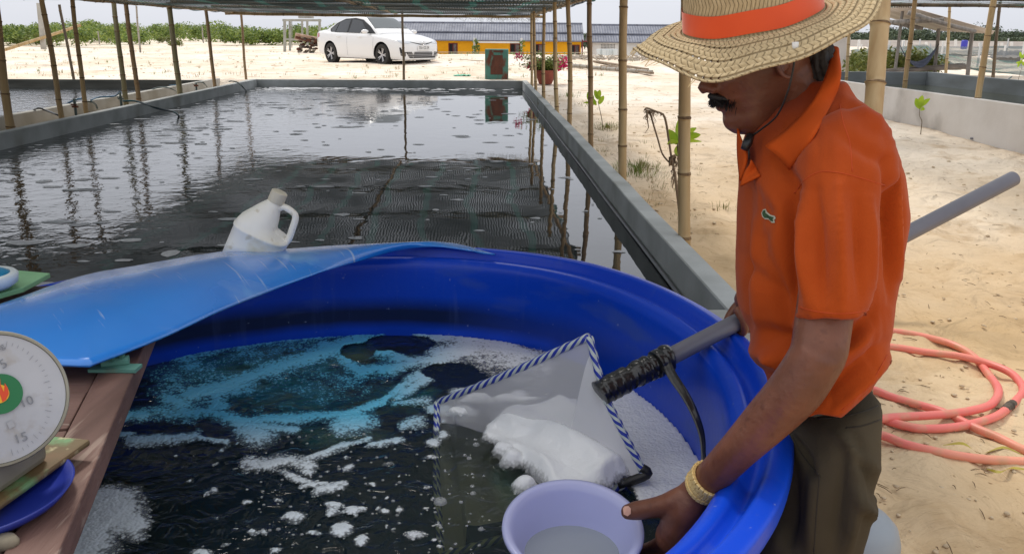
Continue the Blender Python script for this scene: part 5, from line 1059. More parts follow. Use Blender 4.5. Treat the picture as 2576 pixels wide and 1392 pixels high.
def tub_mask(X, Y):
    wx = X + .016*(vf(X*14, Y*14, 50)-.5)*2; wy = Y + .022*(vf(X*14, Y*14, 60)-.5)*2
    px, py = projnp(wx, wy, TWZ); mk = np.full(X.shape, -1.0)
    for (x0, y0, x1, y1, w, s) in CAPS:
        t = np.clip(((px-x0)*(x1-x0)+(py-y0)*(y1-y0))/((x1-x0)**2+(y1-y0)**2), 0, 1); w_ = w*(1.3 if y0 < 1100 and x0 < 1230 else 1); d = np.hypot((px-x0-t*(x1-x0)), (py-y0-t*(y1-y0))*1.15)/w_
        mk = np.maximum(mk, s*np.clip((1.45-d)*.62, -1, .8))
    for (cx, cy, a, b, s) in BLOBS:
        d = np.sqrt(((px-cx)/a)**2 + ((py-cy)/b)**2); mk = np.maximum(mk, s*np.clip(1.2-d*1.0, -1, .85)) if s else mk
    mk = np.maximum(mk, np.clip(inpoly(px, py, RIGHT)/16, -1, 1.4))
    for (cx, cy, a, b) in [(1010, 865, 90, 22), (900, 885, 45, 22), (1130, 935, 75, 22)]:      # open dark pools in the foam
        d = np.sqrt(((px-cx)/a)**2 + ((py-cy)/b)**2); mk = np.where(d < 1, np.minimum(mk, (d-1)*2), mk)
    rr = np.hypot(X-TC.x, Y-TC.y); kk = np.interp(np.degrees(np.arctan2(Y-TC.y, X-TC.x)) % 360, np.arange(361), _ka); return np.where(rr > TWR*kk+.001, -1, mk)
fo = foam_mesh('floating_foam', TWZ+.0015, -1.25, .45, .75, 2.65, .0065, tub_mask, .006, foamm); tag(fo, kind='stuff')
def coords(o): a = np.zeros(len(o.data.vertices)*3); o.data.vertices.foreach_get('co', a); return a.reshape(-1, 3)
_c = coords(fo); _px, _py = projnp(_c[:, 0], _c[:, 1], _c[:, 2])     # cyan light from the blue sheet and tub, put into the foam colour
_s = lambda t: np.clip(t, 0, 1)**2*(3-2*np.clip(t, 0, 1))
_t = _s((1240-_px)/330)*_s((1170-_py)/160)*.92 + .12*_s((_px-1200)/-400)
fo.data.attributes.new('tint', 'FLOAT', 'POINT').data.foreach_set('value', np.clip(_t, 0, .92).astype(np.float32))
def light_cloud_mask(X, Y):
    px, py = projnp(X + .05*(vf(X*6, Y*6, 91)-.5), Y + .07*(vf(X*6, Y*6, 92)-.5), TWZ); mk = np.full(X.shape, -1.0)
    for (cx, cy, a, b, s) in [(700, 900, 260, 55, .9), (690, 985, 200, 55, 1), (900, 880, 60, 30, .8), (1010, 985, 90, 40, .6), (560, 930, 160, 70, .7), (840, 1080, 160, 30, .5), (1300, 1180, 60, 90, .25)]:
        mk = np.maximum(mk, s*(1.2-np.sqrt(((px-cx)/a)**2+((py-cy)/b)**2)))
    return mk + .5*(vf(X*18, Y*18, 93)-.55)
cloudm = bpy.data.materials.new('teal_light_cloud'); cloudm.use_nodes = True  # teal cloud sheet under the water; filtered blue light put into its colour
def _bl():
    n = cloudm.node_tree.nodes; l = cloudm.node_tree.links; n.remove(n["Principled BSDF"]); d = n.new("ShaderNodeBsdfDiffuse"); t = n.new("ShaderNodeTexCoord"); z = n.new("ShaderNodeTexNoise"); z.inputs['Scale'].default_value = 5; z.inputs['Detail'].default_value = 5; l.new(t.outputs['Object'], z.inputs['Vector'])
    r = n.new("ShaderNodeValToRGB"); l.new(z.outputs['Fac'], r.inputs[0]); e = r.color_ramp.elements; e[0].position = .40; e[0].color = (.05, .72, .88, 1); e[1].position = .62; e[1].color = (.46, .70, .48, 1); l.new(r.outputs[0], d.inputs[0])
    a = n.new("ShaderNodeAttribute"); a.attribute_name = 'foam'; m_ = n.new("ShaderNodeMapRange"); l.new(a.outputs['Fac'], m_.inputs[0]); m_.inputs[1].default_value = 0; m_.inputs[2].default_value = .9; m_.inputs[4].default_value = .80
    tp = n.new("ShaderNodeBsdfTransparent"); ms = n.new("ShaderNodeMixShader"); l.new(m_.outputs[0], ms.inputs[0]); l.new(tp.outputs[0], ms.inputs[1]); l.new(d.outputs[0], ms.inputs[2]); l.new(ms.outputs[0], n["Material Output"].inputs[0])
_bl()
tag(foam_mesh('teal_light_cloud', TWZ-.012, -1.15, .35, .80, 2.55, .016, light_cloud_mask, .003, cloudm), kind='stuff')
# larger single bubbles drifting on the open water
bubm = M('bubble', (.75, .78, .8), rough=.08, spec=.9, alpha=.35); m = MB()
for (x, y, r) in [(1108, 1262, 17), (1041, 1343, 14), (1032, 1347, 9), (1190, 1240, 8), (1160, 1262, 6), (1210, 1330, 8), (905, 1356, 8), (1198, 1118, 9), (1180, 1152, 7), (1188, 1222, 6), (830, 1275, 8), (700, 1330, 6), (1005, 1212, 5), (1240, 1090, 5)] + [(rfo.uniform(640, 1240), rfo.uniform(1080, 1390), rfo.uniform(2, 5)) for _ in range(130)]:
    c = atz(x, y, TWZ+.001); R_ = r*(c.y+.2)/F*1.05; rings = [[c + Vector((R_*math.cos(p)*math.cos(t), R_*math.cos(p)*math.sin(t), .7*R_*math.sin(p))) for t in [j*math.pi/6 for j in range(12)]] for p in (0, .35, .7, 1.05, 1.4)]; m.loft(rings, False)
tag(m.build('bubbles', bubm, smooth=True, recenter=False), kind='stuff')

# ================================================================== TABLE
wood = M('table_wood', srgb(126, 96, 86), srgb(96, 70, 62), scale=2.2, rough=.7, bump=.5, bscale=18, bdist=.004, stretch=(1, 7, 7), c3=srgb(70, 50, 46), s3=1.2, p3=(.5, .7)); woodb = M('beam_wood', srgb(122, 92, 82), srgb(92, 66, 58), scale=2.0, rough=.65, bump=.5, bscale=16, bdist=.004, stretch=(7, 1, 7), c3=srgb(66, 46, 42), s3=1.2, p3=(.52, .7))
wear(wood, srgb(168, 150, 138), (5, 60, 60), (.60, .70), amt=.5); wear(woodb, srgb(172, 152, 138), (60, 5, 60), (.60, .70), amt=.5)
TZ = .86
ta, tb2 = atz(351, 900, TZ), atz(145, 1392, TZ); dT = (ta-tb2).normalized(); far = ta + dT*((2.06-ta.y)/dT.y); near = tb2 + dT*((.25-tb2.y)/dT.y); nT = Vector((-dT.y, dT.x, 0))
bw = (atz(351, 900, TZ)-atz(263, 943, TZ)).dot(-nT)*-1; bw = abs(bw); bw = .062
tbl = thing('wooden_table', 'worn brown plank table set across the left side of the blue tub', 'table', (-1.25, 1.2, 0))
m = MB(); m.beam(near + nT*bw/2 - Vector((0, 0, .021)), far + nT*bw/2 - Vector((0, 0, .021)), bw, .042); m.build('edge_beam', woodb, parent=tbl, bevel=.003)
rt = random.Random(31); s = 0; L = (far-near).length; 
while s < L - .02:
    w = rt.uniform(.135, .165); w = min(w, L-s); p0 = near + dT*(s+w/2) + nT*(bw+.004); jj = rt.uniform(-.0015, .0015)
    m = MB(); m.beam(p0 - Vector((0, 0, .016-jj)), p0 + nT*1.12 - Vector((0, 0, .016-jj)), w-.006, .020); m.build('plank', wood, parent=tbl, bevel=.002); s += w
m = MB(); m.beam(near + nT*(bw+.6) - Vector((0, 0, .05)), far + nT*(bw+.6) - Vector((0, 0, .05)), .05, .045); m.build('rail', woodb, parent=tbl)
m = MB(); m.beam(near + nT*(bw+1.15) - Vector((0, 0, .0211)), far + nT*(bw+1.15) - Vector((0, 0, .0211)), bw, .042); m.build('edge_beam', woodb, parent=tbl, bevel=.003)
for s in (.15, 1.7): q = near + nT*(bw+1.15) + dT*s; MB().box((q.x, q.y, .40), (.05, .05, .80)).build('leg', woodb, parent=tbl)
for s in (0.05, ): q = near + nT*.03 + dT*s; MB().box((q.x, q.y, .405), (.05, .05, .81)).build('leg', woodb, parent=tbl)
cl = thing('clamp', 'dull turquoise metal clamp under the near corner of the blue sheet', 'clamp', tuple(atz(290, 915, TZ)))
m = MB(); m.tube([atz(255, 912, TZ+.012), atz(325, 905, TZ+.012)], .010, 10); m.box(atz(290, 925, TZ+.004), (.085, .03, .006)); m.build('barrel', turq, parent=cl, smooth=False)
m = MB(); m.tube([atz(280, 908, TZ+.012), atz(280, 890, TZ+.035)], .007, 8); m.tube([atz(305, 905, TZ+.012), atz(305, 888, TZ+.03)], .006, 8); m.build('pins', turq, parent=cl)

# ================================================================== BLUE SHEET
sheetm = M('sheet_blue', (.018, .27, .86), (.012, .22, .78), scale=3, rough=.24, spec=.6, trans=.12, bump=.3, bscale=12, bdist=.003, stretch=(1, 1, 1), c3=(.10, .40, .88), s3=5, p3=(.60, .70), coat=1.0)
sheetm.node_tree.nodes["Principled BSDF"].inputs['Coat Roughness'].default_value = .22
wear(sheetm, (.55, .68, .85), (5, 90, 5), (.66, .72), rot=.9, amt=.6); wear(sheetm, (.45, .60, .82), (2.5, 4, 3), (.56, .72), amt=.35, rough=.5)
farE = bez([atz(-300, 870, .872), atz(0, 765, .876), atz(190, 702, .880), atz(330, 672, .880), atz(555, 634, .868), atz(720, 626, .855), atz(900, 616, .838), atz(1060, 611, .820), atz(1150, 613, .814), atz(1245, 640, .806)], 60)
nearE = [atz(-420, 880, .885).lerp(atz(222, 922, .896), i/14) for i in range(14)] + bez([atz(222, 922, .896), atz(330, 880, .892), atz(450, 829, .886), atz(600, 763, .872), atz(780, 695, .850), atz(900, 656, .834), atz(1010, 627, .822), atz(1100, 617, .816)], 46)
def shf(a, b):
    i = a*60; k = min(int(i), 59); t = i-k; A = farE[k]*(1-t)+farE[k+1]*t; B = nearE[k]*(1-t)+nearE[k+1]*t
    p = A*(1-b) + B*b; wd_ = (A-B).length; p.z += .058*wd_*math.sin(math.pi*b)*min(1, (1-a)*6) + .003*fbm(a*6, b*2, 4, 3); return p
m = MB(); m.grid(shf, 90, 24); so = m.build('blue_sheet', sheetm, smooth=True, solid=.005); tag(so, 'bright blue curved plastic sheet laid over the table and the far rim of the tub', 'plastic sheet')
SHEET = bvh_of(m)
def cam_hit(bv, x, y):
    r = ray(x, y).normalized(); h, nn, i, d = bv.ray_cast(Vector((0, 0, H)), r); return h, nn, r

# ================================================================== JUG (scoop cut from a jug)
jugm = M('jug_plastic', srgb(240, 238, 230), srgb(228, 226, 214), scale=7, rough=.42, sub=.0, c3=srgb(206, 194, 160), s3=9, p3=(.58, .72), trans=0, bump=.2, bscale=30, bdist=.002)
wear(jugm, srgb(170, 150, 104), (26, 26, 26), (.60, .68), amt=.45)
jb = atz(640, 636, .872); cj = (jb - Vector((0, 0, H))).dot(Vector((0, math.cos(P), -math.sin(P)))); K = cj/F
ax2 = Vector((math.sin(R(26)), 0, math.cos(R(26)))); jx = Vector((math.cos(R(26)), 0, -math.sin(R(26)))); jy = Vector((0, 1, 0))
jug = thing('white_jug', 'stained white plastic jug with its bottom cut off slanting, tilted on the blue sheet', 'jug', tuple(jb))
def JP(x, y): return jb + Vector(((x-640)*K, 0, -(y-636)*K/math.cos(P)*1.0))
# centre line of the body from the slanted cut up to the neck, in the plane of the picture
B0, B1 = Vector(((640-640)*K, 0, 0)), None
secs = [  # (centre x, y, half width along jx, half depth)
 (640, 636, 0, 0)]
def ringj(c, hw, hd, n=28, tilt=None, pw=2.6):
    out = []
    for j in range(n):
        t = 2*math.pi*j/n; cx_ = math.copysign(abs(math.cos(t))**(2/pw), math.cos(t)); sy_ = math.copysign(abs(math.sin(t))**(2/pw), math.sin(t))
        out.append(c + jx*hw*cx_ + jy*hd*sy_)
    return out
hwB = 68*K; hdB = 58*K
bodyc = JP(664, 583) ; rings = []
def at_axis(s): return bodyc + ax2*s*K
for s, hw_, sh_, hd_ in ((-120, 67, 0, 60), (-5, 67, 0, 60), (-2, 69.5, 0, 62), (2, 69.5, 0, 62), (4, 64, -2, 59), (11, 49, -17, 56), (24, 44, -17, 50), (45, 35, -11, 38), (66, 25, -6, 27), (82, 17, -1, 18), (92, 15, 0, 16)):
    rings.append(ringj(at_axis(s) + jx*sh_*K, hw_*K, hd_*K, pw=2.2 if s > 20 else 2.7))
# cut the lowest ring on the slanting plane of the sheet
cutp, cutn = JP(640, 634), Vector((-.06, 0, 1)).normalized()
low = []
for a, b_ in zip(rings[0], rings[1]):
    d = (a-b_).normalized(); t = (cutp-b_).dot(cutn)/d.dot(cutn); low.append(b_ + d*t)
rings[0] = low; midr = [a*.5+b_*.5 for a, b_ in zip(rings[0], rings[1])]; rings.insert(1, midr)
m = MB(); m.loft(rings, False); jo = m.build('body', jugm, parent=jug, smooth=True, solid=.003)
nk = at_axis(86) + jx*1*K; m = MB(); Rj = Matrix((jx, jy, ax2)).transposed()
m.lathe([(.001, 26*K), (17*K, 26*K), (20*K, 24*K), (20.5*K, 0), (20*K, -3*K), (15*K, -3*K)], 28, nk + ax2*2*K, Rj); m.build('cap', M('cap_cream', srgb(214, 208, 190), srgb(190, 182, 160), scale=9, rough=.5), parent=jug, auto=35)
m = MB(); m.tube(bez([JP(708, 526), JP(722, 522), JP(743, 535), JP(749, 548), JP(740, 574), JP(726, 604), JP(712, 606)], 26), 8.5*K, 10, flat=1.0); m.tube(bez([JP(690, 578), JP(700, 598), JP(718, 608)], 6), 10*K, 10); m.build('handle', jugm, parent=jug, smooth=True)

# ================================================================== KITCHEN SCALE
sc_o = at(-14, 1003, 1.06); ks = thing('dial_scale', 'round white dial scale with a green emblem at the lower left of the table', 'scale', tuple(atz(40, 1150, TZ)))
nS = (Vector((0, 0, H)) - sc_o).normalized(); nS = (nS + Vector((.16, 0, .02))).normalized(); rS = Vector((0, 0, 1)).cross(nS).normalized(); uS = nS.cross(rS); RS = Matrix((rS, uS, nS)).transposed(); k2 = 1.03/F
dialw = M('dial_white', srgb(176, 178, 182), srgb(156, 158, 164), scale=9, rough=.35, c3=srgb(146, 132, 108), s3=11, p3=(.56, .72), coat=.6); rimg = M('dial_rim', srgb(150, 148, 132), srgb(110, 104, 88), scale=9, rough=.5)
m = MB(); m.lathe([(.001, -.055), (160*k2, -.055), (176*k2, -.045), (178*k2, -.004), (174*k2, .003), (168*k2, .003), (166*k2, -.002)], 72, sc_o, RS); m.build('housing', rimg, parent=ks, auto=40)
m = MB(); m.lathe([(.001, .001), (166*k2, .001), (167*k2, -.001)], 72, sc_o, RS); dl = m.build('dial', dialw, parent=ks, smooth=False)
def SP(x, y, dz=.003):            # a point on the dial face
    r = ray(x, y); o = Vector((0, 0, H)); t = (sc_o + nS*dz - o).dot(nS)/r.dot(nS); return o + r*t
ec = SP(0, 990); m = MB(); m.lathe([(.001, .0015), (52*k2, .0015), (52*k2, -.001)], 48, ec, RS); m.build('emblem', M('emblem_green', srgb(20, 110, 62), rough=.5), parent=ks)
m = MB(); m.lathe([(.001, .0025), (24*k2, .0025), (24*k2, 0)], 32, SP(-4, 990), RS); m.build('emblem_disc', M('emblem_yellow', srgb(236, 176, 30), rough=.5), parent=ks)
def flat(name, pts, mat, dz=.006, par=None): m = MB(); m.poly([SP(x, y, dz) for x, y in pts][::-1]); return m.build(name, mat, parent=par or ks)
redm = M('emblem_red', srgb(216, 70, 24), rough=.5); inkm = M('dial_ink', srgb(124, 127, 132), rough=.6)
flat('flame', [(-30, 1002), (-22, 985), (-14, 994), (-8, 972), (0, 950), (2, 968), (10, 985), (12, 962), (20, 975), (22, 990), (14, 1006), (6, 1010), (0, 990), (-6, 1008), (-12, 1000), (-20, 1012)], redm)
for i in range(26):
    a = R(-78 + i*6.0); m = MB(); r0, r1 = (128 if i % 5 == 0 else 136), 144; c0 = Vector((-12, 1003)); 
    def dp(r, da): return SP(-12 + r*math.cos(a+da), 1003 + r*math.sin(a+da)*1.03)
    if i == 0: tk = MB()
    tk.poly([dp(r0, -.004), dp(r1, -.004), dp(r1, .004), dp(r0, .004)])
tk.build('tick_marks', inkm, parent=ks)['kind'] = 'stuff'
def dial_text(s, x, y, size, ang):
    c = SP(x, y, .0035); q = Matrix.Rotation(R(ang), 3, 'Z'); mt = (RS @ q).to_4x4(); mt.translation = c - ks.location; text_obj('dial_number', s, size, inkm, ks, mt, extrude=.0003)
dial_text('5', 9, 915, 34*k2*1.0, 20); dial_text('10', 67, 1010, 34*k2, -4 + 12); dial_text('15', 53, 1101, 34*k2, -16+20); dial_text('kg', 0, 872, 22*k2, 18)
flat('seal_mark', [(16, 1062), (30, 1056), (38, 1070), (24, 1078)], M('dial_faint', srgb(160, 162, 166), rough=.6), .004)
gb = M('green_enamel', srgb(112, 150, 104), srgb(92, 128, 84), scale=7, rough=.55, c3=srgb(168, 150, 110), s3=9, p3=(.56, .66))
Kc = atz(217, 1112, .888); Lc = atz(-60, 1310, .888); dK = (Lc-Kc).normalized(); eK = Vector((-dK.y, dK.x, 0)); eK = eK if eK.x < 0 else -eK
wear(gb, srgb(104, 72, 44), (16, 16, 16), (.50, .60), amt=.85); wear(gb, srgb(190, 178, 140), (26, 26, 26), (.58, .64), amt=.8); wear(dialw, srgb(128, 112, 88), (22, 22, 22), (.60, .70), amt=.4)
m = MB(); cK = Kc + dK*.12 + eK*.055; m.box(cK - Vector((0, 0, .004)), (.26, .11, .010), Matrix((dK, eK, Vector((0, 0, 1)))).transposed()); m.build('base', gb, parent=ks, bevel=.004)
m = MB(); m.box(cK + eK*.01 + Vector((0, 0, .03)), (.13, .10, .06), Matrix((dK, eK, Vector((0, 0, 1)))).transposed()); m.build('pedestal', rimg, parent=ks, bevel=.01)
bp_ = cK + dK*.02 + eK*.012; m = MB(); m.lathe([(.001, .002), (.09, .002), (.108, .010), (.118, .018), (.121, .017), (.111, .004), (.09, -.004), (.001, -.004)], 56, (bp_.x, bp_.y, TZ+.006)); 
tag(m.build('blue_plate', M('plate_blue', srgb(34, 52, 150), srgb(28, 42, 124), scale=5, rough=.4), smooth=True), 'shallow dark blue plastic plate under the green scale base', 'plate')
q = atz(-38, 712, .905); m = MB(); m.lathe([(.001, .012), (.03, .012), (.045, .02), (.062, .024), (.068, .018), (.066, .0), (.05, -.012), (.001, -.014)], 40, q); d2 = thing('small_dish', 'round blue dish with a white rim on a green board at the left edge', 'dish', (q.x, q.y, .88)); m.build('dish', M('dish_white', srgb(206, 214, 216), rough=.35), parent=d2, smooth=True)
m = MB(); m.lathe([(.001, .032), (.02, .031), (.04, .028), (.052, .022), (.05, .016)], 36, q); m.build('blue_centre', M('dish_blue', srgb(24, 134, 176), srgb(20, 112, 156), scale=12, rough=.35), parent=d2, smooth=True)
m = MB(); m.prism([atz(x, y, .876) for x, y in ((-120, 775), (0, 752), (60, 735), (128, 698), (40, 690), (-120, 700))][::-1], (0, 0, .012)); tag(m.build('green_board', M('board_green', srgb(140, 190, 144), srgb(120, 170, 124), scale=7, rough=.5, c3=srgb(206, 204, 180), s3=5, p3=(.58, .7)), bevel=.002), 'pale green chipped board lying on the far end of the table', 'board')
m = MB(); m.loft([[atz(10, 1368, TZ) + Vector((math.cos(t)*k*.018, math.sin(t)*k*.013, z*.8)) for t in [j*.5236 for j in range(12)]] for k, z in ((1, -.002), (1, .006), (.8, .013), (.3, .016))]); tag(m.build('pebble', M('pebble', srgb(150, 140, 120), srgb(110, 102, 88), scale=20, rough=.8), smooth=True), 'small grey-brown stone on the table at the bottom left corner', 'stone')

# ================================================================== DIP NET
stripe = bpy.data.materials.new('striped_tape'); stripe.use_nodes = True
def _st():
    n = stripe.node_tree.nodes; l = stripe.node_tree.links; b = n["Principled BSDF"]; b.inputs['Roughness'].default_value = .45
    at_ = n.new("ShaderNodeUVMap"); at_.uv_map = 'UV'
    w = n.new("ShaderNodeTexWave"); w.bands_direction = 'DIAGONAL'; w.inputs['Scale'].default_value = .55; w.inputs['Distortion'].default_value = 1.6; w.inputs['Detail'].default_value = 1; w.inputs['Detail Scale'].default_value = .6; l.new(at_.outputs[0], w.inputs['Vector'])
    r = n.new("ShaderNodeValToRGB"); l.new(w.outputs['Fac'], r.inputs[0]); r.color_ramp.elements[0].position = .45; r.color_ramp.elements[1].position = .52; r.color_ramp.elements[0].color = (*srgb(30, 52, 160), 1); r.color_ramp.elements[1].color = (*srgb(190, 200, 196), 1); l.new(r.outputs[0], b.inputs['Base Color'])
_st()
NA, NB, NC, ND = at(1482, 846, 1.817), atz(1100, 1012, .572), atz(1622, 1192, .572), at(1110, 1398, 1.79)
NM = at(1515, 985, 1.80); PR = at(2549, 449, 2.2)
net = thing('dip_net', 'square dip net of white mesh with a blue and white striped frame and grey handle', 'net', tuple(NM))
def striped_tube(pts, r, name, n=10):
    m = MB(); pts = bez(pts, 40); m.tube(pts, [r*(1+.10*math.sin(i*1.7)) for i in range(41)], n); o = m.build(name, stripe, parent=net, smooth=True)
    uvl = o.data.uv_layers.new(name='UV'); L = sum((pts[i+1]-pts[i]).length for i in range(40)); Lx = 0
    for f in o.data.polygons:
        for li in f.loop_indices:
            vi = o.data.loops[li].vertex_index; i, j = divmod(vi, n); jj = j if not (j == 0 and any(o.data.loops[q].vertex_index % n == n-1 for q in f.loop_indices)) else n
            uvl.data[li].uv = (i/40*L*42, jj/n*4.0)
    return o
striped_tube([NA, (NA+NB)/2 - Vector((0, 0, .004)), NB], .0085, 'frame_side'); striped_tube([NA, NM + Vector((.004, 0, 0)), (NM+NC)/2, NC], .0085, 'frame_side'); striped_tube([NB, (NB+ND)/2 + Vector((-.006, 0, 0)), ND], .0085, 'frame_side'); striped_tube([NC, (NC+ND)/2 - Vector((0, 0, .02)), ND], .0085, 'frame_side')
m = MB(); m.tube(bez([NC + (NM-NC).normalized()*.015, NC + Vector((.004, 0, 0)), NC + (ND-NC).normalized()*.06], 10), .0105, 10); m.build('corner_tip', blackp, parent=net, smooth=True)
def bag_mat():
    m = bpy.data.materials.new('net_mesh_cloth'); m.use_nodes = True; n = m.node_tree.nodes; l = m.node_tree.links; b = n["Principled BSDF"]; b.inputs['Base Color'].default_value = (.80, .80, .80, 1); b.inputs['Roughness'].default_value = .5
    tr = n.new("ShaderNodeBsdfTranslucent"); tr.inputs[0].default_value = (.8, .8, .8, 1); tp = n.new("ShaderNodeBsdfTransparent")
    t = n.new("ShaderNodeTexCoord"); z = n.new("ShaderNodeTexNoise"); z.inputs['Scale'].default_value = 9; z.inputs['Detail'].default_value = 5; l.new(t.outputs['Object'], z.inputs['Vector']); bp = n.new("ShaderNodeBump"); bp.inputs['Strength'].default_value = .5; bp.inputs['Distance'].default_value = .01; l.new(z.outputs['Fac'], bp.inputs['Height']); l.new(bp.outputs[0], b.inputs['Normal'])
    at_ = n.new("ShaderNodeAttribute"); at_.attribute_name = 'dense'
    a = n.new("ShaderNodeMixShader"); a.inputs[0].default_value = .3; l.new(b.outputs[0], a.inputs[1]); l.new(tr.outputs[0], a.inputs[2])
    c = n.new("ShaderNodeMixShader"); l.new(at_.outputs['Fac'], c.inputs[0]); l.new(tp.outputs[0], c.inputs[1]); l.new(a.outputs[0], c.inputs[2]); l.new(c.outputs[0], n["Material Output"].inputs[0]); return m
bagm = bag_mat(); NN_ = 110; dense = []
def bagp(s, t):                    # s: 0 left (B-D) .. 1 right (A-C);  t: 0 far (A-B) .. 1 near (C-D)
    e = (NB*(1-s)+NA*s)*(1-t) + (ND*(1-s)+NC*s)*t
    back = min(1, t/.13); k = sm(back)                       # the far panel hangs down steeply
    rgt = min(1, (1-s)/.16)
    lift = sm((s-.30)/.30)
    fold = .006*math.sin((s*1.4+t)*14 + 3*fbm(s*2, t*2, 5, 2)) + .004*fbm(s*5, t*3, 9, 2)
    ridge = .006*math.exp(-((s-.78+.25*(1-t))/.05)**2)*math.exp(-((t-.25)/.3)**2)
    z_in = (TWZ + .018 + .026*sm((s-.45)/.3) + fold*.9 + ridge)*lift + (TWZ - .07 + fold)*(1-lift)
    w = k*sm(rgt); z = e.z*(1-w) + z_in*w
    if s < .12: z = e.z*(1-s/.12*k) + min(z, e.z+.0)*(s/.12*k)
    x, y = e.x, e.y
    if t < .2: y += -.0 + .02*(1-t/.2)*0
    dense.append(.62 if t < .12 else .62 + .36*lift)
    return Vector((x - .02*math.sin(math.pi*t)*sm((s-.8)/.2), y, z))
m = MB(); m.grid(lambda a, b: bagp(a, b**1.25), NN_, NN_); bg_ = m.build('mesh_bag', bagm, parent=net, smooth=True)
ad = bg_.data.attributes.new('dense', 'FLOAT', 'POINT'); ad.data.foreach_set('value', np.array(dense, np.float32))
# froth caught in the net
def net_mask(X, Y):
    px, py = projnp(X + .010*(vf(X*22, Y*22, 71)-.5), Y + .02*(vf(X*22, Y*22, 72)-.5), TWZ+.03)
    poly = [(1205, 1105), (1215, 1070), (1262, 1035), (1330, 1012), (1400, 1000), (1450, 1000), (1500, 1020), (1545, 1085), (1588, 1160), (1590, 1195), (1520, 1240), (1400, 1260), (1345, 1200), (1300, 1165), (1262, 1150), (1240, 1118)]
    a = np.clip(inpoly(px, py, poly)/26, -1, 1.2)
    for (cx, cy, rx, ry) in [(1265, 1142, 32, 12), (1320, 1230, 34, 14), (1290, 1160, 30, 12), (1160, 1035, 30, 8), (1200, 1012, 50, 5), (1300, 1005, 60, 5)]: a = np.maximum(a, np.clip(1.3-np.sqrt(((px-cx)/rx)**2+((py-cy)/ry)**2), -1, .8))
    return a
X0 = NC.x
def nh(X, Y): pass
fn_ = foam_mesh('net_foam', TWZ+.024, -.22, .34, 1.30, 1.99, .005, net_mask, .030, foam_material('net_froth', .0006, .18)); fn_.data.update()
vv = np.zeros(len(fn_.data.vertices)*3); fn_.data.vertices.foreach_get('co', vv); vv = vv.reshape(-1, 3); mkv = np.zeros(len(vv), np.float32); fn_.data.attributes['foam'].data.foreach_get('value', mkv)
vv[:, 2] += np.clip(mkv, 0, 1)*(.024*np.exp(-((vv[:, 0]-.12)/.10)**2-((vv[:, 1]-1.66)/.13)**2) + .016*np.sin((vv[:, 0]*.8+vv[:, 1]*.5)*46 + 6*vf(vv[:, 0]*5, vv[:, 1]*5, 9))*np.clip(mkv, 0, 1)*.8 + .008*(vf(vv[:, 0]*9, vv[:, 1]*9, 4, 2)-.5))
fn_.data.vertices.foreach_set('co', vv.ravel()); tag(fn_, kind='stuff')
dirp = (PR-NM).normalized(); pipe2 = M('handle_grey', srgb(112, 112, 122), srgb(98, 98, 108), scale=6, rough=.38, bump=.1, bscale=60, bdist=.001)
m = MB(); Lp = (PR-NM).length; m.tube([NM + dirp*.10, NM + dirp*Lp*.5, PR], .0195, 28); m.tube([PR + dirp*.0005, PR - dirp*.03], .0165, 20); m.build('handle', pipe2, parent=net, auto=40)
tape = M('black_tape', (.012, .012, .013), rough=.28, coat=.4, bump=.6, bscale=60, bdist=.003)
m = MB(); NTP = 60; rad = []; rt2 = random.Random(5); v_ = .026
for i in range(NTP+1):
    if i % 4 == 0: v_ = rt2.uniform(.0235, .029) + (.004 if i > 46 else 0)
    rad.append(v_ + .0012*math.sin(i*2.1))
rad[0] = .016; rad[-1] = .021
m.tube([NM + dirp*(-.01 + .185*i/NTP) + Vector((0, 0, .001*math.sin(i))) for i in range(NTP+1)], rad, 20); m.build('tape_wrap', tape, parent=net, auto=60)
sp = bez([at(1672, 905, 1.83), at(1692, 945, 1.80), at(1722, 990, 1.77), at(1748, 1040, 1.74), at(1766, 1095, 1.72), at(1770, 1150, 1.70), at(1772, 1190, 1.69)], 30)
def strapp(a, b):
    p = sp[int(round(a*30))]; tw = a*3.2 + .2; w = .011*(.45+.55*abs(math.cos(tw*.75-.5))) ; return p + Vector((math.cos(.5), .6*math.sin(tw), .25)).normalized()*w*(b-.5)*2
m = MB(); m.grid(strapp, 31, 4); m.build('strap', tape, parent=net, smooth=True, solid=.002)

# ================================================================== BOWL
bowlm = M('bowl_lavender', srgb(194, 198, 236), srgb(188, 192, 232), scale=4, rough=.3, spec=.5, trans=.18, coat=.2)
bc = at(1441, 1323, 1.435); tl = R(11); RB = Matrix.Rotation(tl, 3, 'X'); rB = .1185
bowl = thing('lavender_bowl', 'pale lavender plastic bowl of cloudy water held over the tub by the man', 'bowl', tuple(bc - Vector((0, 0, .1))))
pf = [(.001, -.098), (.066, -.098), (.072, -.092), (.088, -.052), (.106, -.016), (.112, -.006), (.1215, -.008), (.1245, -.004), (.1235, .001), (.117, .003), (.110, .000), (.103, -.012), (.085, -.050), (.069, -.088), (.062, -.093), (.001, -.093)]
m = MB(); m.lathe([(r*rB/.1235, z) for r, z in pf], 96, bc, RB); m.build('shell', bowlm, parent=bowl, smooth=True)
bwm = water_mat('bowl_water', None, .02, .3, .3, tint=(.30, .33, .36), split=False); zw = bc.z - .052
ringw = []
for t in np.linspace(0, 2*math.pi, 64, endpoint=False):
    lo, hi = 0, .2
    for _ in range(20):
        md_ = (lo+hi)/2; p = Vector((bc.x + md_*math.cos(t), bc.y + .010 + md_*math.sin(t), zw)); q = RB.inverted() @ (p-bc); ri = np.interp(q.z, [-.093, -.088, -.050, -.012, 0], [.0595, .0662, .0816, .0988, .1055])
        if math.hypot(q.x, q.y) < ri: lo = md_
        else: hi = md_
    ringw.append(Vector((bc.x + lo*1.004*math.cos(t), bc.y + .010 + lo*1.004*math.sin(t), zw)))
m = MB(); m.poly(ringw); m.build('water', bwm, parent=bowl)

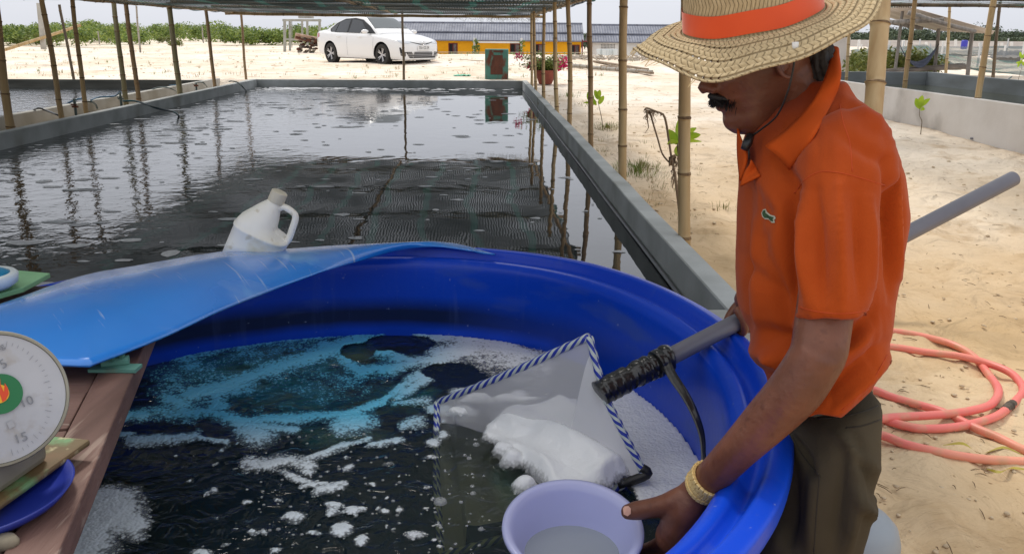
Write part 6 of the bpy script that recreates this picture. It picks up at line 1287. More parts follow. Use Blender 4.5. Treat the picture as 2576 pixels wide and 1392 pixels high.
# ================================================================== PINK HOSE, DRUM, STRIPS ON THE SAND
pinkm = M('hose_pink', srgb(238, 128, 116), srgb(230, 112, 108), scale=2.5, rough=.4, c3=srgb(236, 158, 128), s3=1.2, p3=(.5, .62))
def on_sand(x, y, lift=.012): p = hit(x, y); p.z = ground_z(p.x, p.y) + lift; return p
wear(pinkm, srgb(206, 160, 124), (14, 14, 14), (.52, .68), amt=.55)
ho = thing('pink_hose', 'coral pink garden hose coiled loosely on the sand behind the man', 'hose', tuple(on_sand(2400, 1080, 0)))
A1 = [(2180, 842), (2242, 845), (2299, 854), (2387, 874), (2444, 904), (2488, 953), (2508, 1001), (2492, 1036), (2444, 1054), (2365, 1062), (2238, 1073), (2150, 1085), (2100, 1060), (2110, 990), (2180, 990), (2247, 1012), (2312, 1027), (2374, 1047), (2453, 1089), (2505, 1111), (2580, 1143), (2680, 1170)]
A2 = [(2120, 880), (2233, 885), (2321, 898), (2409, 915), (2479, 931), (2541, 957), (2571, 992), (2554, 1018), (2536, 1034), (2497, 1062), (2409, 1086), (2321, 1091), (2269, 1082), (2190, 1065), (2120, 1080), (2150, 1098), (2220, 1111), (2277, 1132), (2365, 1152), (2453, 1163), (2576, 1168), (2700, 1172)]
LA = [.012 + (.018 if 6 <= i <= 12 else 0) for i in range(22)]; LB = [.014 + (.016 if i in (3, 4, 5) else 0) for i in range(22)]
m = MB(); m.tube(bez([on_sand(x, y, l_) for (x, y), l_ in zip(A1, LA)], 170), .0165, 12); m.build('coil', pinkm, parent=ho, smooth=True)
m = MB(); m.tube(bez([on_sand(x, y, l_) for (x, y), l_ in zip(A2, LB)], 170), .0165, 12); m.build('coil', pinkm, parent=ho, smooth=True)
m = MB(); a = on_sand(2548, 1024, .016); b_ = on_sand(2524, 1044, .016); m.tube([a + (b_-a)*i/8 for i in range(9)], [.013, .018, .0165, .02, .017, .019, .0165, .018, .013], 10); m.build('joint', M('tape_joint', srgb(96, 86, 74), srgb(66, 58, 50), scale=20, rough=.8), parent=ho)
drm = M('grey_drum', srgb(150, 158, 166), srgb(134, 142, 150), scale=3, rough=.4, c3=srgb(110, 108, 104), s3=2.2, p3=(.62, .7)); q = atz(2158, 1300, .30)
m = MB(); m.lathe([(.001, .30), (.05, .30), (.085, .292), (.105, .27), (.115, .235), (.118, .15), (.115, .03), (.10, .0), (.001, 0)], 40, (q.x, q.y+.02, 0)); tag(m.build('grey_drum', drm, smooth=True), 'small rounded pale grey plastic drum behind the man\'s legs, bottom right', 'drum')
ylw = M('dry_strip', srgb(176, 160, 48), srgb(150, 130, 50), scale=9, rough=.5)
for i, (pts, lb) in enumerate([([(2370, 1133), (2420, 1136), (2465, 1150), (2520, 1142), (2570, 1150)], 'thin yellow-green straw strip on the sand between the two pink hose runs'), ([(2480, 1182), (2512, 1196), (2545, 1180), (2590, 1190)], 'curled yellow strip on the sand just below the lowest pink hose')]):
    pz = bez([on_sand(x, y, .010+.012*(j % 2)) for j, (x, y) in enumerate(pts)], 20); m = MB(); m.grid(lambda a, b: pz[int(round(a*20))] + Vector((.15, .8, .5*math.sin(a*9))).normalized()*.008*(b-.5)*2*math.sin(math.pi*(.08+.86*a)), 21, 3); tag(m.build('straw_strip', ylw, smooth=True), lb, 'strip')
# ================================================================== THE MAN
def skin_mat():
    m = M('skin', srgb(126, 79, 58), srgb(98, 60, 44), scale=14, rough=.38, bump=.7, bscale=75, bdist=.0022, c3=srgb(96, 56, 42), s3=9, p3=(.55, .75), spec=.4)
    b = m.node_tree.nodes["Principled BSDF"]; b.inputs['Subsurface Weight'].default_value = .12; b.inputs['Subsurface Radius'].default_value = (1, .4, .25); b.inputs['Subsurface Scale'].default_value = .006; return m
skin = skin_mat(); hair = M('hair', (.010, .009, .009), (.022, .020, .019), scale=40, rough=.6, bump=.8, bscale=120, bdist=.004, stretch=(1, 1, .2))
wear(skin, srgb(84, 48, 36), (60, 60, 60), (.62, .72), amt=.5)
person = thing('person', 'man in orange polo shirt and straw hat leaning over the tub, holding net and bowl', 'person', (.60, 1.42, 0))
def ball(m, c, r, n=12, sq=(1, 1, 1), rot=None):
    c = Vector(c); rings = []
    for i in range(1, n):
        p = math.pi*i/n; rings.append([c + (rot @ Vector((r*sq[0]*math.sin(p)*math.cos(t), r*sq[1]*math.sin(p)*math.sin(t), -r*sq[2]*math.cos(p))) if rot else Vector((r*sq[0]*math.sin(p)*math.cos(t), r*sq[1]*math.sin(p)*math.sin(t), -r*sq[2]*math.cos(p)))) for t in [2*math.pi*j/(n*2) for j in range(n*2)]])
    m.loft(rings, True)
def limb(m, pts, n=16, k=6, flat=None, up=None):     # pts: (Vector, radius); rounded tapered limb
    P_ = [p for p, r in pts]; R__ = [r for p, r in pts]; N_ = (len(pts)-1)*k; q = bez(P_, N_); rr = [float(np.interp(i/N_*(len(pts)-1), range(len(pts)), R__)) for i in range(N_+1)]
    m.tube(q, rr, n, flat=flat or 1.0, up=up); ball(m, q[0], rr[0]*.98, 8); ball(m, q[-1], rr[-1]*.98, 8)
def baked(o, voxel=None, smooth=0, fac=.5, dec=None):
    if voxel: md = o.modifiers.new('r', 'REMESH'); md.mode = 'VOXEL'; md.voxel_size = voxel; md.use_smooth_shade = True
    if smooth: md = o.modifiers.new('s', 'SMOOTH'); md.iterations = smooth; md.factor = fac
    bpy.context.view_layer.update(); mesh_to_obj_eval(o); o.data.polygons.foreach_set('use_smooth', [True]*len(o.data.polygons)); return o
def verts_np(me): a = np.zeros(len(me.vertices)*3); me.vertices.foreach_get('co', a); return a.reshape(-1, 3)
def set_np(me, a): me.vertices.foreach_set('co', a.ravel()); me.update()
# ---- head frame
HP = R(14); HY = R(-4)
fd = Vector((-math.cos(HP)*math.cos(HY), -math.sin(HY)*math.cos(HP)*-1, -math.sin(HP))); lf_ = Vector((0, -1, 0)); lf_ = (lf_ - fd*lf_.dot(fd)).normalized(); ud = fd.cross(lf_)
if ud.z < 0: ud = -ud
HR = Matrix((fd, lf_, ud)).transposed()
nose_tip = at(1761, 228, 1.42); HO = nose_tip - HR @ Vector((.112, 0, .092))
def HL(x, y, z): return HO + HR @ Vector((x, y, z))
hz = [0, .008, .02, .032, .045, .055, .062, .068, .076, .085, .10, .115, .128, .142, .16, .18, .20, .215, .226]
hf = [.045, .068, .080, .083, .079, .084, .081, .086, .085, .088, .087, .083, .080, .091, .093, .086, .068, .044, .012]
hb = [.0, -.006, -.015, -.022, -.032, -.042, -.05, -.056, -.064, -.072, -.082, -.090, -.096, -.099, -.100, -.093, -.074, -.048, -.014]
hw = [.018, .034, .044, .049, .053, .056, .058, .060, .062, .065, .069, .071, .073, .075, .076, .071, .058, .040, .012]
B = MB(); rings = []
for z, f, b, w in zip(hz, hf, hb, hw):
    c = (f+b)/2; a = (f-b)/2; ring = []
    for j in range(32):
        t = 2*math.pi*j/32; cx, sy = math.cos(t), math.sin(t); p = 2.15 if z > .12 else 1.9
        x = c + a*math.copysign(abs(cx)**(2/p), cx); y = w*math.copysign(abs(sy)**(2/p), sy)
        if .11 < z < .135 and cx > .5: x -= .008*math.exp(-((abs(y)-.03)/.014)**2)      # eye sockets
        if .09 < z < .115 and cx > .2: x += .003*math.exp(-((abs(y)-.04)/.012)**2)
        ring.append(HL(x, y, z))
    rings.append(ring)
B.loft(rings)
nl = [HL(.076, 0, .130), HL(.086, 0, .118), HL(.096, 0, .105), HL(.103, 0, .095), HL(.100, 0, .088)]; B.tube(nl, [.007, .0085, .011, .0135, .011], 12)
for s in (-1, 1):
    ball(B, HL(.093, s*.011, .090), .0085, 8); ball(B, HL(.066, s*.031, .122), .0125, 10)
    er = MB()
    pts = [HL(-.004 + .017*math.cos(t)*1.0 - .004, s*(.074+.010*(1+math.cos(t+1.0))*.5), .118 + .031*math.sin(t)) for t in np.linspace(-1.9, 2.6, 16)]; B.tube(pts, [.0045]*16, 8); ball(B, HL(-.004, s*.073, .112), .013, 8, (1, .45, 1.6))
B.tube([HL(.082, -.024, .066), HL(.0885, 0, .067), HL(.082, .024, .066)], [.003, .0055, .003], 8); B.tube([HL(.080, -.02, .056), HL(.086, 0, .055), HL(.080, .02, .056)], [.003, .006, .003], 8)
# ---- trunk, neck, legs: simple, inside the clothes
neckb = at(2048, 262, 1.42); limb(B, [(HL(-.035, 0, .085), .058), (HL(-.05, 0, .03), .056), (neckb, .056)])
T0 = at(2098, 1010, 1.44); T1 = at(2062, 650, 1.43); T2 = at(2062, 380, 1.43)
limb(B, [(T2, .060), (T1, .080), (T0, .062)], 20)
for s in (-1, 1): k0 = T0 + Vector((0, s*.065, -.02)); limb(B, [(k0 - Vector((.01, 0, 0)), .052), (Vector((k0.x-.02, k0.y+.01, .45)), .040), (Vector((k0.x+.03, k0.y+.02, .10)), .036), (Vector((k0.x-.10, k0.y, .035)), .032)])
# ---- near arm (his left) and hand
S1 = at(2128, 392, 1.26); E1 = at(2062, 902, 1.215); W1 = at(1782, 1209, 1.345)
limb(B, [(S1 + Vector((0, .02, -.015)), .040), (S1.lerp(E1, .35), .043), (at(2074, 790, 1.225), .0400), (E1 + Vector((-.002, 0, .01)), .0395)], 20)
limb(B, [(E1 + Vector((0, 0, .012)), .0385), (at(2005, 975, 1.232), .0392), (at(1930, 1056, 1.262), .0350), (at(1858, 1130, 1.292), .0295), (W1, .0265)], 20, flat=1.12, up=(.6, .3, .8))
def AP(x, y, c): return at(x, y, c - .085 + max(0, (1740-x))*.00012)
limb(B, [(W1, .0262), (AP(1752, 1238, 1.45), .0305), (AP(1724, 1275, 1.46), .0360), (AP(1708, 1312, 1.475), .0360), (AP(1695, 1348, 1.49), .0320)], 18, flat=.85, up=(.9, -.4, .1))
limb(B, [(AP(1748, 1292, 1.475), .026), (AP(1738, 1340, 1.49), .027), (AP(1722, 1385, 1.50), .024)], 14)
limb(B, [(AP(1745, 1248, 1.45), .0240), (AP(1712, 1256, 1.45), .0215), (AP(1668, 1270, 1.458), .0172), (AP(1632, 1278, 1.468), .0165), (AP(1600, 1283, 1.476), .0160), (AP(1580, 1286, 1.478), .0135)], 14)
FING = [[(1690, 1335, 1.49, .0125), (1668, 1356, 1.515, .0105), (1640, 1372, 1.545, .0098), (1608, 1382, 1.565, .0090), (1588, 1388, 1.57, .0080)],
        [(1700, 1358, 1.495, .0125), (1678, 1384, 1.525, .0108), (1645, 1402, 1.555, .0098), (1606, 1414, 1.575, .0090), (1584, 1420, 1.58, .0080)],
        [(1712, 1380, 1.50, .0120), (1692, 1412, 1.53, .0102), (1658, 1430, 1.56, .0094), (1624, 1442, 1.578, .0086)],
        [(1726, 1396, 1.505, .0110), (1710, 1432, 1.53, .0092), (1680, 1452, 1.555, .0084), (1652, 1462, 1.57, .0076)]]
for fg in FING: limb(B, [(AP(x, y, c), r) for x, y, c, r in fg], 12)
# ---- far arm (his right) and the hand gripping the grey handle
hc = NM + dirp*((at(1833, 810, 2.0)-NM).dot(dirp)); hn = Vector((0, 0, 1)); hn = (hn - dirp*hn.dot(dirp)).normalized(); hs_ = dirp.cross(hn)
if hs_.y < 0: hs_ = -hs_                        # hs_ points away from the camera
S2 = at(2010, 380, 1.60); E2 = at(1968, 640, 1.78); W2 = hc + dirp*.060 + hn*.085 + hs_*.012
limb(B, [(S2, .055), (S2.lerp(E2, .5), .046), (E2, .040), (E2.lerp(W2, .5), .035), (W2, .026)], 18)
limb(B, [(W2, .026), (hc + dirp*.026 + hn*.060 + hs_*.006, .028), (hc + dirp*.004 + hn*.044, .025)], 16, flat=.8, up=tuple(dirp))
for i in range(4):
    o_ = dirp*(-.030 + .021*i); rr = .0195+.0085
    pts = []
    for a_, r_ in ((70, 1.35), (30, 1.12), (-15, 1.0), (-60, 1.0), (-105, 1.0)):
        t = R(a_); pts.append((hc + o_ + (-hs_*math.cos(t) + hn*math.sin(t))*rr*r_, [.0105, .0098, .0092, .0085, .0075][len(pts)]))
    limb(B, pts, 10, k=4)
pts = [(hc + dirp*.02 + hs_*.020 + hn*.034, .013), (hc - dirp*.012 + hs_*.029 + hn*.012, .0115), (hc - dirp*.035 + hs_*.027 - hn*.006, .0105), (hc - dirp*.045 + hs_*.018 - hn*.018, .009)]; limb(B, pts, 10, k=4)
body_o = B.build('body', skin, parent=person); baked(body_o, voxel=.0031, smooth=12)
def world_bvh(o):
    me = o.data; off = Vector((0, 0, 0)); q = o
    while q: off += q.location; q = q.parent
    a = verts_np(me) + np.array(off); return BVHTree.FromPolygons([tuple(v) for v in a], [tuple(p.vertices) for p in me.polygons]), off
BODY, _ = world_bvh(body_o)
def stick(name, pts, mat, bv, r=.0012, parent=person, off=.0, n=5):   # a thin raised line lying on a surface, as seen along the given pixels
    out = []
    for p in bez([Vector((x, y, 0)) for x, y in pts], max(8, len(pts)*5)):
        h, nn, rr = cam_hit(bv, p.x, p.y)
        if h is not None: out.append(h + nn*(off))
    if len(out) > 2: return MB().tube(out, r, n).build(name, mat, parent=parent, smooth=True)
def patch(name, pts, mat, bv, off=.0012, parent=person, cuts=2):
    import bmesh
    hs = [cam_hit(bv, x, y) for x, y in pts]
    if any(h[0] is None for h in hs): return None
    bm = bmesh.new(); vs_ = [bm.verts.new(h[0]) for h in hs]; bm.faces.new(vs_); bmesh.ops.triangulate(bm, faces=bm.faces[:])
    for _ in range(cuts): bmesh.ops.subdivide_edges(bm, edges=bm.edges[:], cuts=1)
    base = Vector((0, 0, 0)); q = parent
    while q: base += q.location; q = q.parent
    for v in bm.verts:
        rr = (v.co - Vector((0, 0, H))).normalized(); h, nn, _, _ = bv.ray_cast(Vector((0, 0, H)), rr)
        if h is not None: v.co = h + nn*off
        v.co -= base
    me = bpy.data.meshes.new(name); bm.to_mesh(me); bm.free(); me.materials.append(mat); o = bpy.data.objects.new(name, me); COL.objects.link(o); o.parent = parent; me.polygons.foreach_set('use_smooth', [True]*len(me.polygons)); return o
patch('thumb_nail', [(1568, 1278), (1572, 1273), (1582, 1272), (1588, 1278), (1588, 1290), (1580, 1296), (1570, 1292)], M('nail', srgb(206, 158, 138), rough=.3), BODY, .0012)
# ---- hair, moustache, eyebrows
m = MB(); rr_ = []
for z, f, b, w in zip(hz, hf, hb, hw):
    if z < .03: continue
    ring = []; xb_ = b - .008 if z > .12 else min(b - .008, -.108 + .10*max(0, .07-z)); xf_ = f + .006 if z > .16 else (-.020 if z > .12 else -.045); w_ = w + .006 if z > .12 else min(w + .004, .066); c = (xb_+xf_)/2; a = (xf_-xb_)/2
    for j in range(28): t = 2*math.pi*j/28; ring.append(HL(c + a*math.cos(t), w_*math.sin(t), z))
    rr_.append(ring)
m.loft(rr_); hm_ = m.build('hair', hair, parent=person); baked(hm_, voxel=.004, smooth=3)
a = verts_np(hm_.data); a += .0018*np.stack([np.sin(a[:, 0]*700+a[:, 2]*300), np.sin(a[:, 1]*900), np.sin(a[:, 2]*500+a[:, 1]*600)], 1); set_np(hm_.data, a)
m = MB(); m.tube([HL(.068, -.028, .066), HL(.082, -.020, .072), HL(.094, -.010, .078), HL(.096, 0, .079), HL(.094, .010, .078), HL(.082, .020, .072), HL(.068, .028, .066)], [.002, .004, .005, .0055, .005, .004, .002], 10); rhh = random.Random(2)
for i in range(420):
    y = rhh.gauss(0, .017); x = .093 - abs(y)*.5 + rhh.uniform(-.004, .002); p = HL(x, y, .083 - abs(y)*.35 - rhh.random()*.010); m.tube([p, p + HR @ Vector((.005, y*.16, -.007)), p + HR @ Vector((.006+rhh.uniform(-.003, .004), y*.3+rhh.uniform(-.003, .003), -.011))], [.0007, .0006, .0003], 3)
m.build('moustache', hair, parent=person, smooth=True)
for s in (-1, 1): MB().tube([HL(.088, s*.014, .140), HL(.090, s*.028, .145), HL(.078, s*.046, .140)], [.0035, .0045, .002], 6).build('eyebrow', hair, parent=person, smooth=True)
# ---- shirt
orange = M('orange_cotton', srgb(178, 76, 22), srgb(152, 58, 15), scale=3.5, rough=.85, bump=.5, bscale=420, bdist=.0010, sheen=.08, spec=.15)
orange_rib = M('orange_rib', srgb(192, 80, 22), srgb(174, 68, 16), scale=3, rough=.9, bump=.4, bscale=300, bdist=.0008, stretch=(1, 1, .1), spec=.2)
SHT = [  # y, xL, xR, c, half width
 (1085, 1972, 2222, 1.425, .150), (1020, 1935, 2222, 1.425, .158), (950, 1903, 2222, 1.42, .162), (870, 1878, 2232, 1.42, .168), (790, 1856, 2248, 1.42, .175), (700, 1850, 2262, 1.42, .182), (600, 1851, 2276, 1.42, .188), (500, 1856, 2286, 1.42, .190),
 (430, 1862, 2282, 1.42, .186), (370, 1872, 2262, 1.42, .172), (320, 1890, 2238, 1.42, .150), (275, 1925, 2210, 1.42, .120), (235, 1975, 2176, 1.42, .085), (205, 2010, 2150, 1.42, .062)]
m = MB(); rings = []
def sh_ring(y, xl, xr, c, w, n=72):
    xr -= 30; C = at((xl+xr)/2, y, c); hx = (xr-xl)/2*c/F*1.0; d = math.sqrt(max(.0016, hx*hx - (.36*w)**2))/.93
    return [C + Vector((math.copysign(abs(math.cos(t))**.88, math.cos(t))*d, math.copysign(abs(math.sin(t))**.88, math.sin(t))*w, 0)) for t in [2*math.pi*j/n for j in range(n)]]
ys_ = np.array([q[0] for q in SHT], float)
for y in np.linspace(1085, 205, 70):
    v = [float(np.interp(-y, -ys_, [q[i] for q in SHT])) for i in range(1, 5)]; rings.append(sh_ring(y, *v))
m.loft(rings)
cuffc = at(2092, 800, 1.215); slv = [(at(2130, 385, 1.28), .066), (at(2120, 440, 1.255), .066), (at(2106, 540, 1.235), .061), (at(2098, 660, 1.222), .057), (at(2092, 760, 1.217), .0535), (cuffc, .0530)]
P_ = [p for p, r in slv]; q_ = bez(P_, 40); rr2 = [float(np.interp(i/40*5, range(6), [r for p, r in slv])) for i in range(41)]; m.tube(q_, rr2, 40); ball(m, q_[0], rr2[0]*.97, 12)
q3 = bez([at(2010, 380, 1.58), at(1990, 500, 1.66), at(1975, 600, 1.72)], 12); m.tube(q3, [.066]*6+[.056]*7, 24); ball(m, q3[0], .064, 10)
shirt = m.build('polo_shirt', orange, parent=person); baked(shirt, voxel=.0052, smooth=8)
offp = np.array(person.location); a = verts_np(shirt.data) + offp
nrm = np.zeros(len(a)*3); shirt.data.vertices.foreach_get('normal', nrm); nrm = nrm.reshape(-1, 3)
px, py = projnp(a[:, 0], a[:, 1], a[:, 2])
fold = np.zeros(len(a))
def crease(x0, y0, x1, y1, w, amp, both=False):   # a soft fold running between two points of the cloth
    global fold
    t = np.clip(((px-x0)*(x1-x0)+(py-y0)*(y1-y0))/((x1-x0)**2+(y1-y0)**2), 0, 1); d = ((px-x0)*(y1-y0)-(py-y0)*(x1-x0))/math.hypot(x1-x0, y1-y0)
    dd = np.hypot(px-x0-t*(x1-x0), py-y0-t*(y1-y0)); e_ = np.exp(-(dd/(w*.82))**2)*np.sin(np.pi*np.clip(t, .04, .96))**.5; near = (a[:, 1] < 1.46)
    fold = fold + 2.5*amp*e_*near
for c_ in [(1900, 560, 1915, 900, 22, .006), (1935, 600, 1990, 930, 20, -.006), (1965, 520, 1935, 760, 26, .005), (1885, 480, 1880, 860, 14, -.004), (2010, 520, 2030, 760, 16, .005), (2050, 480, 2075, 780, 20, -.005), (2110, 470, 2120, 780, 18, .005), (2150, 480, 2165, 780, 16, -.004), (2190, 500, 2195, 720, 14, .004),
           (1996, 470, 1985, 800, 14, -.010), (2240, 360, 2262, 700, 12, .005), (2225, 400, 2245, 760, 12, -.006), (2262, 420, 2270, 640, 9, -.004), (2010, 870, 1900, 820, 24, -.007), (2000, 905, 1895, 880, 22, .007), (2190, 830, 2030, 960, 20, .006), (2225, 860, 2060, 1000, 18, -.006), (2200, 780, 2110, 880, 20, -.006), (2235, 900, 2100, 1030, 16, .005),
           (1900, 430, 2000, 560, 24, .004), (1950, 400, 2010, 470, 18, -.005), (2130, 250, 2230, 330, 18, .004), (2100, 330, 2240, 420, 20, -.003), (1870, 640, 1960, 740, 20, -.004), (1985, 990, 1920, 930, 14, -.006), (2005, 960, 1940, 880, 14, .006)]: crease(*c_)
fold += .0045*(vf(px/46+.0*py, py/190, 11, 3)-.5)*2.2 + .0035*(vf(px/22, py/110, 15, 3)-.5)
fold += np.where((py > 792) & (px > 1985) & (px < 2190) & (a[:, 1] < 1.30), .0028, 0)      # ribbed sleeve band stands a little proud
a += nrm*fold[:, None]
# the hem: side vent dips to a tip, cloth higher at the back
hem = np.interp(px, [1880, 1960, 2000, 2060, 2118, 2150, 2190, 2240], [975, 1046, 1058, 1040, 1050, 1022, 985, 905])
set_np(shirt.data, a - offp)
import bmesh
_b = bmesh.new(); _b.from_mesh(shirt.data); _b.verts.ensure_lookup_table(); bmesh.ops.delete(_b, geom=[_b.verts[i] for i in np.nonzero(py > hem)[0]], context='VERTS'); _b.to_mesh(shirt.data); _b.free(); shirt.data.update()
def _hem(px): return np.interp(px, [1880, 1960, 2000, 2060, 2118, 2150, 2190, 2240], [975, 1046, 1058, 1040, 1050, 1022, 985, 905])
_b = bmesh.new(); _b.from_mesh(shirt.data)
bmesh.ops.smooth_vert(_b, verts=[v for v in _b.verts if v.is_boundary], factor=.5, use_axis_x=True, use_axis_y=True, use_axis_z=True)
for v in _b.verts:
    if v.is_boundary:
        q = v.co + Vector(offp); qx, qy = projnp(q.x, q.y, q.z); v.co.z -= (float(_hem(qx))-float(qy))/F*1.42
_b.to_mesh(shirt.data); _b.free(); shirt.data.update()
md = shirt.modifiers.new('solid', 'SOLIDIFY'); md.thickness = .0025; md.offset = -1
SHIRT, _ = world_bvh(shirt)
seamm = M('orange_seam', srgb(178, 66, 16), rough=.9)
stick('seam', [(1998, 486), (2025, 452), (2062, 432), (2110, 434), (2160, 446), (2226, 466)], seamm, SHIRT, .0009)
stick('seam', [(2112, 262), (2122, 310), (2138, 360), (2144, 432)], seamm, SHIRT, .0008)
stick('cuff_seam', [(2004, 770), (2050, 782), (2100, 788), (2150, 786), (2186, 778)], seamm, SHIRT, .0009)
stick('hem_seam', [(2118, 1030), (2150, 1003), (2190, 966), (2232, 892)], seamm, SHIRT, .0010)
# embroidered little reptile on the chest
gre = M('emblem_thread', srgb(54, 84, 48), srgb(40, 62, 40), scale=60, rough=.9); whi = M('emblem_edge', srgb(188, 190, 170), rough=.9)
patch('chest_emblem', [(1917, 536), (1921, 527), (1928, 525), (1931, 533), (1940, 540), (1951, 543), (1953, 549), (1949, 553), (1951, 560), (1943, 560), (1935, 552), (1926, 551), (1919, 545)], whi, SHIRT, .0012, cuts=1)
patch('chest_emblem', [(1920, 536), (1922, 530), (1928, 528), (1928, 535), (1938, 543), (1949, 546), (1946, 551), (1948, 557), (1941, 556), (1935, 549), (1926, 548), (1922, 543)], gre, SHIRT, .0020, cuts=1)
# collar flaps and placket
def strip(name, inner, outer, mat, n=24, k=7, bulge=.004, parent=person, th=.003):
    I = bez([at(*p) for p in inner], n); O = bez([at(*p) for p in outer], n); m = MB()
    m.grid(lambda a_, b_: I[int(round(a_*n))]*(1-b_) + O[int(round(a_*n))]*b_ + Vector((0, -1, .5)).normalized()*bulge*math.sin(math.pi*b_), n+1, k); return m.build(name, mat, parent=parent, smooth=True, solid=th)
def on_shirt(x, y, lift):
    h, nn, rr = cam_hit(SHIRT, x, y)
    return h + nn*lift if h is not None else at(x, y, 1.36)
def strip2(name, inner, outer, mat, li, lo, n=24, k=8, bulge=.006):
    I = bez([p if isinstance(p, Vector) else on_shirt(p[0], p[1], li) for p in inner], n); O = bez([p if isinstance(p, Vector) else on_shirt(p[0], p[1], lo) for p in outer], n); m = MB()
    m.grid(lambda a_, b_: I[int(round(a_*n))]*(1-b_) + O[int(round(a_*n))]*b_ + Vector((.1, -1, .4)).normalized()*bulge*math.sin(math.pi*b_), n+1, k); return m.build(name, mat, parent=person, smooth=True, solid=.0035)
strip2('collar', [at(2096, 118, 1.385), at(2078, 190, 1.335), at(2040, 262, 1.312), at(1985, 320, 1.312), at(1925, 368, 1.325)], [at(2108, 130, 1.385), at(2114, 195, 1.318), (2092, 262), (2052, 345), (1992, 424)], orange_rib, .004, .004)
strip2('collar', [at(1852, 322, 1.42), at(1862, 345, 1.40), at(1880, 390, 1.375)], [at(1856, 330, 1.43), at(1856, 385, 1.42), at(1862, 455, 1.39)], orange_rib, .003, .003, n=12)
strip2('placket', [at(1890, 402, 1.355), (1906, 424), (1915, 443)], [at(1876, 430, 1.37), at(1866, 455, 1.372), at(1863, 468, 1.372)], orange_rib, .002, .003, n=12, bulge=.003)
patch('neck_opening', [(1862, 348), (1925, 362), (1930, 398), (1890, 446), (1868, 420)], skin, SHIRT, .0015, cuts=2)
# ---- trousers
khaki = M('olive_trousers', srgb(78, 70, 56), srgb(60, 54, 44), scale=3, rough=.92, bump=.5, bscale=350, bdist=.0008, c3=srgb(96, 86, 70), s3=2.5, p3=(.55, .72), spec=.15)
m = MB(); rings = []
TR = [(955, 2010, 2238, 1.43, .135), (1010, 1975, 2232, 1.43, .150), (1060, 1958, 2228, 1.43, .158), (1120, 1945, 2220, 1.44, .160), (1200, 1922, 2210, 1.46, .158), (1290, 1895, 2190, 1.48, .152), (1392, 1860, 2152, 1.51, .146)]
for y in np.linspace(955, 1392, 24):
    v = [float(np.interp(y, [q[0] for q in TR], [q[i] for q in TR])) for i in range(1, 5)]; rings.append(sh_ring(y, *v, n=48))
m.loft(rings)
bot = rings[-1]; bc_ = sum(bot, Vector())/len(bot)
for s in (-1, 1): limb(m, [(bc_ + Vector((0, s*.070, .06)), .083), (bc_ + Vector((.005, s*.075, -.16)), .078), (bc_ + Vector((.02, s*.08, -.36)), .062), (Vector((bc_.x+.03, bc_.y+s*.085, .07)), .056)], 24)
tro = m.build('trousers', khaki, parent=person); baked(tro, voxel=.007, smooth=6)
a = verts_np(tro.data) + offp; nrm = np.zeros(len(a)*3); tro.data.vertices.foreach_get('normal', nrm); nrm = nrm.reshape(-1, 3); px, py = projnp(a[:, 0], a[:, 1], a[:, 2]); fold = np.zeros(len(a))
for c_ in [(1985, 1090, 2060, 1200, 12, -.006), (2060, 1150, 2040, 1390, 26, .006), (2120, 1120, 2100, 1380, 22, -.005), (2165, 1200, 2130, 1390, 18, .007), (2150, 1100, 2200, 1240, 16, -.006), (2105, 1090, 2200, 1180, 16, .005), (1990, 1180, 1985, 1390, 22, -.006), (2150, 1230, 2195, 1300, 14, .008)]: crease(*c_)
fold += .005*(vf(px/60, py/90, 21, 3)-.5); a += nrm*fold[:, None]; set_np(tro.data, a - offp); TROU, _ = world_bvh(tro)
tseam = M('trouser_seam', srgb(52, 46, 38), rough=.9)
stick('pocket_seam', [(1992, 1090), (2010, 1130), (2035, 1165), (2062, 1195)], tseam, TROU, .0013); stick('waist_seam', [(2060, 1052), (2120, 1046), (2180, 1032), (2232, 1008)], tseam, TROU, .0015); stick('back_pocket', [(2128, 1075), (2170, 1070), (2222, 1052)], tseam, TROU, .0013); stick('side_seam', [(2062, 1195), (2055, 1280), (2048, 1390)], tseam, TROU, .0012)
belt = M('belt_black', (.012, .012, .013), rough=.45)
PO = [(1988, 1046), (1994, 990), (2036, 960), (2062, 964), (2112, 1006), (2117, 1020), (2100, 1040), (2050, 1050)]
m = MB(); m.prism([at(x, y, 1.275 + (2117-x)*.0002) for x, y in PO][::-1], Vector((.004, .03, .004))); m.build('phone_pouch', belt, parent=person, bevel=.003)
shoe = M('sandal', (.02, .018, .016), rough=.7)
for s in (-1, 1):
    m = MB(); c = Vector((bc_.x-.04, bc_.y+s*.08, .0)); m.loft([[c + Vector((math.cos(t)*.135*k, math.sin(t)*.05*k, z)) for t in [j*math.pi/10 for j in range(20)]] for k, z in ((.96, .0), (1, .012), (.97, .022))]); m.tube([c + Vector((-.05, -.05, .02)), c + Vector((-.06, 0, .075)), c + Vector((-.05, .05, .02))], .009, 6); m.build('sandal', shoe, parent=person, smooth=True)
# ---- wrist watch: gold link band
gold = M('gold', (.90, .68, .30), (.80, .56, .22), scale=40, rough=.35, metal=.35); wdir = (at(1858, 1130, 1.292)-W1).normalized(); wc = at(1773, 1215, 1.345); wu = Vector((0, 0, 1)); wu = (wu - wdir*wu.dot(wdir)).normalized(); wv = wdir.cross(wu)
watch = []
def wrist_pt(t, s):               # outward from the wrist axis until clear of the skin
    d = wu*math.cos(t) + wv*math.sin(t); o = wc + wdir*s + d*.12; h, nn, i_, dd = BODY.ray_cast(o, -d); return (h if h is not None else wc + wdir*s + d*.03), d
lk = MB()
NL = 24
for j in range(NL):
    for r_i, (s0, wd) in enumerate(((-.0108, .0056), (-.0037, .0050), (.0037, .0050), (.0108, .0056))):
        t = 2*math.pi*(j + (.5 if r_i in (1, 2) else 0))/NL; h, d = wrist_pt(t, s0); tg = wdir.cross(d); lk.box(h + d*.0038, (wd*1.2, .0070, .0060), Matrix((wdir, tg, d)).transposed())
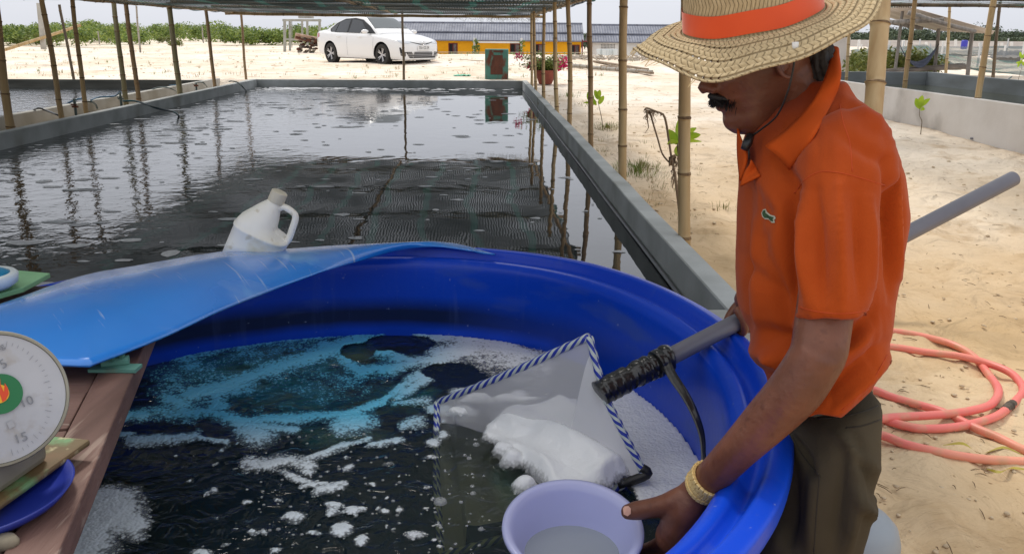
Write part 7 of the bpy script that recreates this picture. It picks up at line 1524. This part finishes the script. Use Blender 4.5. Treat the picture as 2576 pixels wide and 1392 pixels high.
wb = lk.build('watch', gold, parent=person, bevel=.0010); wb['kind'] = 'stuff'
h, d = wrist_pt(math.atan2((at(1812, 1264, 1.36)-wc).dot(wv), (at(1812, 1264, 1.36)-wc).dot(wu)), 0); m = MB(); m.lathe([(.001, .006), (.011, .006), (.0135, .004), (.0135, -.002)], 24, h + d*.0015, d.to_track_quat('Z', 'Y').to_matrix()); m.build('watch_case', gold, parent=person, auto=40)
# ---- straw hat
straw = bpy.data.materials.new('straw'); straw.use_nodes = True
def _straw():
    n = straw.node_tree.nodes; l = straw.node_tree.links; b = n["Principled BSDF"]; b.inputs['Roughness'].default_value = .75; b.inputs['Specular IOR Level'].default_value = .25
    u = n.new("ShaderNodeUVMap"); u.uv_map = 'UV'; s = n.new("ShaderNodeSeparateXYZ"); l.new(u.outputs[0], s.inputs[0])
    def ma(op, x, y=0.0, cl=False):
        q = n.new("ShaderNodeMath"); q.operation = op; q.use_clamp = cl
        for i, w in enumerate((x, y)):
            if isinstance(w, (int, float)): q.inputs[i].default_value = w
            else: l.new(w, q.inputs[i])
        return q.outputs[0]
    # v counts braid rows; inside a row the plait makes a chevron
    fv = ma('FRACT', s.outputs['Y']); tri = ma('ABSOLUTE', ma('SUBTRACT', fv, .5)); chev = ma('ADD', s.outputs['X'], ma('MULTIPLY', tri, 1.6)); row = ma('FRACT', chev); strand = ma('ABSOLUTE', ma('SUBTRACT', row, .5))
    nz = n.new("ShaderNodeTexNoise"); nz.inputs['Scale'].default_value = 2.2; nz.inputs['Detail'].default_value = 6; l.new(u.outputs[0], nz.inputs['Vector'])
    nz2 = n.new("ShaderNodeTexNoise"); nz2.inputs['Scale'].default_value = 12; nz2.inputs['Detail'].default_value = 3; t = n.new("ShaderNodeTexCoord"); l.new(t.outputs['Object'], nz2.inputs['Vector'])
    groove = ma('MULTIPLY', ma('SUBTRACT', strand, .38), 9, True); seam = ma('MULTIPLY', ma('SUBTRACT', tri, .42), 12, True)
    dk = ma('MAXIMUM', ma('MULTIPLY', groove, .55), ma('MULTIPLY', seam, .75))
    r = n.new("ShaderNodeValToRGB"); l.new(nz.outputs['Fac'], r.inputs[0]); r.color_ramp.elements[0].position = .3; r.color_ramp.elements[1].position = .72; r.color_ramp.elements[0].color = (*srgb(168, 148, 112), 1); r.color_ramp.elements[1].color = (*srgb(200, 180, 142), 1)
    mx = n.new("ShaderNodeMixRGB"); l.new(dk, mx.inputs[0]); l.new(r.outputs[0], mx.inputs[1]); mx.inputs[2].default_value = (*srgb(96, 74, 46), 1); l.new(mx.outputs[0], b.inputs['Base Color'])
    bp = n.new("ShaderNodeBump"); bp.inputs['Strength'].default_value = .8; bp.inputs['Distance'].default_value = .003; h = ma('ADD', ma('MULTIPLY', dk, -1), ma('MULTIPLY', nz2.outputs['Fac'], .15)); l.new(h, bp.inputs['Height']); l.new(bp.outputs[0], b.inputs['Normal'])
    # pin holes between the plaits of the front brim
    at_ = n.new("ShaderNodeAttribute"); at_.attribute_name = 'lace'
    hole = ma('MULTIPLY', ma('GREATER_THAN', ma('SUBTRACT', tri, 0), .43), ma('GREATER_THAN', strand, .34)); hole = ma('MULTIPLY', hole, ma('GREATER_THAN', ma('ADD', at_.outputs['Fac'], ma('MULTIPLY', ma('SUBTRACT', nz.outputs['Fac'], .5), 1.2)), .55))
    tp = n.new("ShaderNodeBsdfTransparent"); ms = n.new("ShaderNodeMixShader"); l.new(hole, ms.inputs[0]); l.new(b.outputs[0], ms.inputs[1]); l.new(tp.outputs[0], ms.inputs[2]); l.new(ms.outputs[0], n["Material Output"].inputs[0])
_straw()
hn_ = Vector((-.235, -.205, .95)).normalized(); hxx = Vector((-1, 0, 0)); hxx = (hxx - hn_*hxx.dot(hn_)).normalized(); hyy = hn_.cross(hxx); HC = at(1892, 46, 1.395); HM = Matrix((hxx, hyy, hn_)).transposed()
def hat_prof(u, t):               # u: 0 centre of crown .. 1 brim edge;  t angle, 0 = front
    RC = .104*(1+.05*math.cos(2*t)); wob = .006*math.sin(3*t+1) + .004*math.sin(5*t) + .002*math.sin(9*t+2)
    if u < .25: k = u/.25; r = RC*.80*math.sin(k*math.pi/2); z = .112 + .016*math.cos(k*math.pi/2) - .016
    elif u < .5: k = (u-.25)/.25; z = .112*(1-k) ; z = .112*(1-sm(k)*.0-k); r = RC*(.80+.20*k**.6); z = .112*(1-k)
    else: k = (u-.5)/.5; r = RC + (.197-RC)*k; z = -.004 - .004*k + wob*k*1.5 - .004*k*k*max(0, math.cos(t))**2 + .010*k*k*max(0, -math.cos(t)) - .012*k**3 + .007*k*math.cos(2*t)
    if u > .5: z += .0016*math.cos((u-.5)/.5*9*2*math.pi)
    return HC + HM @ Vector((r*math.cos(t), r*math.sin(t), z))
NU_, NT_ = 110, 168
m = MB(); m.loft([[hat_prof(i/(NU_-1), 2*math.pi*j/NT_) for j in range(NT_)] for i in range(NU_)], False)
hat = m.build('straw_hat', straw, parent=person, smooth=True)
uvl = hat.data.uv_layers.new(name='UV'); lace = hat.data.attributes.new('lace', 'FLOAT', 'POINT')
for f in hat.data.polygons:
    js = [hat.data.loops[q].vertex_index % NT_ for q in f.loop_indices]; wrapf = max(js)-min(js) > NT_/2
    for q in f.loop_indices:
        vi = hat.data.loops[q].vertex_index; i, j = divmod(vi, NT_); u = i/(NU_-1); jj = j + NT_ if (wrapf and j < NT_/2) else j
        v = u*.25*9*4/1.0 if u < .5 else 4.5 + (u-.5)*2*6.0
        if u < .5: v = u*2*7.0
        uvl.data[q].uv = (jj/NT_*96, v)
lace.data.foreach_set('value', np.array([max(0, math.cos(2*math.pi*(k % NT_)/NT_ - .15))**1.2*(1 if k//NT_ > NU_*.56 else 0) for k in range(NU_*NT_)], np.float32))
md = hat.modifiers.new('solid', 'SOLIDIFY'); md.thickness = .0025; md.offset = -1
bandm = M('orange_band', srgb(232, 84, 20), srgb(214, 70, 20), scale=6, rough=.45, sheen=.3, bump=.2, bscale=200, bdist=.0006)
m = MB()
def bandp(a_, b_): t = 2*math.pi*a_; RC = .104*(1+.05*math.cos(2*t)); return HC + HM @ Vector(((RC+.0035-.003*b_)*math.cos(t), (RC+.0035-.003*b_)*math.sin(t), .002 + .034*b_ + .001*math.sin(6*t)))
m.grid(bandp, 121, 6); bd = m.build('hat_band', bandm, parent=hat, smooth=True); BANDB = bvh_of(m)
pm_ = M('band_print', srgb(240, 190, 165), rough=.7)
for pts in ([(1738, 88), (1744, 80), (1754, 78), (1764, 84), (1756, 84), (1748, 90), (1742, 96)], [(1748, 98), (1756, 88), (1768, 86), (1776, 94), (1766, 94), (1754, 100)], [(1756, 102), (1766, 96), (1780, 98), (1786, 104), (1772, 102)],
            [(1924, 42), (1930, 34), (1938, 34), (1936, 44), (1928, 48)], [(1940, 36), (1948, 30), (1954, 36), (1948, 44), (1940, 44)], [(1918, 50), (1926, 50), (1932, 52), (1922, 56)]): patch('print', pts, pm_, BANDB, .0006, parent=hat, cuts=0)
m = MB(); rs = random.Random(12)
for i in range(26):
    t = rs.uniform(-.7, .9); p = hat_prof(.995, t); d = (p-HC).normalized(); m.tube([p, p + d*rs.uniform(.004, .012) + Vector((rs.uniform(-.008, .008), 0, -rs.uniform(.002, .012)))], [.0008, .0004], 3)
m.build('frayed_straw', M('fray', srgb(206, 184, 138), rough=.8), parent=hat)['kind'] = 'stuff'
m = MB(); m.tube([at(2001, 106, 1.25), at(2000, 130, 1.255)], .0050, 10); m.build('toggle', M('toggle_white', (.7, .7, .68), rough=.4), parent=hat, smooth=True)
cordm = hose_black; m = MB(); cp = bez([at(2000, 130, 1.257), at(1996, 170, 1.268), at(1982, 230, 1.285), at(1955, 290, 1.315), at(1915, 325, 1.35), at(1888, 344, 1.375)], 24)
m.tube(cp, .0016, 6); m.build('chin_cord', cordm, parent=hat, smooth=True); m = MB(); m.tube([at(1888, 340, 1.37), at(1880, 360, 1.365), at(1872, 376, 1.365)], [.006, .008, .006], 10); m.tube([at(1884, 350, 1.368), at(1884, 400, 1.366)], .0015, 5); m.build('cord_lock', cordm, parent=hat, smooth=True)
